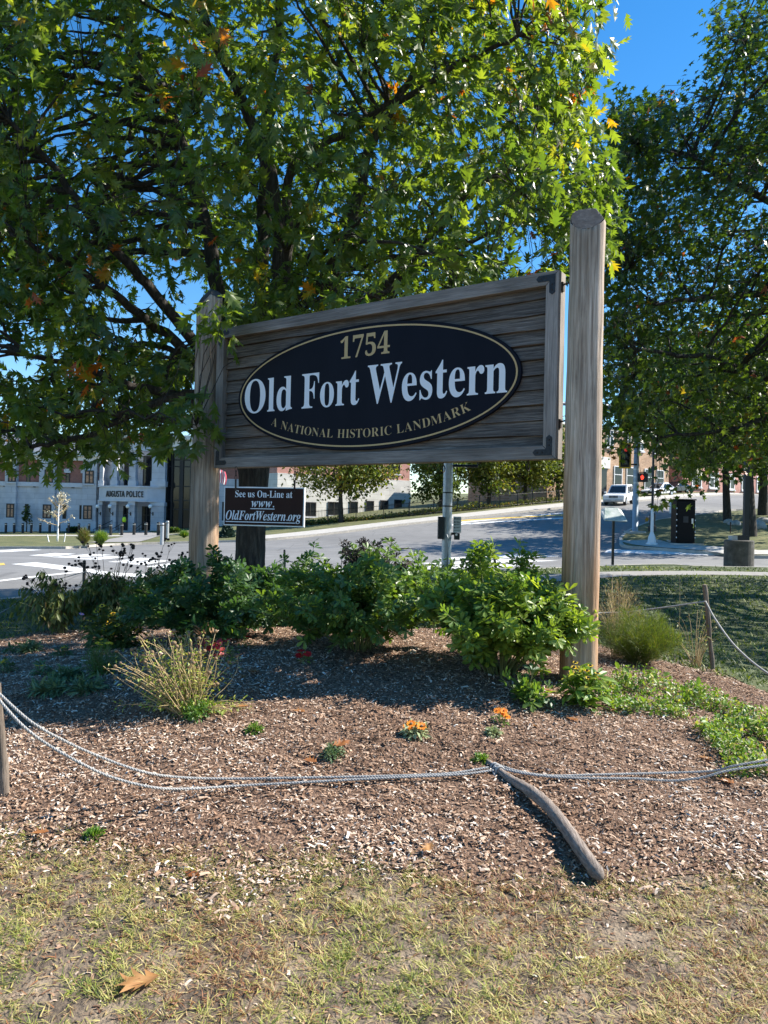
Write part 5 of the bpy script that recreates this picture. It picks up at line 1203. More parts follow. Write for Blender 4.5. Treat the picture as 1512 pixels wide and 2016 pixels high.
# ------------------------------------------------------------------ fallen oak leaves
def oak_leaf_obj(label, u, v, size, az, tint, tilt=.25, curl=1.6, group=None):
    """curled dry leaf with many lobes, bent both ways"""
    p = hit(u, v); tv, tf = OAK; V = tv.copy()
    # refine once for curl
    V2 = list(map(tuple, V)); cache = {}; F2 = []
    def midp(a, b):
        k = (min(a, b), max(a, b))
        if k not in cache: cache[k] = len(V2); V2.append(tuple((np.array(V2[a]) + np.array(V2[b])) / 2))
        return cache[k]
    for a, b, c in tf:
        ab, bc, ca = midp(a, b), midp(b, c), midp(c, a); F2 += [(a, ab, ca), (ab, b, bc), (ca, bc, c), (ab, bc, ca)]
    V = np.array(V2); V[:, 1] -= .5; V[:, 2] = .16 * curl * (np.abs(V[:, 0]) * 1.2) ** 1.6 + .1 * curl * np.abs(V[:, 1]) ** 2 + .03 * np.sin(V[:, 0] * 14 + V[:, 1] * 9)
    V[:, 2] -= V[:, 2].min(); c, s = math.cos(az), math.sin(az)
    Rz = np.array([[c, -s, 0], [s, c, 0], [0, 0, 1]]); V = (V * size) @ Rz.T; V[:, 2] += tilt * (V[:, 1] + size * .5) * .5 + ((.07 if u == 672 else .036) if v < 1700 else .01)
    o = link('fallen_leaf', mesh_np('fallen_leaf', V, np.array(F2), np.clip(np.full(len(V), tint) + rng.normal(0, .08, len(V)), 0, 1), True), 'fallen_oak'); o.location = p
    tag(o, label, 'leaf', group)
    st = MB().tube([(0 * c + .5 * size * s, -.5 * size * c, .008), (.75 * size * s, -.75 * size * c, .012)], .0016, 5).build('stalk', 'dry_stem', o, world=False)
    return o
fl = [(272,1946,.155,1.9,.75,.5,1.2,'big tan fallen oak leaf lying on the dry foreground grass'),(380,1729,.1,.6,.1,.2,1.5,'rust red fallen oak leaf on dry grass just below the mulch'),(842,1688,.09,2.6,.8,.5,2,'curled pale tan leaf at the mulch edge'),
      (612,1513,.1,.9,.25,.6,1.6,'orange oak leaf standing by the green sprig, lower of two'),(672,1492,.13,-.9,.2,.7,1.3,'orange oak leaf caught on top of the green sprig'),(500,1332,.11,1.2,.35,.2,1.5,'brown oak leaf in the sunlit gap by the red flower'),
      (478,1342,.09,.3,.3,.2,1.5,'smaller brown oak leaf next to the sunlit gap leaf'),(476,1402,.1,1.4,.6,.3,1.4,'tan leaf right of the dried stalk plant'),(590,1412,.1,1.0,.5,.3,1.8,'curled brown leaf on open mulch between tuft and shadow'),
      (1390,1506,.1,.5,.6,.3,1.6,'tan oak leaf beside the rope at the ground cover edge'),(1375,1438,.11,2.2,.25,.4,1.4,'russet oak leaf lying in the ground cover'),(1128,1428,.1,.4,.35,.2,1.6,'brown curled leaf below the yellow flowers'),
      (1208,1408,.08,2.8,.3,.5,2.2,'dark brown cupped leaf at the ground cover tip'),(1500,1480,.12,1.2,.2,.3,1.3,'russet leaf deep in the ground cover near the rope'),(1052,1440,.06,.8,.6,.2,1.5,'small orange leaf on mulch by the orange flower stems'),
      (1100,1285,.1,.9,.5,.3,1.5,'pale leaf under the bright shrub'),(80,1655,.09,1.5,.3,.2,1.8,'brown leaf in the mulch fringe by the rope stake'),(1430,1552,.12,.4,.25,.3,1.8,'dark curled leaf below the ropes near the ground cover'),(1080,1520-150,.09,.4,.7,.3,1.6,'pale bleached leaf in the shade of the bright shrub')]
for u, v, s, az, ti_, tl, cu, lab in fl: oak_leaf_obj(lab, u, v, s, az, ti_, tl * .5, cu, 'fallen oak leaves')

# ------------------------------------------------------------------ stakes, ropes, driftwood stick
def stake(label, base, top, r0, r1, name='rope_stake'):
    t = thing(name, label, 'stake', base); b = Vector(base) - Vector((0, 0, .1)); p = jitter_path([tuple(b), tuple((b + Vector(top)) / 2 + Vector((random.uniform(-.01, .01), 0, 0))), tuple(top)], .01, 6)
    tubes_obj('shaft', [(p, np.linspace(r0, r1, len(p)) * (1 + .08 * rng.normal(size=len(p))))], 'stake_wood', t, 10)
    m = MB(); e = Vector(p[-1]); m.lathe(e, [(r1 * 1.0, -.012), (r1 * .85, .004), (r1 * .2, .009)], 10); m.build('tip', 'stake_wood', t)
    return t
s1b = hit(14, 1578); stake('leaning grey stake holding up the doubled rope at the lawn edge', s1b, at(-8, 1345, s1b.y - .02), .028, .024)
b2 = hit(164, 1222); stake('dark stake among the seed-head stalks', b2, at(166, 1104, b2.y), .026, .022)
b3 = hit(562, 1196); stake('dark stake rising behind the dull green shrub', b3, at(560, 1083, b3.y), .02, .018)
b4 = hit(990, 1188); stake('short leaning dark stake behind the shrubs near the signal pole', b4, at(971, 1084, b4.y), .03, .026)
b5 = hit(1406, 1322); stake('grey leaning stake on the dark lawn with thin rope tied to it', b5, at(1387, 1152, b5.y), .02, .022)
def twisted(label, pts, r=.0068, pitch=.032, name='rope'):
    t = thing(name, label, 'rope', pts[0]); P = np.array([p[:] for p in smooth_path(pts, 12)]); s = np.concatenate([[0], np.cumsum(np.linalg.norm(np.diff(P, axis=0), axis=1))])
    n = int(s[-1] / pitch * 6.5); q = np.linspace(0, s[-1], n); C = np.stack([np.interp(q, s, P[:, k]) for k in range(3)], -1); d = norm(np.gradient(C, axis=0)); x = norm(np.cross(d, [0, 0, 1.])); y = np.cross(d, x)
    for k in range(3):
        a = 2 * np.pi * (q / (pitch * 1.5) + k / 3); Q = C + (x * np.cos(a)[:, None] + y * np.sin(a)[:, None]) * r * .52
        tubes_obj('strand', [(Q, np.full(n, r * .58))], 'rope', t, 5)
    return t
def rp(pts, h0=0, nh=0, lift=.056):
    out = []
    for i, (u, v) in enumerate(pts):
        h = lift + (h0 * (1 - i / nh) ** 1.3 if i < nh else 0); out.append(hit(u, v, h))
    return out
pole_h = at(-8, 1358, s1b.y).z - gz(s1b.x, s1b.y)
twisted('upper strand of the doubled white rope sagging from the leaning stake to the fallen stick', rp([(-12,1356),(60,1420),(130,1460),(200,1491),(280,1519),(350,1530),(450,1533),(600,1531),(750,1528),(880,1523),(962,1511)], pole_h, 6))
twisted('lower strand of the doubled white rope sagging from the leaning stake to the fallen stick', rp([(-12,1366),(40,1424),(90,1463),(160,1503),(220,1530),(300,1550),(370,1553),(470,1547),(600,1540),(750,1532),(900,1525),(966,1517)], pole_h, 7))
twisted('upper strand of the doubled rope running from the fallen stick to the ground cover', rp([(972,1503),(1020,1518),(1080,1527),(1180,1525),(1300,1522),(1400,1518),(1450,1507),(1560,1488)][::-1], .16, 3))
twisted('lower strand of the doubled rope running from the fallen stick to the ground cover', rp([(972,1510),(1040,1524),(1120,1531),(1250,1533),(1320,1537),(1380,1531),(1440,1516),(1560,1499)][::-1], .15, 3))
def thin_rope(label, pts, r=.007):
    t = thing('thin_rope', label, 'rope', pts[0]); MB().tube(smooth_path(pts, 6), r, 6).build('cord', 'rope', t, smooth=True)
thin_rope('thin rope looping from the dark stake out over the lawn', [at(-60, 1235, b2.y - 2.2), at(0, 1207, b2.y - 1.4), at(60, 1172, b2.y - .8), at(110, 1143, b2.y - .3), at(166, 1126, b2.y - .02)])
thin_rope('thin rope from the dark stake into the shrubs', [at(166, 1126, b2.y - .02), at(230, 1138, b2.y), at(300, 1152, b2.y), at(420, 1160, b2.y + .1), at(560, 1100, b3.y)])
thin_rope('thin rope between the two stakes behind the shrubs', [at(561, 1102, b3.y - .02), at(640, 1124, b3.y), at(800, 1146, b3.y), at(900, 1128, b4.y), at(974, 1099, b4.y - .03)])
thin_rope('thin rope from the shrubs to the leaning stake on the lawn', [at(977, 1101, b4.y - .02), at(1100, 1190, 8.2), at(1200, 1206, 7.8), at(1290, 1198, 7.5), at(1388, 1184, b5.y - .03)])
thin_rope('thin pale rope sloping down from the leaning stake across the dark lawn', [at(1389, 1184, b5.y - .03), at(1410, 1222, b5.y - .3), at(1450, 1275, b5.y - .7), at(1512, 1326, b5.y - 1.1), at(1600, 1370, b5.y - 1.5)], .009)
def stick():
    px = [(958,1497),(1000,1530),(1045,1558),(1080,1588),(1115,1632),(1150,1682),(1184,1730)]; pts = [hit(u, v, h) for (u, v), h in zip(px, (.03, .05, .07, .075, .07, .06, .04))]; t = thing('driftwood_stick', 'curved grey fallen stake lying on the mulch with rope knotted at its tip', 'stick', pts[0])
    P = smooth_path(pts, 8); n = len(P); rd = [.012 + .02 * min(1, i / (n * .35)) + .0015 * math.sin(i * 1.7) for i in range(n)]; rd[-3:] = [rd[-4] * .95, rd[-4] * .75, rd[-4] * .35]
    V = MB(); V.tube(P, rd, 14); o = V.build('shaft', 'stick_wood', t, smooth=True)
    for k in range(3):
        c = P[3 + k]; d = (P[4 + k] - P[3 + k]).normalized(); x = d.orthogonal().normalized(); y = d.cross(x)
        MB().tube([c + (x * math.cos(a) + y * math.sin(a)) * (rd[3 + k] + .006) for a in np.linspace(0, 2 * math.pi, 15)], .007, 6, False).build('rope_knot', 'rope', t, smooth=True)
    e = P[4]; MB().tube([e, e + Vector((-.03, -.03, .0)), e + Vector((-.02, -.06, -.02))], .006, 6).build('rope_end', 'rope', t)
stick()

# ------------------------------------------------------------------ police station
def zpx(v, Y, u=150): return at(u, v, Y).z
def xpx(u, Y): return at(u, 1000, Y).x
def window(parent, x0, x1, z0, z1, y, mull=True, trans=True, pane='glass_dark', fr=.09, fm='window_frame_dark', axis=None):
    """frame, bars and pane on a wall facing -Y (axis None) or along axis=(origin, dir, normal)"""
    def mp(x, yy, z):
        if axis is None: return Vector((x, y + yy, z))
        o, d, nn = axis; return o + d * x - nn * (y + yy) + Vector((0, 0, z - o.z * 0))
    def bx(m, a, b, c, d_, e, f):
        vs = [mp(*q) for q in ((a,c,e),(b,c,e),(b,d_,e),(a,d_,e),(a,c,f),(b,c,f),(b,d_,f),(a,d_,f))]
        m.add(vs, [(0,3,2,1),(4,5,6,7),(0,1,5,4),(1,2,6,5),(2,3,7,6),(3,0,4,7)])
    m = MB(); bx(m, x0, x1, -.06, .02, z0, z0 + fr); bx(m, x0, x1, -.06, .02, z1 - fr, z1); bx(m, x0, x0 + fr, -.058, .018, z0 + fr, z1 - fr); bx(m, x1 - fr, x1, -.058, .018, z0 + fr, z1 - fr)
    if mull: xm = (x0 + x1) / 2; bx(m, xm - fr * .5, xm + fr * .5, -.056, .016, z0 + fr, z1 - fr)
    if trans: zm = z0 + (z1 - z0) * .66; bx(m, x0 + fr, x1 - fr, -.054, .014, zm - fr * .4, zm + fr * .4)
    w_ = m.build('window', fm, parent)
    m = MB(); bx(m, x0 + fr * .5, x1 - fr * .5, -.02, .012, z0 + fr * .5, z1 - fr * .5); m.build('pane', pane, w_)
    m = MB(); bx(m, x0 - .1, x1 + .1, -.16, -.0, z0 - .16, z0 - .005); m.build('sill', 'granite_plain', w_)
    return w_
def station():
    Y0 = 87.0; zb_ = -2.2
    t = thing('police_station', 'two-storey police station of grey stone and red brick with a curved columned porch', 'building', (xpx(150, Y0), Y0, -.8))
    XL, XR = xpx(-330, Y0), xpx(192, Y0); zs = zpx(956, Y0); zt_ = zpx(907, Y0); zc = zpx(896, Y0); zw = zpx(1025, Y0)
    MB().box(XL, XR, Y0, Y0 + 18, zb_, zs).build('stone_wall', 'granite', t)
    MB().box(XL, XR, Y0 + .15, Y0 + 18, zs + .003, zt_).build('brick_wall', 'brick_red', t)
    MB().box(XL - .2, XR, Y0 - .25, Y0 - .003, zb_, zw).build('plinth', 'granite_plain', t)
    MB().box(XL, XR, Y0 - .22, Y0 + .14, zs - .2, zs + .28).build('string_course', 'granite_plain', t)
    m = MB(); m.box(XL, XR + 1, Y0 - .5, Y0 + 18.3, zt_ + .003, zt_ + .45); m.box(XL, XR + 1, Y0 - .85, Y0 + 18.6, zt_ + .453, zc + .25); m.build('cornice', 'cream_trim', t)
    rf = MB().add([(XL, Y0 - .7, zc + .26), (XR + 1, Y0 - .7, zc + .26), (XR + 1, Y0 + 18.6, zc + .26), (XL, Y0 + 18.6, zc + .26), (XL + 4, Y0 + 8.9, zc + 3.2), (XR + 1, Y0 + 8.9, zc + 3.2)], [(0, 1, 5, 4), (2, 3, 4, 5), (3, 0, 4), (1, 2, 5), (3, 2, 1, 0)]).build('roof', 'roof_grey', t)
    for ua, ub in ((-175, -140), (-90, -60), (12, 34), (79, 110), (164, 191.5)):
        MB().box(xpx(ua, Y0), xpx(ub, Y0), Y0 - .45, Y0 + .3, zw + .003, zt_ - .003).build('pilaster', 'granite', t)
        MB().box(xpx(ua, Y0) - .08, xpx(ub, Y0) + .08, Y0 - .55, Y0 + .3, zb_, zw).build('pilaster_base', 'granite_plain', t)
    z1, z2 = zpx(1022, Y0), zpx(994.5, Y0); z3, z4 = zpx(952, Y0), zpx(926, Y0)
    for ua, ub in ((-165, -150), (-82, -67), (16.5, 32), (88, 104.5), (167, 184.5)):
        window(t, xpx(ua, Y0), xpx(ub, Y0), z1, z2, Y0 - .46, pane='pane_brick_reflection', fr=.13); window(t, xpx(ua, Y0) + .1, xpx(ub, Y0) + .1, z3, z4, Y0 - .46, pane='pane_brick_reflection', fr=.13)
    for ua, ub in ((-30, -23), (49.6, 56), (124, 131), (10, 12), (79.5, 82), (157, 161.5)): window(t, xpx(ua, Y0), xpx(ub, Y0), z1, z2, Y0 - .03, mull=False, trans=ub - ua > 5, fr=.08)
    for ua, ub in ((-30, -23), (49.6, 57), (127, 135), (160, 163)):
        window(t, xpx(ua, Y0), xpx(ub, Y0), z3 - .1, z4 - .35, Y0 + .12, mull=False, fr=.08); MB().box(xpx(ua, Y0) - .15, xpx(ub, Y0) + .15, Y0 - .05, Y0 + .149, z4 - .3, z4 + .15).build('lintel', 'granite_plain', t)
    for u in (9, 67, 143): MB().box(xpx(u, Y0) - .15, xpx(u, Y0) + .15, Y0 - .12, Y0 - .003, zpx(961, Y0), zpx(960, Y0) + .05).build('wall_light', 'black_paint', t)
    # porch: curved band between two rows of piers
    plan = [(194, 86.4), (206, 85.5), (222, 84.85), (242, 84.35), (265, 84.1), (285, 84.15), (300, 84.4), (325, 85.0)]
    cur = smooth_path([Vector((xpx(u, y), y, 0)) for u, y in plan], 5)
    def band(name, za, zc_, proud, mat, depth=.9):
        vs = []; fs = []
        for i, p in enumerate(cur):
            d = (cur[min(i + 1, len(cur) - 1)] - cur[max(i - 1, 0)]).normalized(); nn = Vector((d.y, -d.x, 0)); a = p + nn * proud; b = p - nn * depth
            vs += [(a.x, a.y, za), (a.x, a.y, zc_), (b.x, b.y, zc_), (b.x, b.y, za)]
        for i in range(len(cur) - 1):
            for k in range(4): fs.append((i * 4 + k, i * 4 + (k + 1) % 4, i * 4 + 4 + (k + 1) % 4, i * 4 + 4 + k))
        fs += [(3, 2, 1, 0), tuple((len(cur) - 1) * 4 + k for k in range(4))]
        return MB().add(vs, fs).build(name, mat, t)
    zA, zB = zpx(985, 84.3, 260), zpx(959.5, 84.3, 260); band('sign_band', zA, zB, 0, 'granite_plain')
    band('band_moulding', zA - .14, zA - .003, .14, 'granite_plain'); band('band_moulding', zB + .003, zB + .16, .16, 'granite_plain')
    zE, zF = zpx(887, 84.3, 260), zpx(862, 84.3, 260)
    band('entablature', zE, zF, .05, 'granite_plain'); band('porch_cornice', zF + .003, zF + .5, .45, 'cream_trim')
    for (ua, ub, yy) in ((194, 201, 86.3), (218, 228.5, 85.0), (253, 265, 84.25), (297, 323, 84.6)):
        xa, xb = xpx(ua, yy), xpx(ub, yy); zg = -2
        MB().box(xa, xb, yy - .02, yy + .85, zg, zA - .145).build('pier', 'granite', t); MB().box(xa - .06, xb + .06, yy - .1, yy + .9, zA - .55, zA - .148).build('pier_capital', 'granite_plain', t)
        MB().box(xa, xb, yy + .02, yy + .85, zB + .165, zE - .003).build('pier', 'granite', t); MB().box(xa - .1, xb + .1, yy - .1, yy + .9, zB + .163, zB + .75).build('pier_base', 'granite_plain', t)
        # globe lamp on a bracket
        g = MB(); gx = xa + .1; gy = yy - .55; gzz = zpx(997, yy, ua)
        lamp = MB().sphere((gx, gy, gzz), .22, 16, 10).build('globe_lamp', 'globe', t, smooth=True)
        g.lathe((gx, gy, gzz - .65), [(.04, 0), (.05, .1), (.1, .44), (.09, .47)], 10); g.tube([(gx, gy, gzz - .6), (gx + .1, gy + .2, gzz - .8), (gx + .15, yy, gzz - .82)], .03, 6); g.box(gx + .08, gx + .22, yy - .05, yy - .022, gzz - 1, gzz - .62); g.build('bracket', 'black_paint', lamp)
    # recessed back wall, doors and tall glazing
    yb = 87.6; MB().box(xpx(193, yb), xpx(330, yb), yb, yb + .5, zb_, zF).build('porch_wall', 'granite', t)
    for ua, ub in ((243, 252), (280, 298)):
        window(t, xpx(ua, yb), xpx(ub, yb), -.6, zA - .6, yb - .03, mull=ub - ua > 10, fr=.12); window(t, xpx(ua, yb), xpx(ub, yb), zB + .3, zE - .3, yb - .03, mull=False, fr=.12)
    # glazed stair hall
    ya = 86.2; xa, xb = xpx(326, ya), xpx(432, ya); zg0, zg1 = -1.6, zpx(888, ya, 345)
    MB().box(xa, xb, ya + .3, ya + 12, zb_, zg1).build('glass_hall', 'glass_dark', t)
    for u in (327, 336.5, 355, 374, 393, 412, 431):
        x = xpx(u, ya); hh = .22 if u in (355, 393) else .11; MB().box(x - hh, x + hh, ya + .1, ya + .297, zg0, zg1 - .01).build('mullion', 'black_paint', t)
    for v in (905, 918, 957, 985, 1003):
        z = zpx(v, ya, 345); MB().box(xa, xb, ya + .18, ya + .296, z - .06, z + .06).build('transom', 'black_paint', t)
    m = MB(); m.box(xpx(313, 85), xpx(440, 85), 84.7, 99, zg1 + .003, zpx(866, 85, 345)); m.box(xpx(313, 85) - .3, xpx(442, 85), 84.3, 99.4, zpx(866, 85, 345) + .003, zpx(858, 85, 345)); m.build('hall_cornice', 'cream_trim', t)
    # plain end bay behind the trunk
    ye = 84.5; zz = zpx(944, ye, 500)
    MB().box(xpx(428, ye), xpx(560, ye), ye, ye + 10, zb_, zz).build('end_wall', 'granite', t); MB().box(xpx(428, ye), xpx(560, ye), ye + .05, ye + 10, zz + .003, zz + 4).build('end_brick_wall', 'brick_red', t)
    window(t, xpx(437.5, ye), xpx(442, ye), zpx(1025, ye, 440), zpx(988, ye, 440), ye - .03, mull=False, fr=.1)
    # lettering
    V, Fc = text_np('AUGUSTA POLICE', 'sans', -.004); nW = V[:, 0].max() - V[:, 0].min(); cl = [0.0]
    for i in range(1, len(cur)): cl.append(cl[-1] + (cur[i] - cur[i - 1]).length)
    xs0, xs1 = xpx(208.5, 85.4), xpx(282, 84.1); ss0 = np.interp(xs0, [p.x for p in cur], cl); ss1 = np.interp(xs1, [p.x for p in cur], cl)
    s = ss0 + (V[:, 0] - V[:, 0].min()) / nW * (ss1 - ss0); px = np.interp(s, cl, [p.x for p in cur]); py = np.interp(s, cl, [p.y for p in cur])
    zc0, zc1 = zpx(978.5, 84.3, 250), zpx(966.5, 84.3, 250); zz = zc0 + V[:, 1] / V[:, 1].max() * (zc1 - zc0)
    Vt = np.stack([px - .01, py - .09, zz], -1) - np.array(origin(t)); o = link('lettering', mesh_np('lettering', Vt, Fc), 'black_paint', t); so_ = o.modifiers.new('s', 'SOLIDIFY'); so_.thickness = .06
    # steps and rails
    for i in range(4): MB().box(xpx(188, 83), xpx(300, 83), 82.0 + i * .45, 86, -2, -.86 + i * .15).build('step', 'concrete', t)
    for ua, ub in ((187, 217), (221, 245), (266, 282)):
        m = MB(); a = Vector((xpx(ua, 82.5), 82.2, -.86)); b = Vector((xpx(ub, 83.5), 84.2, -.3)); h = Vector((0, 0, .95))
        m.tube([a, a + h * .55, b + h, b], .035, 6); m.tube([a + h * .3, b + h * .45], .025, 6); m.tube([a.lerp(b, .5), a.lerp(b, .5) + h * .78], .025, 6); m.build('handrail', 'black_paint', t)
station()
def wing():
    S = Vector((xpx(545, 79), 79, 0)); d = Vector((.8, .6, 0)); nn = Vector((.6, -.8, 0)); L = 17.6; t = thing('station_wing', 'sunlit pale stone wing with pink brick upper storey behind the maples', 'building', (S.x, S.y, gz(S.x, S.y)))
    zs = 6.0
    MB().prism([S + Vector((0, 0, -2)), S + d * L + Vector((0, 0, -2)), S + d * L - nn * 12 + Vector((0, 0, -2)), S - nn * 12 + Vector((0, 0, -2))], (0, 0, zs + 2)).build('stone_wall', 'granite_lit', t)
    q = -nn * .12; MB().prism([S + q + Vector((0, 0, zs + .003)), S + d * (L - .1) + q + Vector((0, 0, zs + .003)), S + d * (L - .1) - nn * 12 + Vector((0, 0, zs + .003)), S - nn * 12 + Vector((0, 0, zs + .003))], (0, 0, 4.2)).build('brick_wall', 'brick_far', t)
    for k, x in enumerate((3.2, 6.2, 9.0, 11.2, 13.2, 15.2)): window(t, x, x + (1.5 if k < 2 else 1.1), 1.6 + k * .17, 3.1 + k * .13, -.03, mull=k < 2, trans=False, axis=(S, d, nn), fr=.1)
    for x in (4, 9, 14.5): window(t, x, x + 1.5, zs + .7, zs + 2.6, .09, axis=(S, d, nn), fr=.1)
wing()
def shops():
    S = Vector((17.0, 80.5, 0)); d = Vector((.8, .6, 0)); nn = Vector((.6, -.8, 0)); L = 22; zg = gz(S.x + 8, S.y + 6); t = thing('brick_shops', 'tan brick two-storey shop building facing the hill road', 'building', (S.x, S.y, zg))
    top = zpx(843, 84.5, 1190)
    def blk(name, a, b, z0, z1, mat, proud=0, dep=12, par=t): return MB().prism([S + d * a + nn * proud + Vector((0, 0, z0)), S + d * b + nn * proud + Vector((0, 0, z0)), S + d * b - nn * dep + Vector((0, 0, z0)), S + d * a - nn * dep + Vector((0, 0, z0))], (0, 0, z1 - z0)).build(name, mat, par)
    blk('brick_wall', 0, L, 0, top, 'brick_tan'); blk('parapet_cap', -.1, L + .1, top + .003, top + .22, 'cream_trim', .12)
    zf1 = zg + 3.6; blk('signboard', 5.4, 10.3, zf1 - .5, zf1 + .75, 'cream_trim', .2, -.005); blk('shop_front', 6, 9.9, zg - 1, zf1 - .52, 'glass_dark', .06, -.003)
    for x in (5.6, 7.3, 9.7, 13, 15.5, 18.6): window(t, x, x + 1.25, zf1 + 1.9, zf1 + 3.9, -.03, axis=(S, d, nn), fr=.1, fm='white_paint')
    for x in (11.2, 13.5, 17, 19.4): window(t, x, x + 1.5, zg + .6, zf1 - .1, -.03, mull=False, axis=(S, d, nn), fr=.1, fm='white_paint')
    S2 = S + d * 25; t2 = thing('red_brick_block', 'red brick building farther up the hill beyond the tan shops', 'building', (S2.x, S2.y, gz(S2.x, S2.y)))
    MB().prism([S2, S2 + d * 24, S2 + d * 24 - nn * 12, S2 - nn * 12], (0, 0, gz(S2.x, S2.y) + 8)).build('brick_wall', 'brick_far', t2)
    for x in (2, 6, 10, 14, 18): window(t2, x, x + 1.4, gz(S2.x, S2.y) + 4.2, gz(S2.x, S2.y) + 6.2, -.03, axis=(S2, d, nn), fr=.14, fm='white_paint'); window(t2, x, x + 2.2, gz(S2.x, S2.y) + .8, gz(S2.x, S2.y) + 2.9, -.03, axis=(S2, d, nn), fr=.14, fm='white_paint')
shops()

# ------------------------------------------------------------------ iron fence along the hill sidewalk
def fence():
    base = [P2(480, 1045.5), P2(602, 1034.6), P2(726, 1024), P2(856, 1011.7), P2(1000, 998), P2(1125, 986.5)]
    pts = smooth_path([Vector((a, b, 0)) for a, b in base], 20); s = [0]
    for i in range(1, len(pts)): s.append(s[-1] + (pts[i] - pts[i - 1]).length)
    Ltot = s[-1]; f = lambda q: Vector((np.interp(q, s, [p.x for p in pts]), np.interp(q, s, [p.y for p in pts]), 0))
    t = thing('iron_fence', 'black iron picket fence along the hill sidewalk', 'fence', (pts[0].x, pts[0].y, gz(pts[0].x, pts[0].y))); o0 = origin(t); H = 1.2
    npst = int(Ltot / 2.3) + 1; sp = Ltot / (npst - 1)
    mp = MB().box(-.035, .035, -.035, .035, -.1, H + .06); pm = None
    def inst(name, me, p):
        o = bpy.data.objects.new(name, me); col.objects.link(o); o.parent = t; o.location = p - o0; return o
    me_p = bpy.data.meshes.new('fence_post'); me_p.from_pydata(mp.v, [], mp.f); me_p.materials.append(M['black_paint'])
    mk_ = MB().tube([(0, 0, .06), (0, 0, H)], .011, 4); me_k = bpy.data.meshes.new('picket'); me_k.from_pydata(mk_.v, [], mk_.f); me_k.materials.append(M['black_paint'])
    tops = []
    for i in range(npst):
        p = f(i * sp); p.z = gz(p.x, p.y); tops.append(p); inst('fence_post', me_p, p)
    for a, b in zip(tops, tops[1:]):
        for h in (.14, H - .12): MB().tube([a + Vector((0, 0, h)), b + Vector((0, 0, h))], .02, 4).build('rail', 'black_paint', t)
    n = 290
    for i in range(n):
        q = (i + .5) / n * Ltot; p = f(q); k = min(int(q / sp), npst - 2); a, b = tops[k], tops[k + 1]; p.z = a.z + (b.z - a.z) * (q / sp - k); inst('picket', me_k, p)
fence()
def weeds():
    base = [P2(560, 1038), P2(602, 1034.6), P2(726, 1024), P2(856, 1011.7), P2(1000, 998), P2(1110, 988)]
    pts = np.array([p[:] for p in smooth_path([Vector((a, b, 0)) for a, b in base], 12)]); m = 7000; k = rng.uniform(0, len(pts) - 1.01, m); i = k.astype(int); P = pts[i] + (pts[i + 1] - pts[i]) * (k - i)[:, None]
    P[:, 0] += rng.normal(-.5, .35, m) * .6; P[:, 1] += np.abs(rng.normal(.5, .45, m)); P[:, 2] = G(P[:, 0], P[:, 1])
    h = rng.uniform(.05, .7, m) * vnoise(P[:, 0], P[:, 1], .5, 77); P[:, 2] += h; S = rng.uniform(.1, .24, m)
    o = stuff_mesh('weeds', [scatter(*CARD4, P, frames(rand_unit(m) + np.array([0, 0, .3]), rand_unit(m) + np.array([0, 0, 1])), S, np.clip(rng.normal(.45, .25, m), 0, 1))], 'street_leaf', None); tag(o, 'low weeds and fallen leaves along the foot of the iron fence', 'weeds')
weeds()

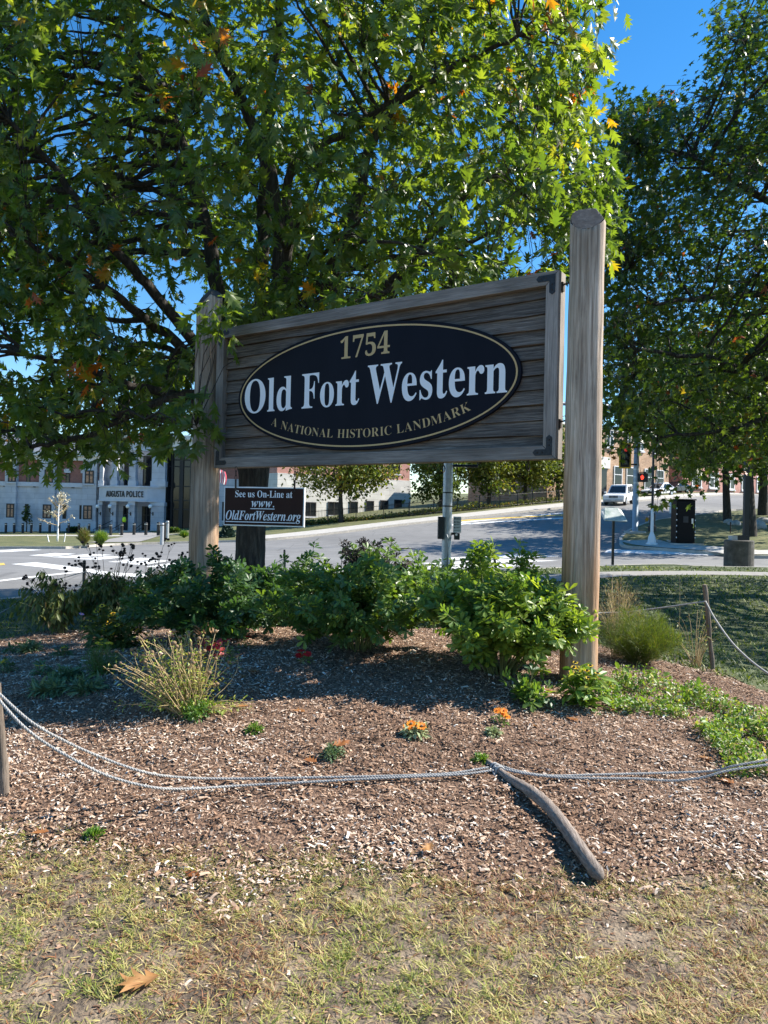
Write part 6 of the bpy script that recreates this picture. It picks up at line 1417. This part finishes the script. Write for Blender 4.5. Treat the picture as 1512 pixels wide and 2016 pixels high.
# ------------------------------------------------------------------ cars
def car(label, pos, head, paint, L=4.7, Wd=1.85, H=1.75, suv=True, name='parked_car', group='cars parked on the hill'):
    head = Vector((head[0], head[1], 0)).normalized(); p = Vector((pos[0], pos[1], 0)); e = p + head * 1.4; q = p - head * 1.4
    slope = math.atan2(gz(e.x, e.y) - gz(q.x, q.y), 2.8); z = gz(p.x, p.y) - .12
    t = thing(name, label, 'car', (p.x, p.y, z), group); t.rotation_euler = (0, -slope, math.atan2(head.y, head.x))
    hw = Wd / 2; r = .36 if suv else .32; wx = L * .29; bz = .28; belt = H * .58; hood = H * .54 if suv else H * .5
    # lower body: side profile with wheel arches
    def arch(c): return [(c + math.cos(a) * (r + .07), r + math.sin(a) * (r + .07)) for a in np.linspace(0, math.pi, 9)]
    prof = [(-L/2 + .08, bz + .1)] + [(x, max(z_, bz)) for x, z_ in reversed(arch(-wx))] + [(x, max(z_, bz)) for x, z_ in reversed(arch(wx))] + [(L/2 - .06, bz + .05), (L/2, bz + .3), (L/2 - .04, hood - .08), (L/2 - .18, hood), (L * .2, belt), (-L/2 + .12, belt + .03), (-L/2, belt - .25)]
    m = MB(); m.prism([(x, -hw, z_) for x, z_ in prof], (0, Wd, 0)); body = m.build('body', paint, t, world=False, bevel=.05)
    fx0, fx1 = L * .2, (L * .02 if suv else -.02 * L); rx1, rx0 = (-L/2 + .32 if suv else -L * .24), -L/2 + .14; tw = hw - .2
    g = [(fx0, -hw + .06, belt), (fx0, hw - .06, belt), (fx1, tw, H - .06), (fx1, -tw, H - .06), (rx0, -hw + .06, belt), (rx0, hw - .06, belt), (rx1, tw, H - .06), (rx1, -tw, H - .06)]
    MB().add(g, [(0, 1, 2, 3), (5, 4, 7, 6), (1, 5, 6, 2), (4, 0, 3, 7), (3, 2, 6, 7)]).build('cabin', paint, t, world=False, bevel=.04)
    MB().box(rx1, fx1, -tw + .02, tw - .02, H - .075, H).build('roof', paint, t, world=False, bevel=.03)
    def quad(name, pts, mat, off): 
        a = [Vector(p) for p in pts]; nn = (a[1] - a[0]).cross(a[2] - a[0]).normalized(); c = sum(a, Vector()) / 4
        if nn.dot(c - Vector((0, 0, belt))) < 0: nn = -nn
        MB().prism([p_ + nn * off for p_ in a], nn * .012).build(name, mat, t, world=False)
    def li(a, b, f): return Vector(a).lerp(Vector(b), f)
    quad('windscreen', [li(li(g[0], g[1], .07), li(g[3], g[2], .07), .1), li(li(g[0], g[1], .93), li(g[3], g[2], .93), .1), li(li(g[0], g[1], .92), li(g[3], g[2], .92), .9), li(li(g[0], g[1], .08), li(g[3], g[2], .08), .9)], 'car_glass', .004)
    quad('rear_window', [li(li(g[4], g[5], .1), li(g[7], g[6], .1), .12), li(li(g[4], g[5], .9), li(g[7], g[6], .9), .12), li(li(g[4], g[5], .88), li(g[7], g[6], .88), .85), li(li(g[4], g[5], .12), li(g[7], g[6], .12), .85)], 'car_glass', .004)
    for a, b, c, d_ in ((g[0], g[4], g[3], g[7]), (g[1], g[5], g[2], g[6])):
        for f0, f1 in ((.12, .4), (.44, .7), (.74, .93)):
            quad('side_window', [li(li(a, b, f0 + (.06 if f0 < .2 else 0)), li(c, d_, f0), .08), li(li(a, b, f1), li(c, d_, f1), .08), li(li(a, b, f1), li(c, d_, f1), .86), li(li(a, b, f0 + .05), li(c, d_, f0 + .02), .86)], 'car_glass', .004)
    for sx in (-1, 1):
        for sy in (-1, 1):
            y = sy * (hw - .11); c = Vector((sx * wx, y, r)); w_ = MB().tube([c - Vector((0, .12, 0)), c - Vector((0, .1, 0)), c + Vector((0, .1, 0)), c + Vector((0, .12, 0))], [r * .93, r, r, r * .93], 20).build('wheel', 'tyre', t, world=False, smooth=False)
            c2 = c + Vector((0, sy * .121, 0)); m = MB().tube([c2, c2 + Vector((0, sy * .012, 0))], r * .6, 14)
            m.build('rim', 'rim', w_, world=False)
    for sy in (-1, 1):
        MB().box(L/2 - .1, L/2 + .012, sy * (hw - .32) - .16, sy * (hw - .32) + .16, hood - .26, hood - .08).build('headlight', 'lamp_clear', t, world=False, bevel=.02)
        MB().box(-L/2 - .012, -L/2 + .1, sy * (hw - .16) - .1, sy * (hw - .16) + .1, belt - .45, belt - .1).build('tail_light', 'car_red', t, world=False, bevel=.02)
        MB().box(L * .17, L * .2, sy * (hw + .12) - .11, sy * (hw + .12) + .11, belt, belt + .18).build('mirror', paint, t, world=False, bevel=.02)
    if suv:
        for k in range(7): y = (k - 3) * .115; MB().box(L/2 - .05, L/2 + .012, y - .036, y + .036, hood - .3, hood - .06).build('grille_slot', 'black_paint', t, world=False)
    else: MB().box(L/2 - .05, L/2 + .012, -.45, .45, hood - .3, hood - .14).build('grille', 'black_paint', t, world=False)
    MB().box(L/2 - .03, L/2 + .06, -hw + .12, hw - .12, bz + .12, bz + .3).build('front_bumper', 'car_silver' if suv else 'black_paint', t, world=False, bevel=.03)
    MB().box(L/2 + .045, L/2 + .07, -.16, .16, bz + .16, bz + .28).build('number_plate', 'sign_grey', t, world=False)
    return t
hd = (-.8, -.6)
def cpos(u, Y): p = at(u, 990, Y); return (p.x, p.y)
car('white boxy SUV with slotted grille coming down the hill road', cpos(1219, 71.5), (-.5, -.87), 'car_white', 4.6, 1.9, 1.82, name='suv')
car('white hatchback parked behind the SUV, beyond the black post', cpos(1296, 87), hd, 'car_white', 4.3, 1.78, 1.52, False)
car('dark grey car parked just beyond the white hatchback', cpos(1328, 94), hd, 'car_dark', 4.5, 1.8, 1.5, False)
car('blue car parked far up the hill', cpos(1347, 103), hd, 'car_blue', 4.5, 1.8, 1.6, False)
car('black car parked above the blue one on the hill', cpos(1372, 112), hd, 'car_dark', 4.6, 1.85, 1.6, False)
car('silver car highest up the hill', cpos(1392, 120), hd, 'car_silver', 4.6, 1.85, 1.6, False)

# ------------------------------------------------------------------ street furniture
def signal_pole():
    b = hit(878, 1129); Y = b.y; t = thing('pedestrian_signal_pole', 'grey metal signal pole with push-button sign standing behind the shrubs', 'signal pole', b); r = .125
    MB().lathe(b, [(r * 1.03, 0), (r, .3), (r * .96, 3.9), (r * .9, 4.0), (.02, 4.03)], 24).build('pole', 'galvanised', t, smooth=True)
    m = MB(); m.box(b.x - .24, b.x + .24, b.y - .24, b.y + .24, b.z - .1, b.z + .05); m.build('base_plate', 'black_paint', t, bevel=.01)
    for sx in (-1, 1):
        for sy in (-1, 1): MB().tube([b + Vector((sx * .19, sy * .19, .05)), b + Vector((sx * .19, sy * .19, .13))], .03, 8).build('anchor_bolt', 'rust_iron', t)
    for v in (970, 996.5): z = at(880, v, Y).z; MB().lathe((b.x, b.y, z - .015), [(r + .004, 0), (r + .006, .015), (r + .004, .03)], 24).build('band', 'black_paint' if v < 990 else 'rust_iron', t)
    x0, x1 = at(891.5, 1030, Y).x, at(907, 1030, Y).x; za, zc = at(899, 1048.5, Y).z, at(899, 1017, Y).z; yp = b.y - .14
    pl = MB().box(x0, x1, yp, yp + .012, za, zc).build('instruction_sign', 'sign_grey', t, bevel=.004)
    m = MB(); w_ = x1 - x0; h = zc - za
    for fz in (.86, .65, .5, .31): m.box(x0 + w_ * .1, x0 + w_ * .28, yp - .003, yp - .0005, za + h * (fz - .045), za + h * (fz + .045))
    m.build('symbols', 'print_dark', pl); m = MB()
    for fz, a, b_ in ((.9, .36, .88), (.86, .36, .8), (.82, .36, .88), (.69, .36, .7), (.65, .36, .86), (.61, .4, .8), (.53, .36, .84), (.49, .36, .7), (.34, .38, .86), (.3, .38, .7), (.14, .1, .86)): m.box(x0 + w_ * a, x0 + w_ * b_, yp - .003, yp - .0005, za + h * (fz - .011), za + h * (fz + .011))
    m.build('small_print', 'print_dark', pl)
    bx = (x0 + x1) / 2; MB().box(bx - .07, bx + .07, yp - .02, yp + .1, za - .18, za - .01).build('button_box', 'black_paint', t, bevel=.01)
    MB().tube([(bx - .02, yp - .02, za - .05), (bx - .02, yp - .035, za - .05)], .03, 12).build('push_button', 'rim', t)
    MB().box(b.x + r * .7, bx, b.y - .06, b.y - .02, za - .06, za + .0).build('button_bracket', 'black_paint', t)
    xb = b.x - r - .04; MB().box(xb - .07, xb + .06, b.y - .16, b.y + .12, at(866, 1061, Y).z, at(866, 1017, Y).z).build('side_button_unit', 'black_paint', t, bevel=.01)
    z = at(900, 917, Y).z; m = MB(); m.tube([(b.x, b.y, z), (b.x + .75, b.y, z), (b.x + .75, b.y, z + .18)], .035, 8); m.box(b.x + .55, b.x + .95, b.y - .15, b.y + .15, z + .16, z + .62); m.build('signal_head', 'black_paint', t)
    MB().add([(b.x + .03, b.y - r - .001, b.z + .5), (b.x + .06, b.y - r + .002, b.z + .5)], []) 
    MB().tube([b + Vector((.02, -r - .01, .15)), b + Vector((.02, -r - .012, .9)), b + Vector((-.02, -r - .005, 1.02))], .018, 8).build('conduit', 'galvanised', t, smooth=True)
signal_pole()
def info_panel():
    b = hit(1206, 1113); Y = b.y; t = thing('information_panel', 'slanted pale interpretive panel on a thin black post beside the walk', 'information sign', b)
    MB().box(b.x - .035, b.x + .035, b.y - .035, b.y + .035, b.z - .15, at(1206, 1024, Y).z).build('post', 'black_paint', t)
    def q(u, v, yy): p = at(u, v, Y); return Vector((p.x, Y + yy, p.z))
    pts = [q(1186, 1024, -.22), q(1231, 1026, -.22), q(1227, 1004, .2), q(1219, 1000, .2), q(1208, 997.5, .22), q(1195, 999, .22), q(1184, 1006, .2)]
    nn = (pts[1] - pts[0]).cross(pts[3] - pts[0]).normalized(); nn = nn if nn.z > 0 else -nn
    f = MB().prism(pts, -nn * .02).build('panel', 'panel_face', t)
    m = MB(); c = lambda a, b_: pts[0] + (pts[1] - pts[0]) * a + (pts[2] - pts[1]) * b_
    for k in range(7): m.prism([c(.08, .2 + k * .09) + nn * .002, c(.42, .2 + k * .09) + nn * .002, c(.42, .24 + k * .09) + nn * .002, c(.08, .24 + k * .09) + nn * .002], nn * .001)
    m.prism([c(.55, .25) + nn * .002, c(.92, .25) + nn * .002, c(.92, .75) + nn * .002, c(.55, .75) + nn * .002], nn * .001); m.build('print', 'sign_white', f)
info_panel()
def traffic_signal(t, c, h=1.15):
    """three-section head facing the camera side, yellow back plate"""
    c = Vector(c); w_ = .36; hd_ = MB().box(c.x - .19, c.x + .19, c.y - .1, c.y + .12, c.z - h / 2, c.z + h / 2).build('signal_head', 'black_paint', t, bevel=.02)
    m = MB(); W_, H_ = .34, h / 2 + .16
    m.box(c.x - W_, c.x + W_, c.y + .02, c.y + .03, c.z - H_, c.z + H_); m.build('back_plate', 'black_paint', t)
    m = MB(); k = .075
    m.box(c.x - W_, c.x + W_, c.y + .012, c.y + .0195, c.z - H_, c.z - H_ + k); m.box(c.x - W_, c.x + W_, c.y + .012, c.y + .0195, c.z + H_ - k, c.z + H_); m.box(c.x - W_, c.x - W_ + k, c.y + .012, c.y + .0195, c.z - H_ + k, c.z + H_ - k); m.box(c.x + W_ - k, c.x + W_, c.y + .012, c.y + .0195, c.z - H_ + k, c.z + H_ - k); m.build('yellow_border', 'yellow_paint', t)
    for i, mt in enumerate(('lens_red', 'lens_dark', 'lens_dark')):
        z = c.z + h * (.333 - i * .333); ln = MB().tube([(c.x, c.y - .1, z), (c.x, c.y - .125, z)], [.15, .13], 18).build('lens', mt, t)
        m = MB(); vs = []; fs = []; n_ = 13
        for j in range(n_):
            a = math.radians(-20 + 220 * j / (n_ - 1))
            for rr, y in ((.16, -.1), (.16, -.34), (.17, -.34), (.17, -.1)): vs.append((c.x + math.cos(a) * rr, c.y + y, z + math.sin(a) * rr))
        for j in range(n_ - 1):
            for q in range(4): fs.append((j * 4 + q, j * 4 + (q + 1) % 4, j * 4 + 4 + (q + 1) % 4, j * 4 + 4 + q))
        m.add(vs, fs).build('visor', 'black_paint', ln)
def mast():
    b = hit(1250, 1049); Y = b.y; t = thing('signal_mast', 'tall grey mast-arm pole with red traffic light at the street corner', 'traffic signal', b)
    zt = at(1250, 775, Y).z; za = at(1240, 803, Y).z
    MB().lathe(b, [(.2, 0), (.2, .1), (.165, .12), (.15, 3), (.125, zt - b.z), (.02, zt - b.z + .04)], 20).build('pole', 'mast_grey', t, smooth=True)
    MB().lathe((b.x, b.y, b.z - .2), [(.6, 0), (.6, .27), (.55, .3), (.02, .31)], 20).build('footing', 'concrete', t)
    e = Vector((b.x - 11, b.y - 1.0, za + .25)); MB().tube([(b.x, b.y, za), e], [.125, .07], 14).build('mast_arm', 'mast_grey', t, smooth=True)
    MB().tube([(b.x, b.y, za - .3), (b.x, b.y, za + .3)], .17, 14).build('arm_collar', 'mast_grey', t)
    c = at(1231, 897, Y - .2); traffic_signal(t, c, 1.12)
    m = MB(); m.box(c.x, b.x, Y - .16, Y - .1, c.z - .52, c.z - .44); m.box(c.x, b.x, Y - .16, Y - .1, c.z + .44, c.z + .52); m.build('signal_bracket', 'black_paint', t)
    p0, p1 = at(1257, 948.5, Y - .2), at(1275, 932, Y - .2); yy = Y - .3; pd = MB().box(p0.x, p1.x, yy, yy + .3, p0.z, p1.z).build('walk_signal', 'black_paint', t, bevel=.02)
    cx, cz = p0.x + (p1.x - p0.x) * .33, (p0.z + p1.z) / 2; m = MB(); k = .3
    pal = [(-.2, -.5), (.22, -.5), (.34, -.1), (.48, .12), (.4, .2), (.24, .05), (.24, .5), (.14, .52), (.1, .15), (.06, .62), (-.04, .62), (-.05, .15), (-.12, .56), (-.22, .54), (-.18, .1), (-.3, .36), (-.38, .32), (-.28, -.1)]
    m.prism([(cx + a * k * .8, yy - .004, cz + b_ * k * .8) for a, b_ in pal], (0, .003, 0)); m.build('raised_hand', 'hand_red', pd)
    m = MB(); m.box(b.x, p1.x - .1, Y - .06, Y - .01, p1.z + .04, p1.z + .09); m.box(p1.x - .14, p1.x - .09, yy + .1, Y - .01, p1.z - .02, p1.z + .09); m.build('walk_bracket', 'black_paint', t)
    q0, q1 = at(1234.5, 838, Y - .3), at(1263, 824.5, Y - .3); sg = MB().box(q0.x, q1.x, Y - .2, Y - .18, q0.z, q1.z).build('warning_plate', 'green_yellow', t)
    for v in (925, 940, 952): MB().lathe((b.x, b.y, at(1250, v, Y).z), [(.153, 0), (.154, .03), (.153, .06)], 16).build('band', 'rim', t)
mast()
def black_lamp():
    b = hit(1283, 1072); Y = b.y; t = thing('corner_post', 'slim post, black above and white below, on a flared base at the corner', 'post', b); zm = at(1284, 1000, Y).z
    MB().lathe(b, [(.28, -.05), (.28, .06), (.2, .1), (.17, .35), (.09, .55), (.075, .6), (.07, zm - b.z)], 16).build('white_base', 'white_paint', t, smooth=False)
    MB().lathe((b.x, b.y, zm + .002), [(.06, 0), (.055, 4.6), (.02, 4.65)], 12).build('black_shaft', 'black_paint', t)
    m = MB(); m.box(b.x - .2, b.x + .2, b.y - .2, b.y + .2, zm + 4.6, zm + 5.2); m.build('lantern', 'black_paint', t, bevel=.05)
    b2 = hit(1284, 1046); t = thing('utility_pedestal', 'short dark utility pedestal behind the slim corner post', 'pedestal', b2)
    MB().lathe(b2, [(.24, -.1), (.24, .3), (.17, .34), (.17, .95), (.12, 1.05), (.05, 1.12)], 14).build('body', 'black_paint', t)
black_lamp()
def cabinet():
    b = hit(1354, 1072); Y = b.y; x0, x1 = at(1332, 1030, Y).x, at(1369, 1030, Y).x; zt = at(1350, 985, Y).z; t = thing('control_cabinet', 'big black traffic control cabinet on a pale concrete slab', 'cabinet', b); dp = .75
    yf = b.y; MB().box(x0 - .15, x1 + .35, yf - .2, yf + dp + .2, b.z - .3, b.z + .05).build('slab', 'concrete', t)
    bd = MB().box(x0, x1, yf, yf + dp, b.z + .052, zt).build('body', 'black_gloss', t, bevel=.04)
    dr = MB().box(x0 + .05, x1 - .05, yf - .02, yf - .001, b.z + .2, zt - .08).build('door', 'black_gloss', t, bevel=.008)
    MB().box(x1 - .2, x1 - .12, yf - .05, yf - .021, b.z + 1.0, b.z + 1.25).build('handle', 'rim', dr)
    MB().box((x0 + x1) / 2 - .14, (x0 + x1) / 2 + .1, yf - .03, yf - .021, b.z + 1.05, b.z + 1.35).build('vent', 'black_paint', dr)
    MB().box(x0 - .03, x1 + .03, yf - .06, yf + dp + .03, zt + .002, zt + .06).build('hood', 'black_gloss', t, bevel=.02)
    for k in range(6): MB().box(x0 - .012, x0 + .02, yf - .012, yf + .02, b.z + .3 + k * .28, b.z + .36 + k * .28).build('edge_clip', 'white_paint', t); MB().box(x1 - .02, x1 + .012, yf - .012, yf + .02, b.z + .3 + k * .28, b.z + .36 + k * .28).build('edge_clip', 'white_paint', t)
    c = hit(1328, 1066); t = thing('meter_box', 'grey-white meter box on a thin conduit beside the black cabinet', 'meter box', c); xa, xb = at(1319, 1000, c.y).x, at(1331, 1000, c.y).x
    MB().box(xa, xb, c.y - .12, c.y + .12, at(1325, 1011, c.y).z, at(1325, 989, c.y).z).build('box', 'sign_grey', t, bevel=.02); MB().tube([c + Vector((.02, .0, -.1)), Vector((c.x + .02, c.y, at(1325, 1011, c.y).z))], .035, 8).build('conduit', 'grey_plastic', t)
    MB().box(c.x - .3, c.x + .22, c.y - .25, c.y + .25, c.z - .2, c.z + .05).build('pad', 'concrete', t)
cabinet()
def lamp_block():
    b = hit(1467, 1114); Y = b.y; x0, x1 = at(1439, 1090, Y).x, at(1495, 1090, Y).x; zt = at(1467, 1064, Y).z; t = thing('lamp_post', 'tall dark lamp post standing on a stained concrete block', 'lamp post', b); cx = (x0 + x1) / 2
    MB().lathe((cx, Y + .45, b.z - .2), [((x1 - x0) / 2, 0), ((x1 - x0) / 2, zt - b.z + .17), ((x1 - x0) / 2 - .04, zt - b.z + .2), (.02, zt - b.z + .2)], 28).build('concrete_base', 'old_concrete', t, smooth=False)
    MB().box(cx - .12, cx + .28, Y + .3, Y + .6, zt + .002, zt + .16).build('foot_box', 'black_paint', t); MB().box(cx - .3, cx - .122, Y + .3, Y + .6, zt + .002, zt + .14).build('foot_cap', 'grey_plastic', t)
    px = at(1469, 1000, Y + .45).x; MB().prism([(px - .075, Y + .38, zt), (px + .075, Y + .38, zt), (px + .075, Y + .53, zt), (px - .075, Y + .53, zt)], (0, 0, 6.4)).build('pole', 'black_paint', t)
    MB().box(px - .55, px + .2, Y + .3, Y + .62, zt + 6.41, zt + 6.58).build('lamp_head', 'black_paint', t, bevel=.03)
lamp_block()
# rocks on the verge
for u, v, s, lab in ((1434,1030,.34,'pale rounded rock below the slim park tree'),(1445,1034,.4,'larger pale rock next to the rounded one'),(1490,1040,.55,'grey rock at the foot of the leaning park tree'),(1505,1030,.5,'grey rock higher on the verge')):
    p = hit(u, v); bm = bmesh.new(); bmesh.ops.create_icosphere(bm, subdivisions=3, radius=s)
    for q in bm.verts: q.co *= 1 + .16 * math.sin(q.co.x * 7 / s * .4 + u) * math.cos(q.co.y * 6 / s * .4); q.co.z *= .6
    me = bpy.data.meshes.new('rock'); bm.to_mesh(me); bm.free(); o = link('rock', me, 'rock'); o.location = p + Vector((0, 0, s * .2)); tag(o, lab, 'rock', 'rocks on the corner verge')
p = hit(1438, 1050); t = thing('marker_post', 'thin dark marker stick in the verge grass', 'post', p); MB().tube([p - Vector((0, 0, .1)), p + Vector((0, 0, .62))], .03, 6).build('shaft', 'rust_iron', t)

# bollards in front of the station
bl = [(11.3,1049),(27.6,1049),(44.6,1049),(61.5,1049),(79,1049),(97.5,1049),(116,1049.3),(135,1049.6),(155,1050),(175,1050.3),(196,1053),(217.7,1054.5),(239.5,1054.5),(263.6,1053.5),(287,1054),(311.5,1055)]
mbm = MB().lathe((0, 0, 0), [(.13, -.15), (.13, 1.0), (.115, 1.05), (.02, 1.07)], 12); bme = bpy.data.meshes.new('shaft'); bme.from_pydata(mbm.v, [], mbm.f); bme.materials.append(M['black_paint'])
mbm = MB().lathe((0, 0, .88), [(.134, 0), (.134, .07)], 12); bme2 = bpy.data.meshes.new('band'); bme2.from_pydata(mbm.v, [], mbm.f); bme2.materials.append(M['rim'])
for i, (u, v) in enumerate(bl):
    p = hit(u, v); t = thing('bollard', 'black bollard in the row before the stone wall of the station' if i < 10 else 'black bollard in the row before the porch steps of the station', 'bollard', p, 'bollards along the station wall' if i < 10 else 'bollards before the porch steps')
    a = bpy.data.objects.new('shaft', bme); col.objects.link(a); a.parent = t; a = bpy.data.objects.new('band', bme2); col.objects.link(a); a.parent = t
for u, v, h, lab in ((318.5,1069,1.15,'steel bollard nearest the road at the walk entrance'),(323.5,1066,1.15,'dark steel bollard between two bright ones at the walk entrance'),(329,1062,1.2,'steel bollard farthest back at the walk entrance')):
    p = hit(u, v); t = thing('bollard', lab, 'bollard', p); MB().lathe(p, [(.11, -.1), (.11, h), (.1, h + .04), (.02, h + .05)], 14).build('shaft', 'galvanised' if 'dark' not in lab else 'black_paint', t); MB().lathe(p + Vector((0, 0, h - .12)), [(.114, 0), (.114, .05)], 14).build('band', 'black_paint', t)
# young tree with stakes, small tree, grasses, bushes
def young_tree(label, u, v, hpx, mat, spread, nl, lsz, stakes):
    b = hit(u, v); h = hpx * b.y / F; t = thing('young_tree', label, 'tree', b); m = MB(); m.tube(smooth_path([b - Vector((0, 0, .1)), b + Vector((.02, 0, h * .5)), b + Vector((.05, 0, h))], 5), list(np.linspace(.07, .02, 11)), 8); m.build('trunk', 'white_paint' if stakes else 'bark', t, smooth=True)
    ps = []
    for i in range(26):
        z0 = h * random.uniform(.3, .8); a = np.array(b) + [.02, 0, z0]; az = random.uniform(0, 6.28); e = a + np.array([math.cos(az) * spread * random.uniform(.4, 1) * (1.15 - z0 / h), math.sin(az) * spread * .8 * (1.15 - z0 / h), h * random.uniform(.1, .25)]); ps.append(np.array([a, (a + e) / 2 - [0, 0, .05], e]))
    tubes_obj('branches', [(p, np.array([.025, .018, .008])) for p in ps], 'dry_stem' if stakes else 'bark', t, 4)
    P, Rm, S, ti_ = leaves_on(ps, nl, .3, lsz, 7, .5, .25); stuff_mesh('crown', [scatter(*BROAD, P, Rm, S, ti_)], mat, t)
    for k, (du, top) in enumerate(((-17, 14), (13, 17)) if stakes else ()):
        q = hit(u + du, v + 1); s_ = thing('tree_stake', 'white support stake %s the young tree' % ('leaning away on the bollard side of' if k == 0 else 'leaning towards the grasses from'), 'stake', q); MB().box(q.x - .035, q.x + .035, q.y - .03, q.y + .03, q.z - .1, q.z + .02).build('foot', 'white_paint', s_)
        MB().tube([q, q + Vector((-.12 if k == 0 else .08, 0, top * q.y / F))], .04, 5).build('shaft', 'white_paint', s_)
young_tree('young pale-barked tree with sparse whitish leaves between support stakes', 113, 1066, 103, 'white_leaf', 1.7, 11, .16, True)
young_tree('small green sapling against the station wall', 52, 1047, 52, 'park_leaf', 1.0, 16, .22, False)
def tuft(label, u, v, hpx, wpx, mat, tmu, sd, nst=160):
    b = hit(u, v); h = hpx * b.y / F; t = thing('ornamental_grass', label, 'grass clump', b); ps = grow(b, wpx * b.y / F / 2, h, nst, sd, up=.75); P, Rm, S, ti_ = leaves_on(ps, 10, .1, .3, sd + 1, tmu, .2, droop=-.3, outw=.35)
    tubes_obj('stems', [(p, np.full(8, .008)) for p in ps], 'green_stem', t, 3); stuff_mesh('blades', [scatter(*BLADE, P, Rm, np.stack([S * .9, S, S], -1), ti_)], mat, t)
tuft('tan and reddish ornamental grass at the lawn corner', 165, 1075, 30, 22, 'olive_leaf', .75, 101); tuft('bright green ornamental grass beside the walk', 199, 1074, 25, 26, 'fresh_leaf', .6, 102); tuft('low yellow-green clump right of the walk', 362, 1059, 9, 12, 'fresh_leaf', .5, 103)
def bush(label, u, v, wpx, hpx, mat, tmu, sd, cat='bush', cone=False):
    b = hit(u, v); rx = wpx * b.y / F / 2; h = hpx * b.y / F; t = thing('spruce' if cone else 'bush', label, cat, b); m = 2600; d = rand_unit(m); rr = rng.random((m, 1)) ** .4
    P = d * rr * np.array([rx, rx, h / 2]) + np.array([0, 0, h / 2])
    if cone: z = h * rng.random(m) ** 1.5; a = rng.uniform(0, 6.28, m); q = rx * (1 - z / h) * rng.uniform(.5, 1, m); P = np.stack([np.cos(a) * q, np.sin(a) * q, z], -1)
    P = P + np.array(b); stuff_mesh('foliage', [scatter(*CARD, P, frames(rand_unit(m) + norm(P - np.array(b)) * .8, rand_unit(m) + np.array([0, 0, 1])), rng.uniform(.12, .28, m), np.clip(rng.normal(tmu, .2, m), 0, 1))], mat, t); MB().tube([b - Vector((0, 0, .1)), b + Vector((0, 0, h * .6))], .05, 6).build('stem', 'bark', t)
bush('dark clipped bush by the station wall near the steps', 146, 1048, 26, 9, 'park_leaf', .2, 1); bush('clipped green bush before the glass hall', 343, 1049, 20, 8, 'park_leaf', .4, 2); bush('little blue-green spruce beside the oak trunk', 447, 1058, 28, 30, 'spruce', .5, 3, 'shrub', True)
# flag on a pole behind the left post
def flag():
    b = hit(424, 1050); t = thing('flag_pole', 'white flag pole with striped red and white flag beside the station hall', 'flag', b); Y = b.y; MB().lathe(b, [(.06, -.1), (.05, 6), (.03, 9.5), (.02, 9.55)], 10).build('pole', 'white_paint', t)
    z1, z0 = at(436, 922, Y).z, at(436, 948, Y).z; n_ = 9; xa = b.x + .06; xb = at(444, 940, Y).x
    for k in range(n_):
        m = MB(); vs = []; w_ = (xb - xa) / n_
        for i in range(9):
            f = i / 8; z = z1 + (z0 - z1) * f; dx = .12 * math.sin(f * 3) * (k / n_); y = Y - .1 + .07 * math.sin(k * 1.4 + f * 2)
            vs += [(xa + k * w_ + dx, y, z - k * .03), (xa + (k + 1) * w_ + dx, Y - .1 + .07 * math.sin((k + 1) * 1.4 + f * 2), z - (k + 1) * .03)]
        m.add(vs, [(i * 2, i * 2 + 1, i * 2 + 3, i * 2 + 2) for i in range(8)]).build('stripe', 'flag_red' if k % 2 == 0 else 'flag_white', t)
flag()
def person():
    Y = 83.6; x = at(244.5, 1030, Y).x; z = -.41; t = thing('person', 'person in bright yellow-green vest standing on the station steps', 'person', (x, Y, z))
    J = {'pel': (0,0,.95), 'ch': (0,0,1.3), 'nk': (0,0,1.48), 'hd': (0,-.02,1.62), 'ht': (0,-.02,1.74), 'ls': (-.18,0,1.42), 'le': (-.25,.02,1.15), 'lh': (-.22,-.12,.93), 'rs': (.18,0,1.42), 're': (.26,.02,1.15), 'rh': (.24,-.1,.93), 'lp': (-.1,0,.9), 'lk': (-.11,-.02,.5), 'la': (-.11,.02,.08), 'lt': (-.11,-.14,.04), 'rp': (.1,0,.9), 'rk': (.12,-.02,.5), 'ra': (.12,.02,.08), 'rt': (.13,-.14,.04)}
    Rr = {'pel': .15, 'ch': .17, 'nk': .06, 'hd': .1, 'ht': .07, 'ls': .075, 'le': .05, 'lh': .045, 'rs': .075, 're': .05, 'rh': .045, 'lp': .09, 'lk': .065, 'la': .05, 'lt': .04, 'rp': .09, 'rk': .065, 'ra': .05, 'rt': .04}
    E = [('pel','ch'),('ch','nk'),('nk','hd'),('hd','ht'),('ch','ls'),('ls','le'),('le','lh'),('ch','rs'),('rs','re'),('re','rh'),('pel','lp'),('lp','lk'),('lk','la'),('la','lt'),('pel','rp'),('rp','rk'),('rk','ra'),('ra','rt')]
    ks = list(J); me = bpy.data.meshes.new('body'); me.from_pydata([J[k] for k in ks], [(ks.index(a), ks.index(b)) for a, b in E], []); o = link('body', me, 'trouser_dark', t)
    sk = o.modifiers.new('skin', 'SKIN'); 
    for i, k in enumerate(ks): me.skin_vertices[0].data[i].radius = (Rr[k], Rr[k] * .85); me.skin_vertices[0].data[i].use_root = (k == 'pel')
    o.modifiers.new('sub', 'SUBSURF').render_levels = 2
    MB().lathe(Vector((0, 0, 0)), [(.2, .93), (.21, 1.1), (.22, 1.35), (.16, 1.46), (.09, 1.49)], 14).build('vest', 'hi_vis', t, world=False, smooth=True)
person()
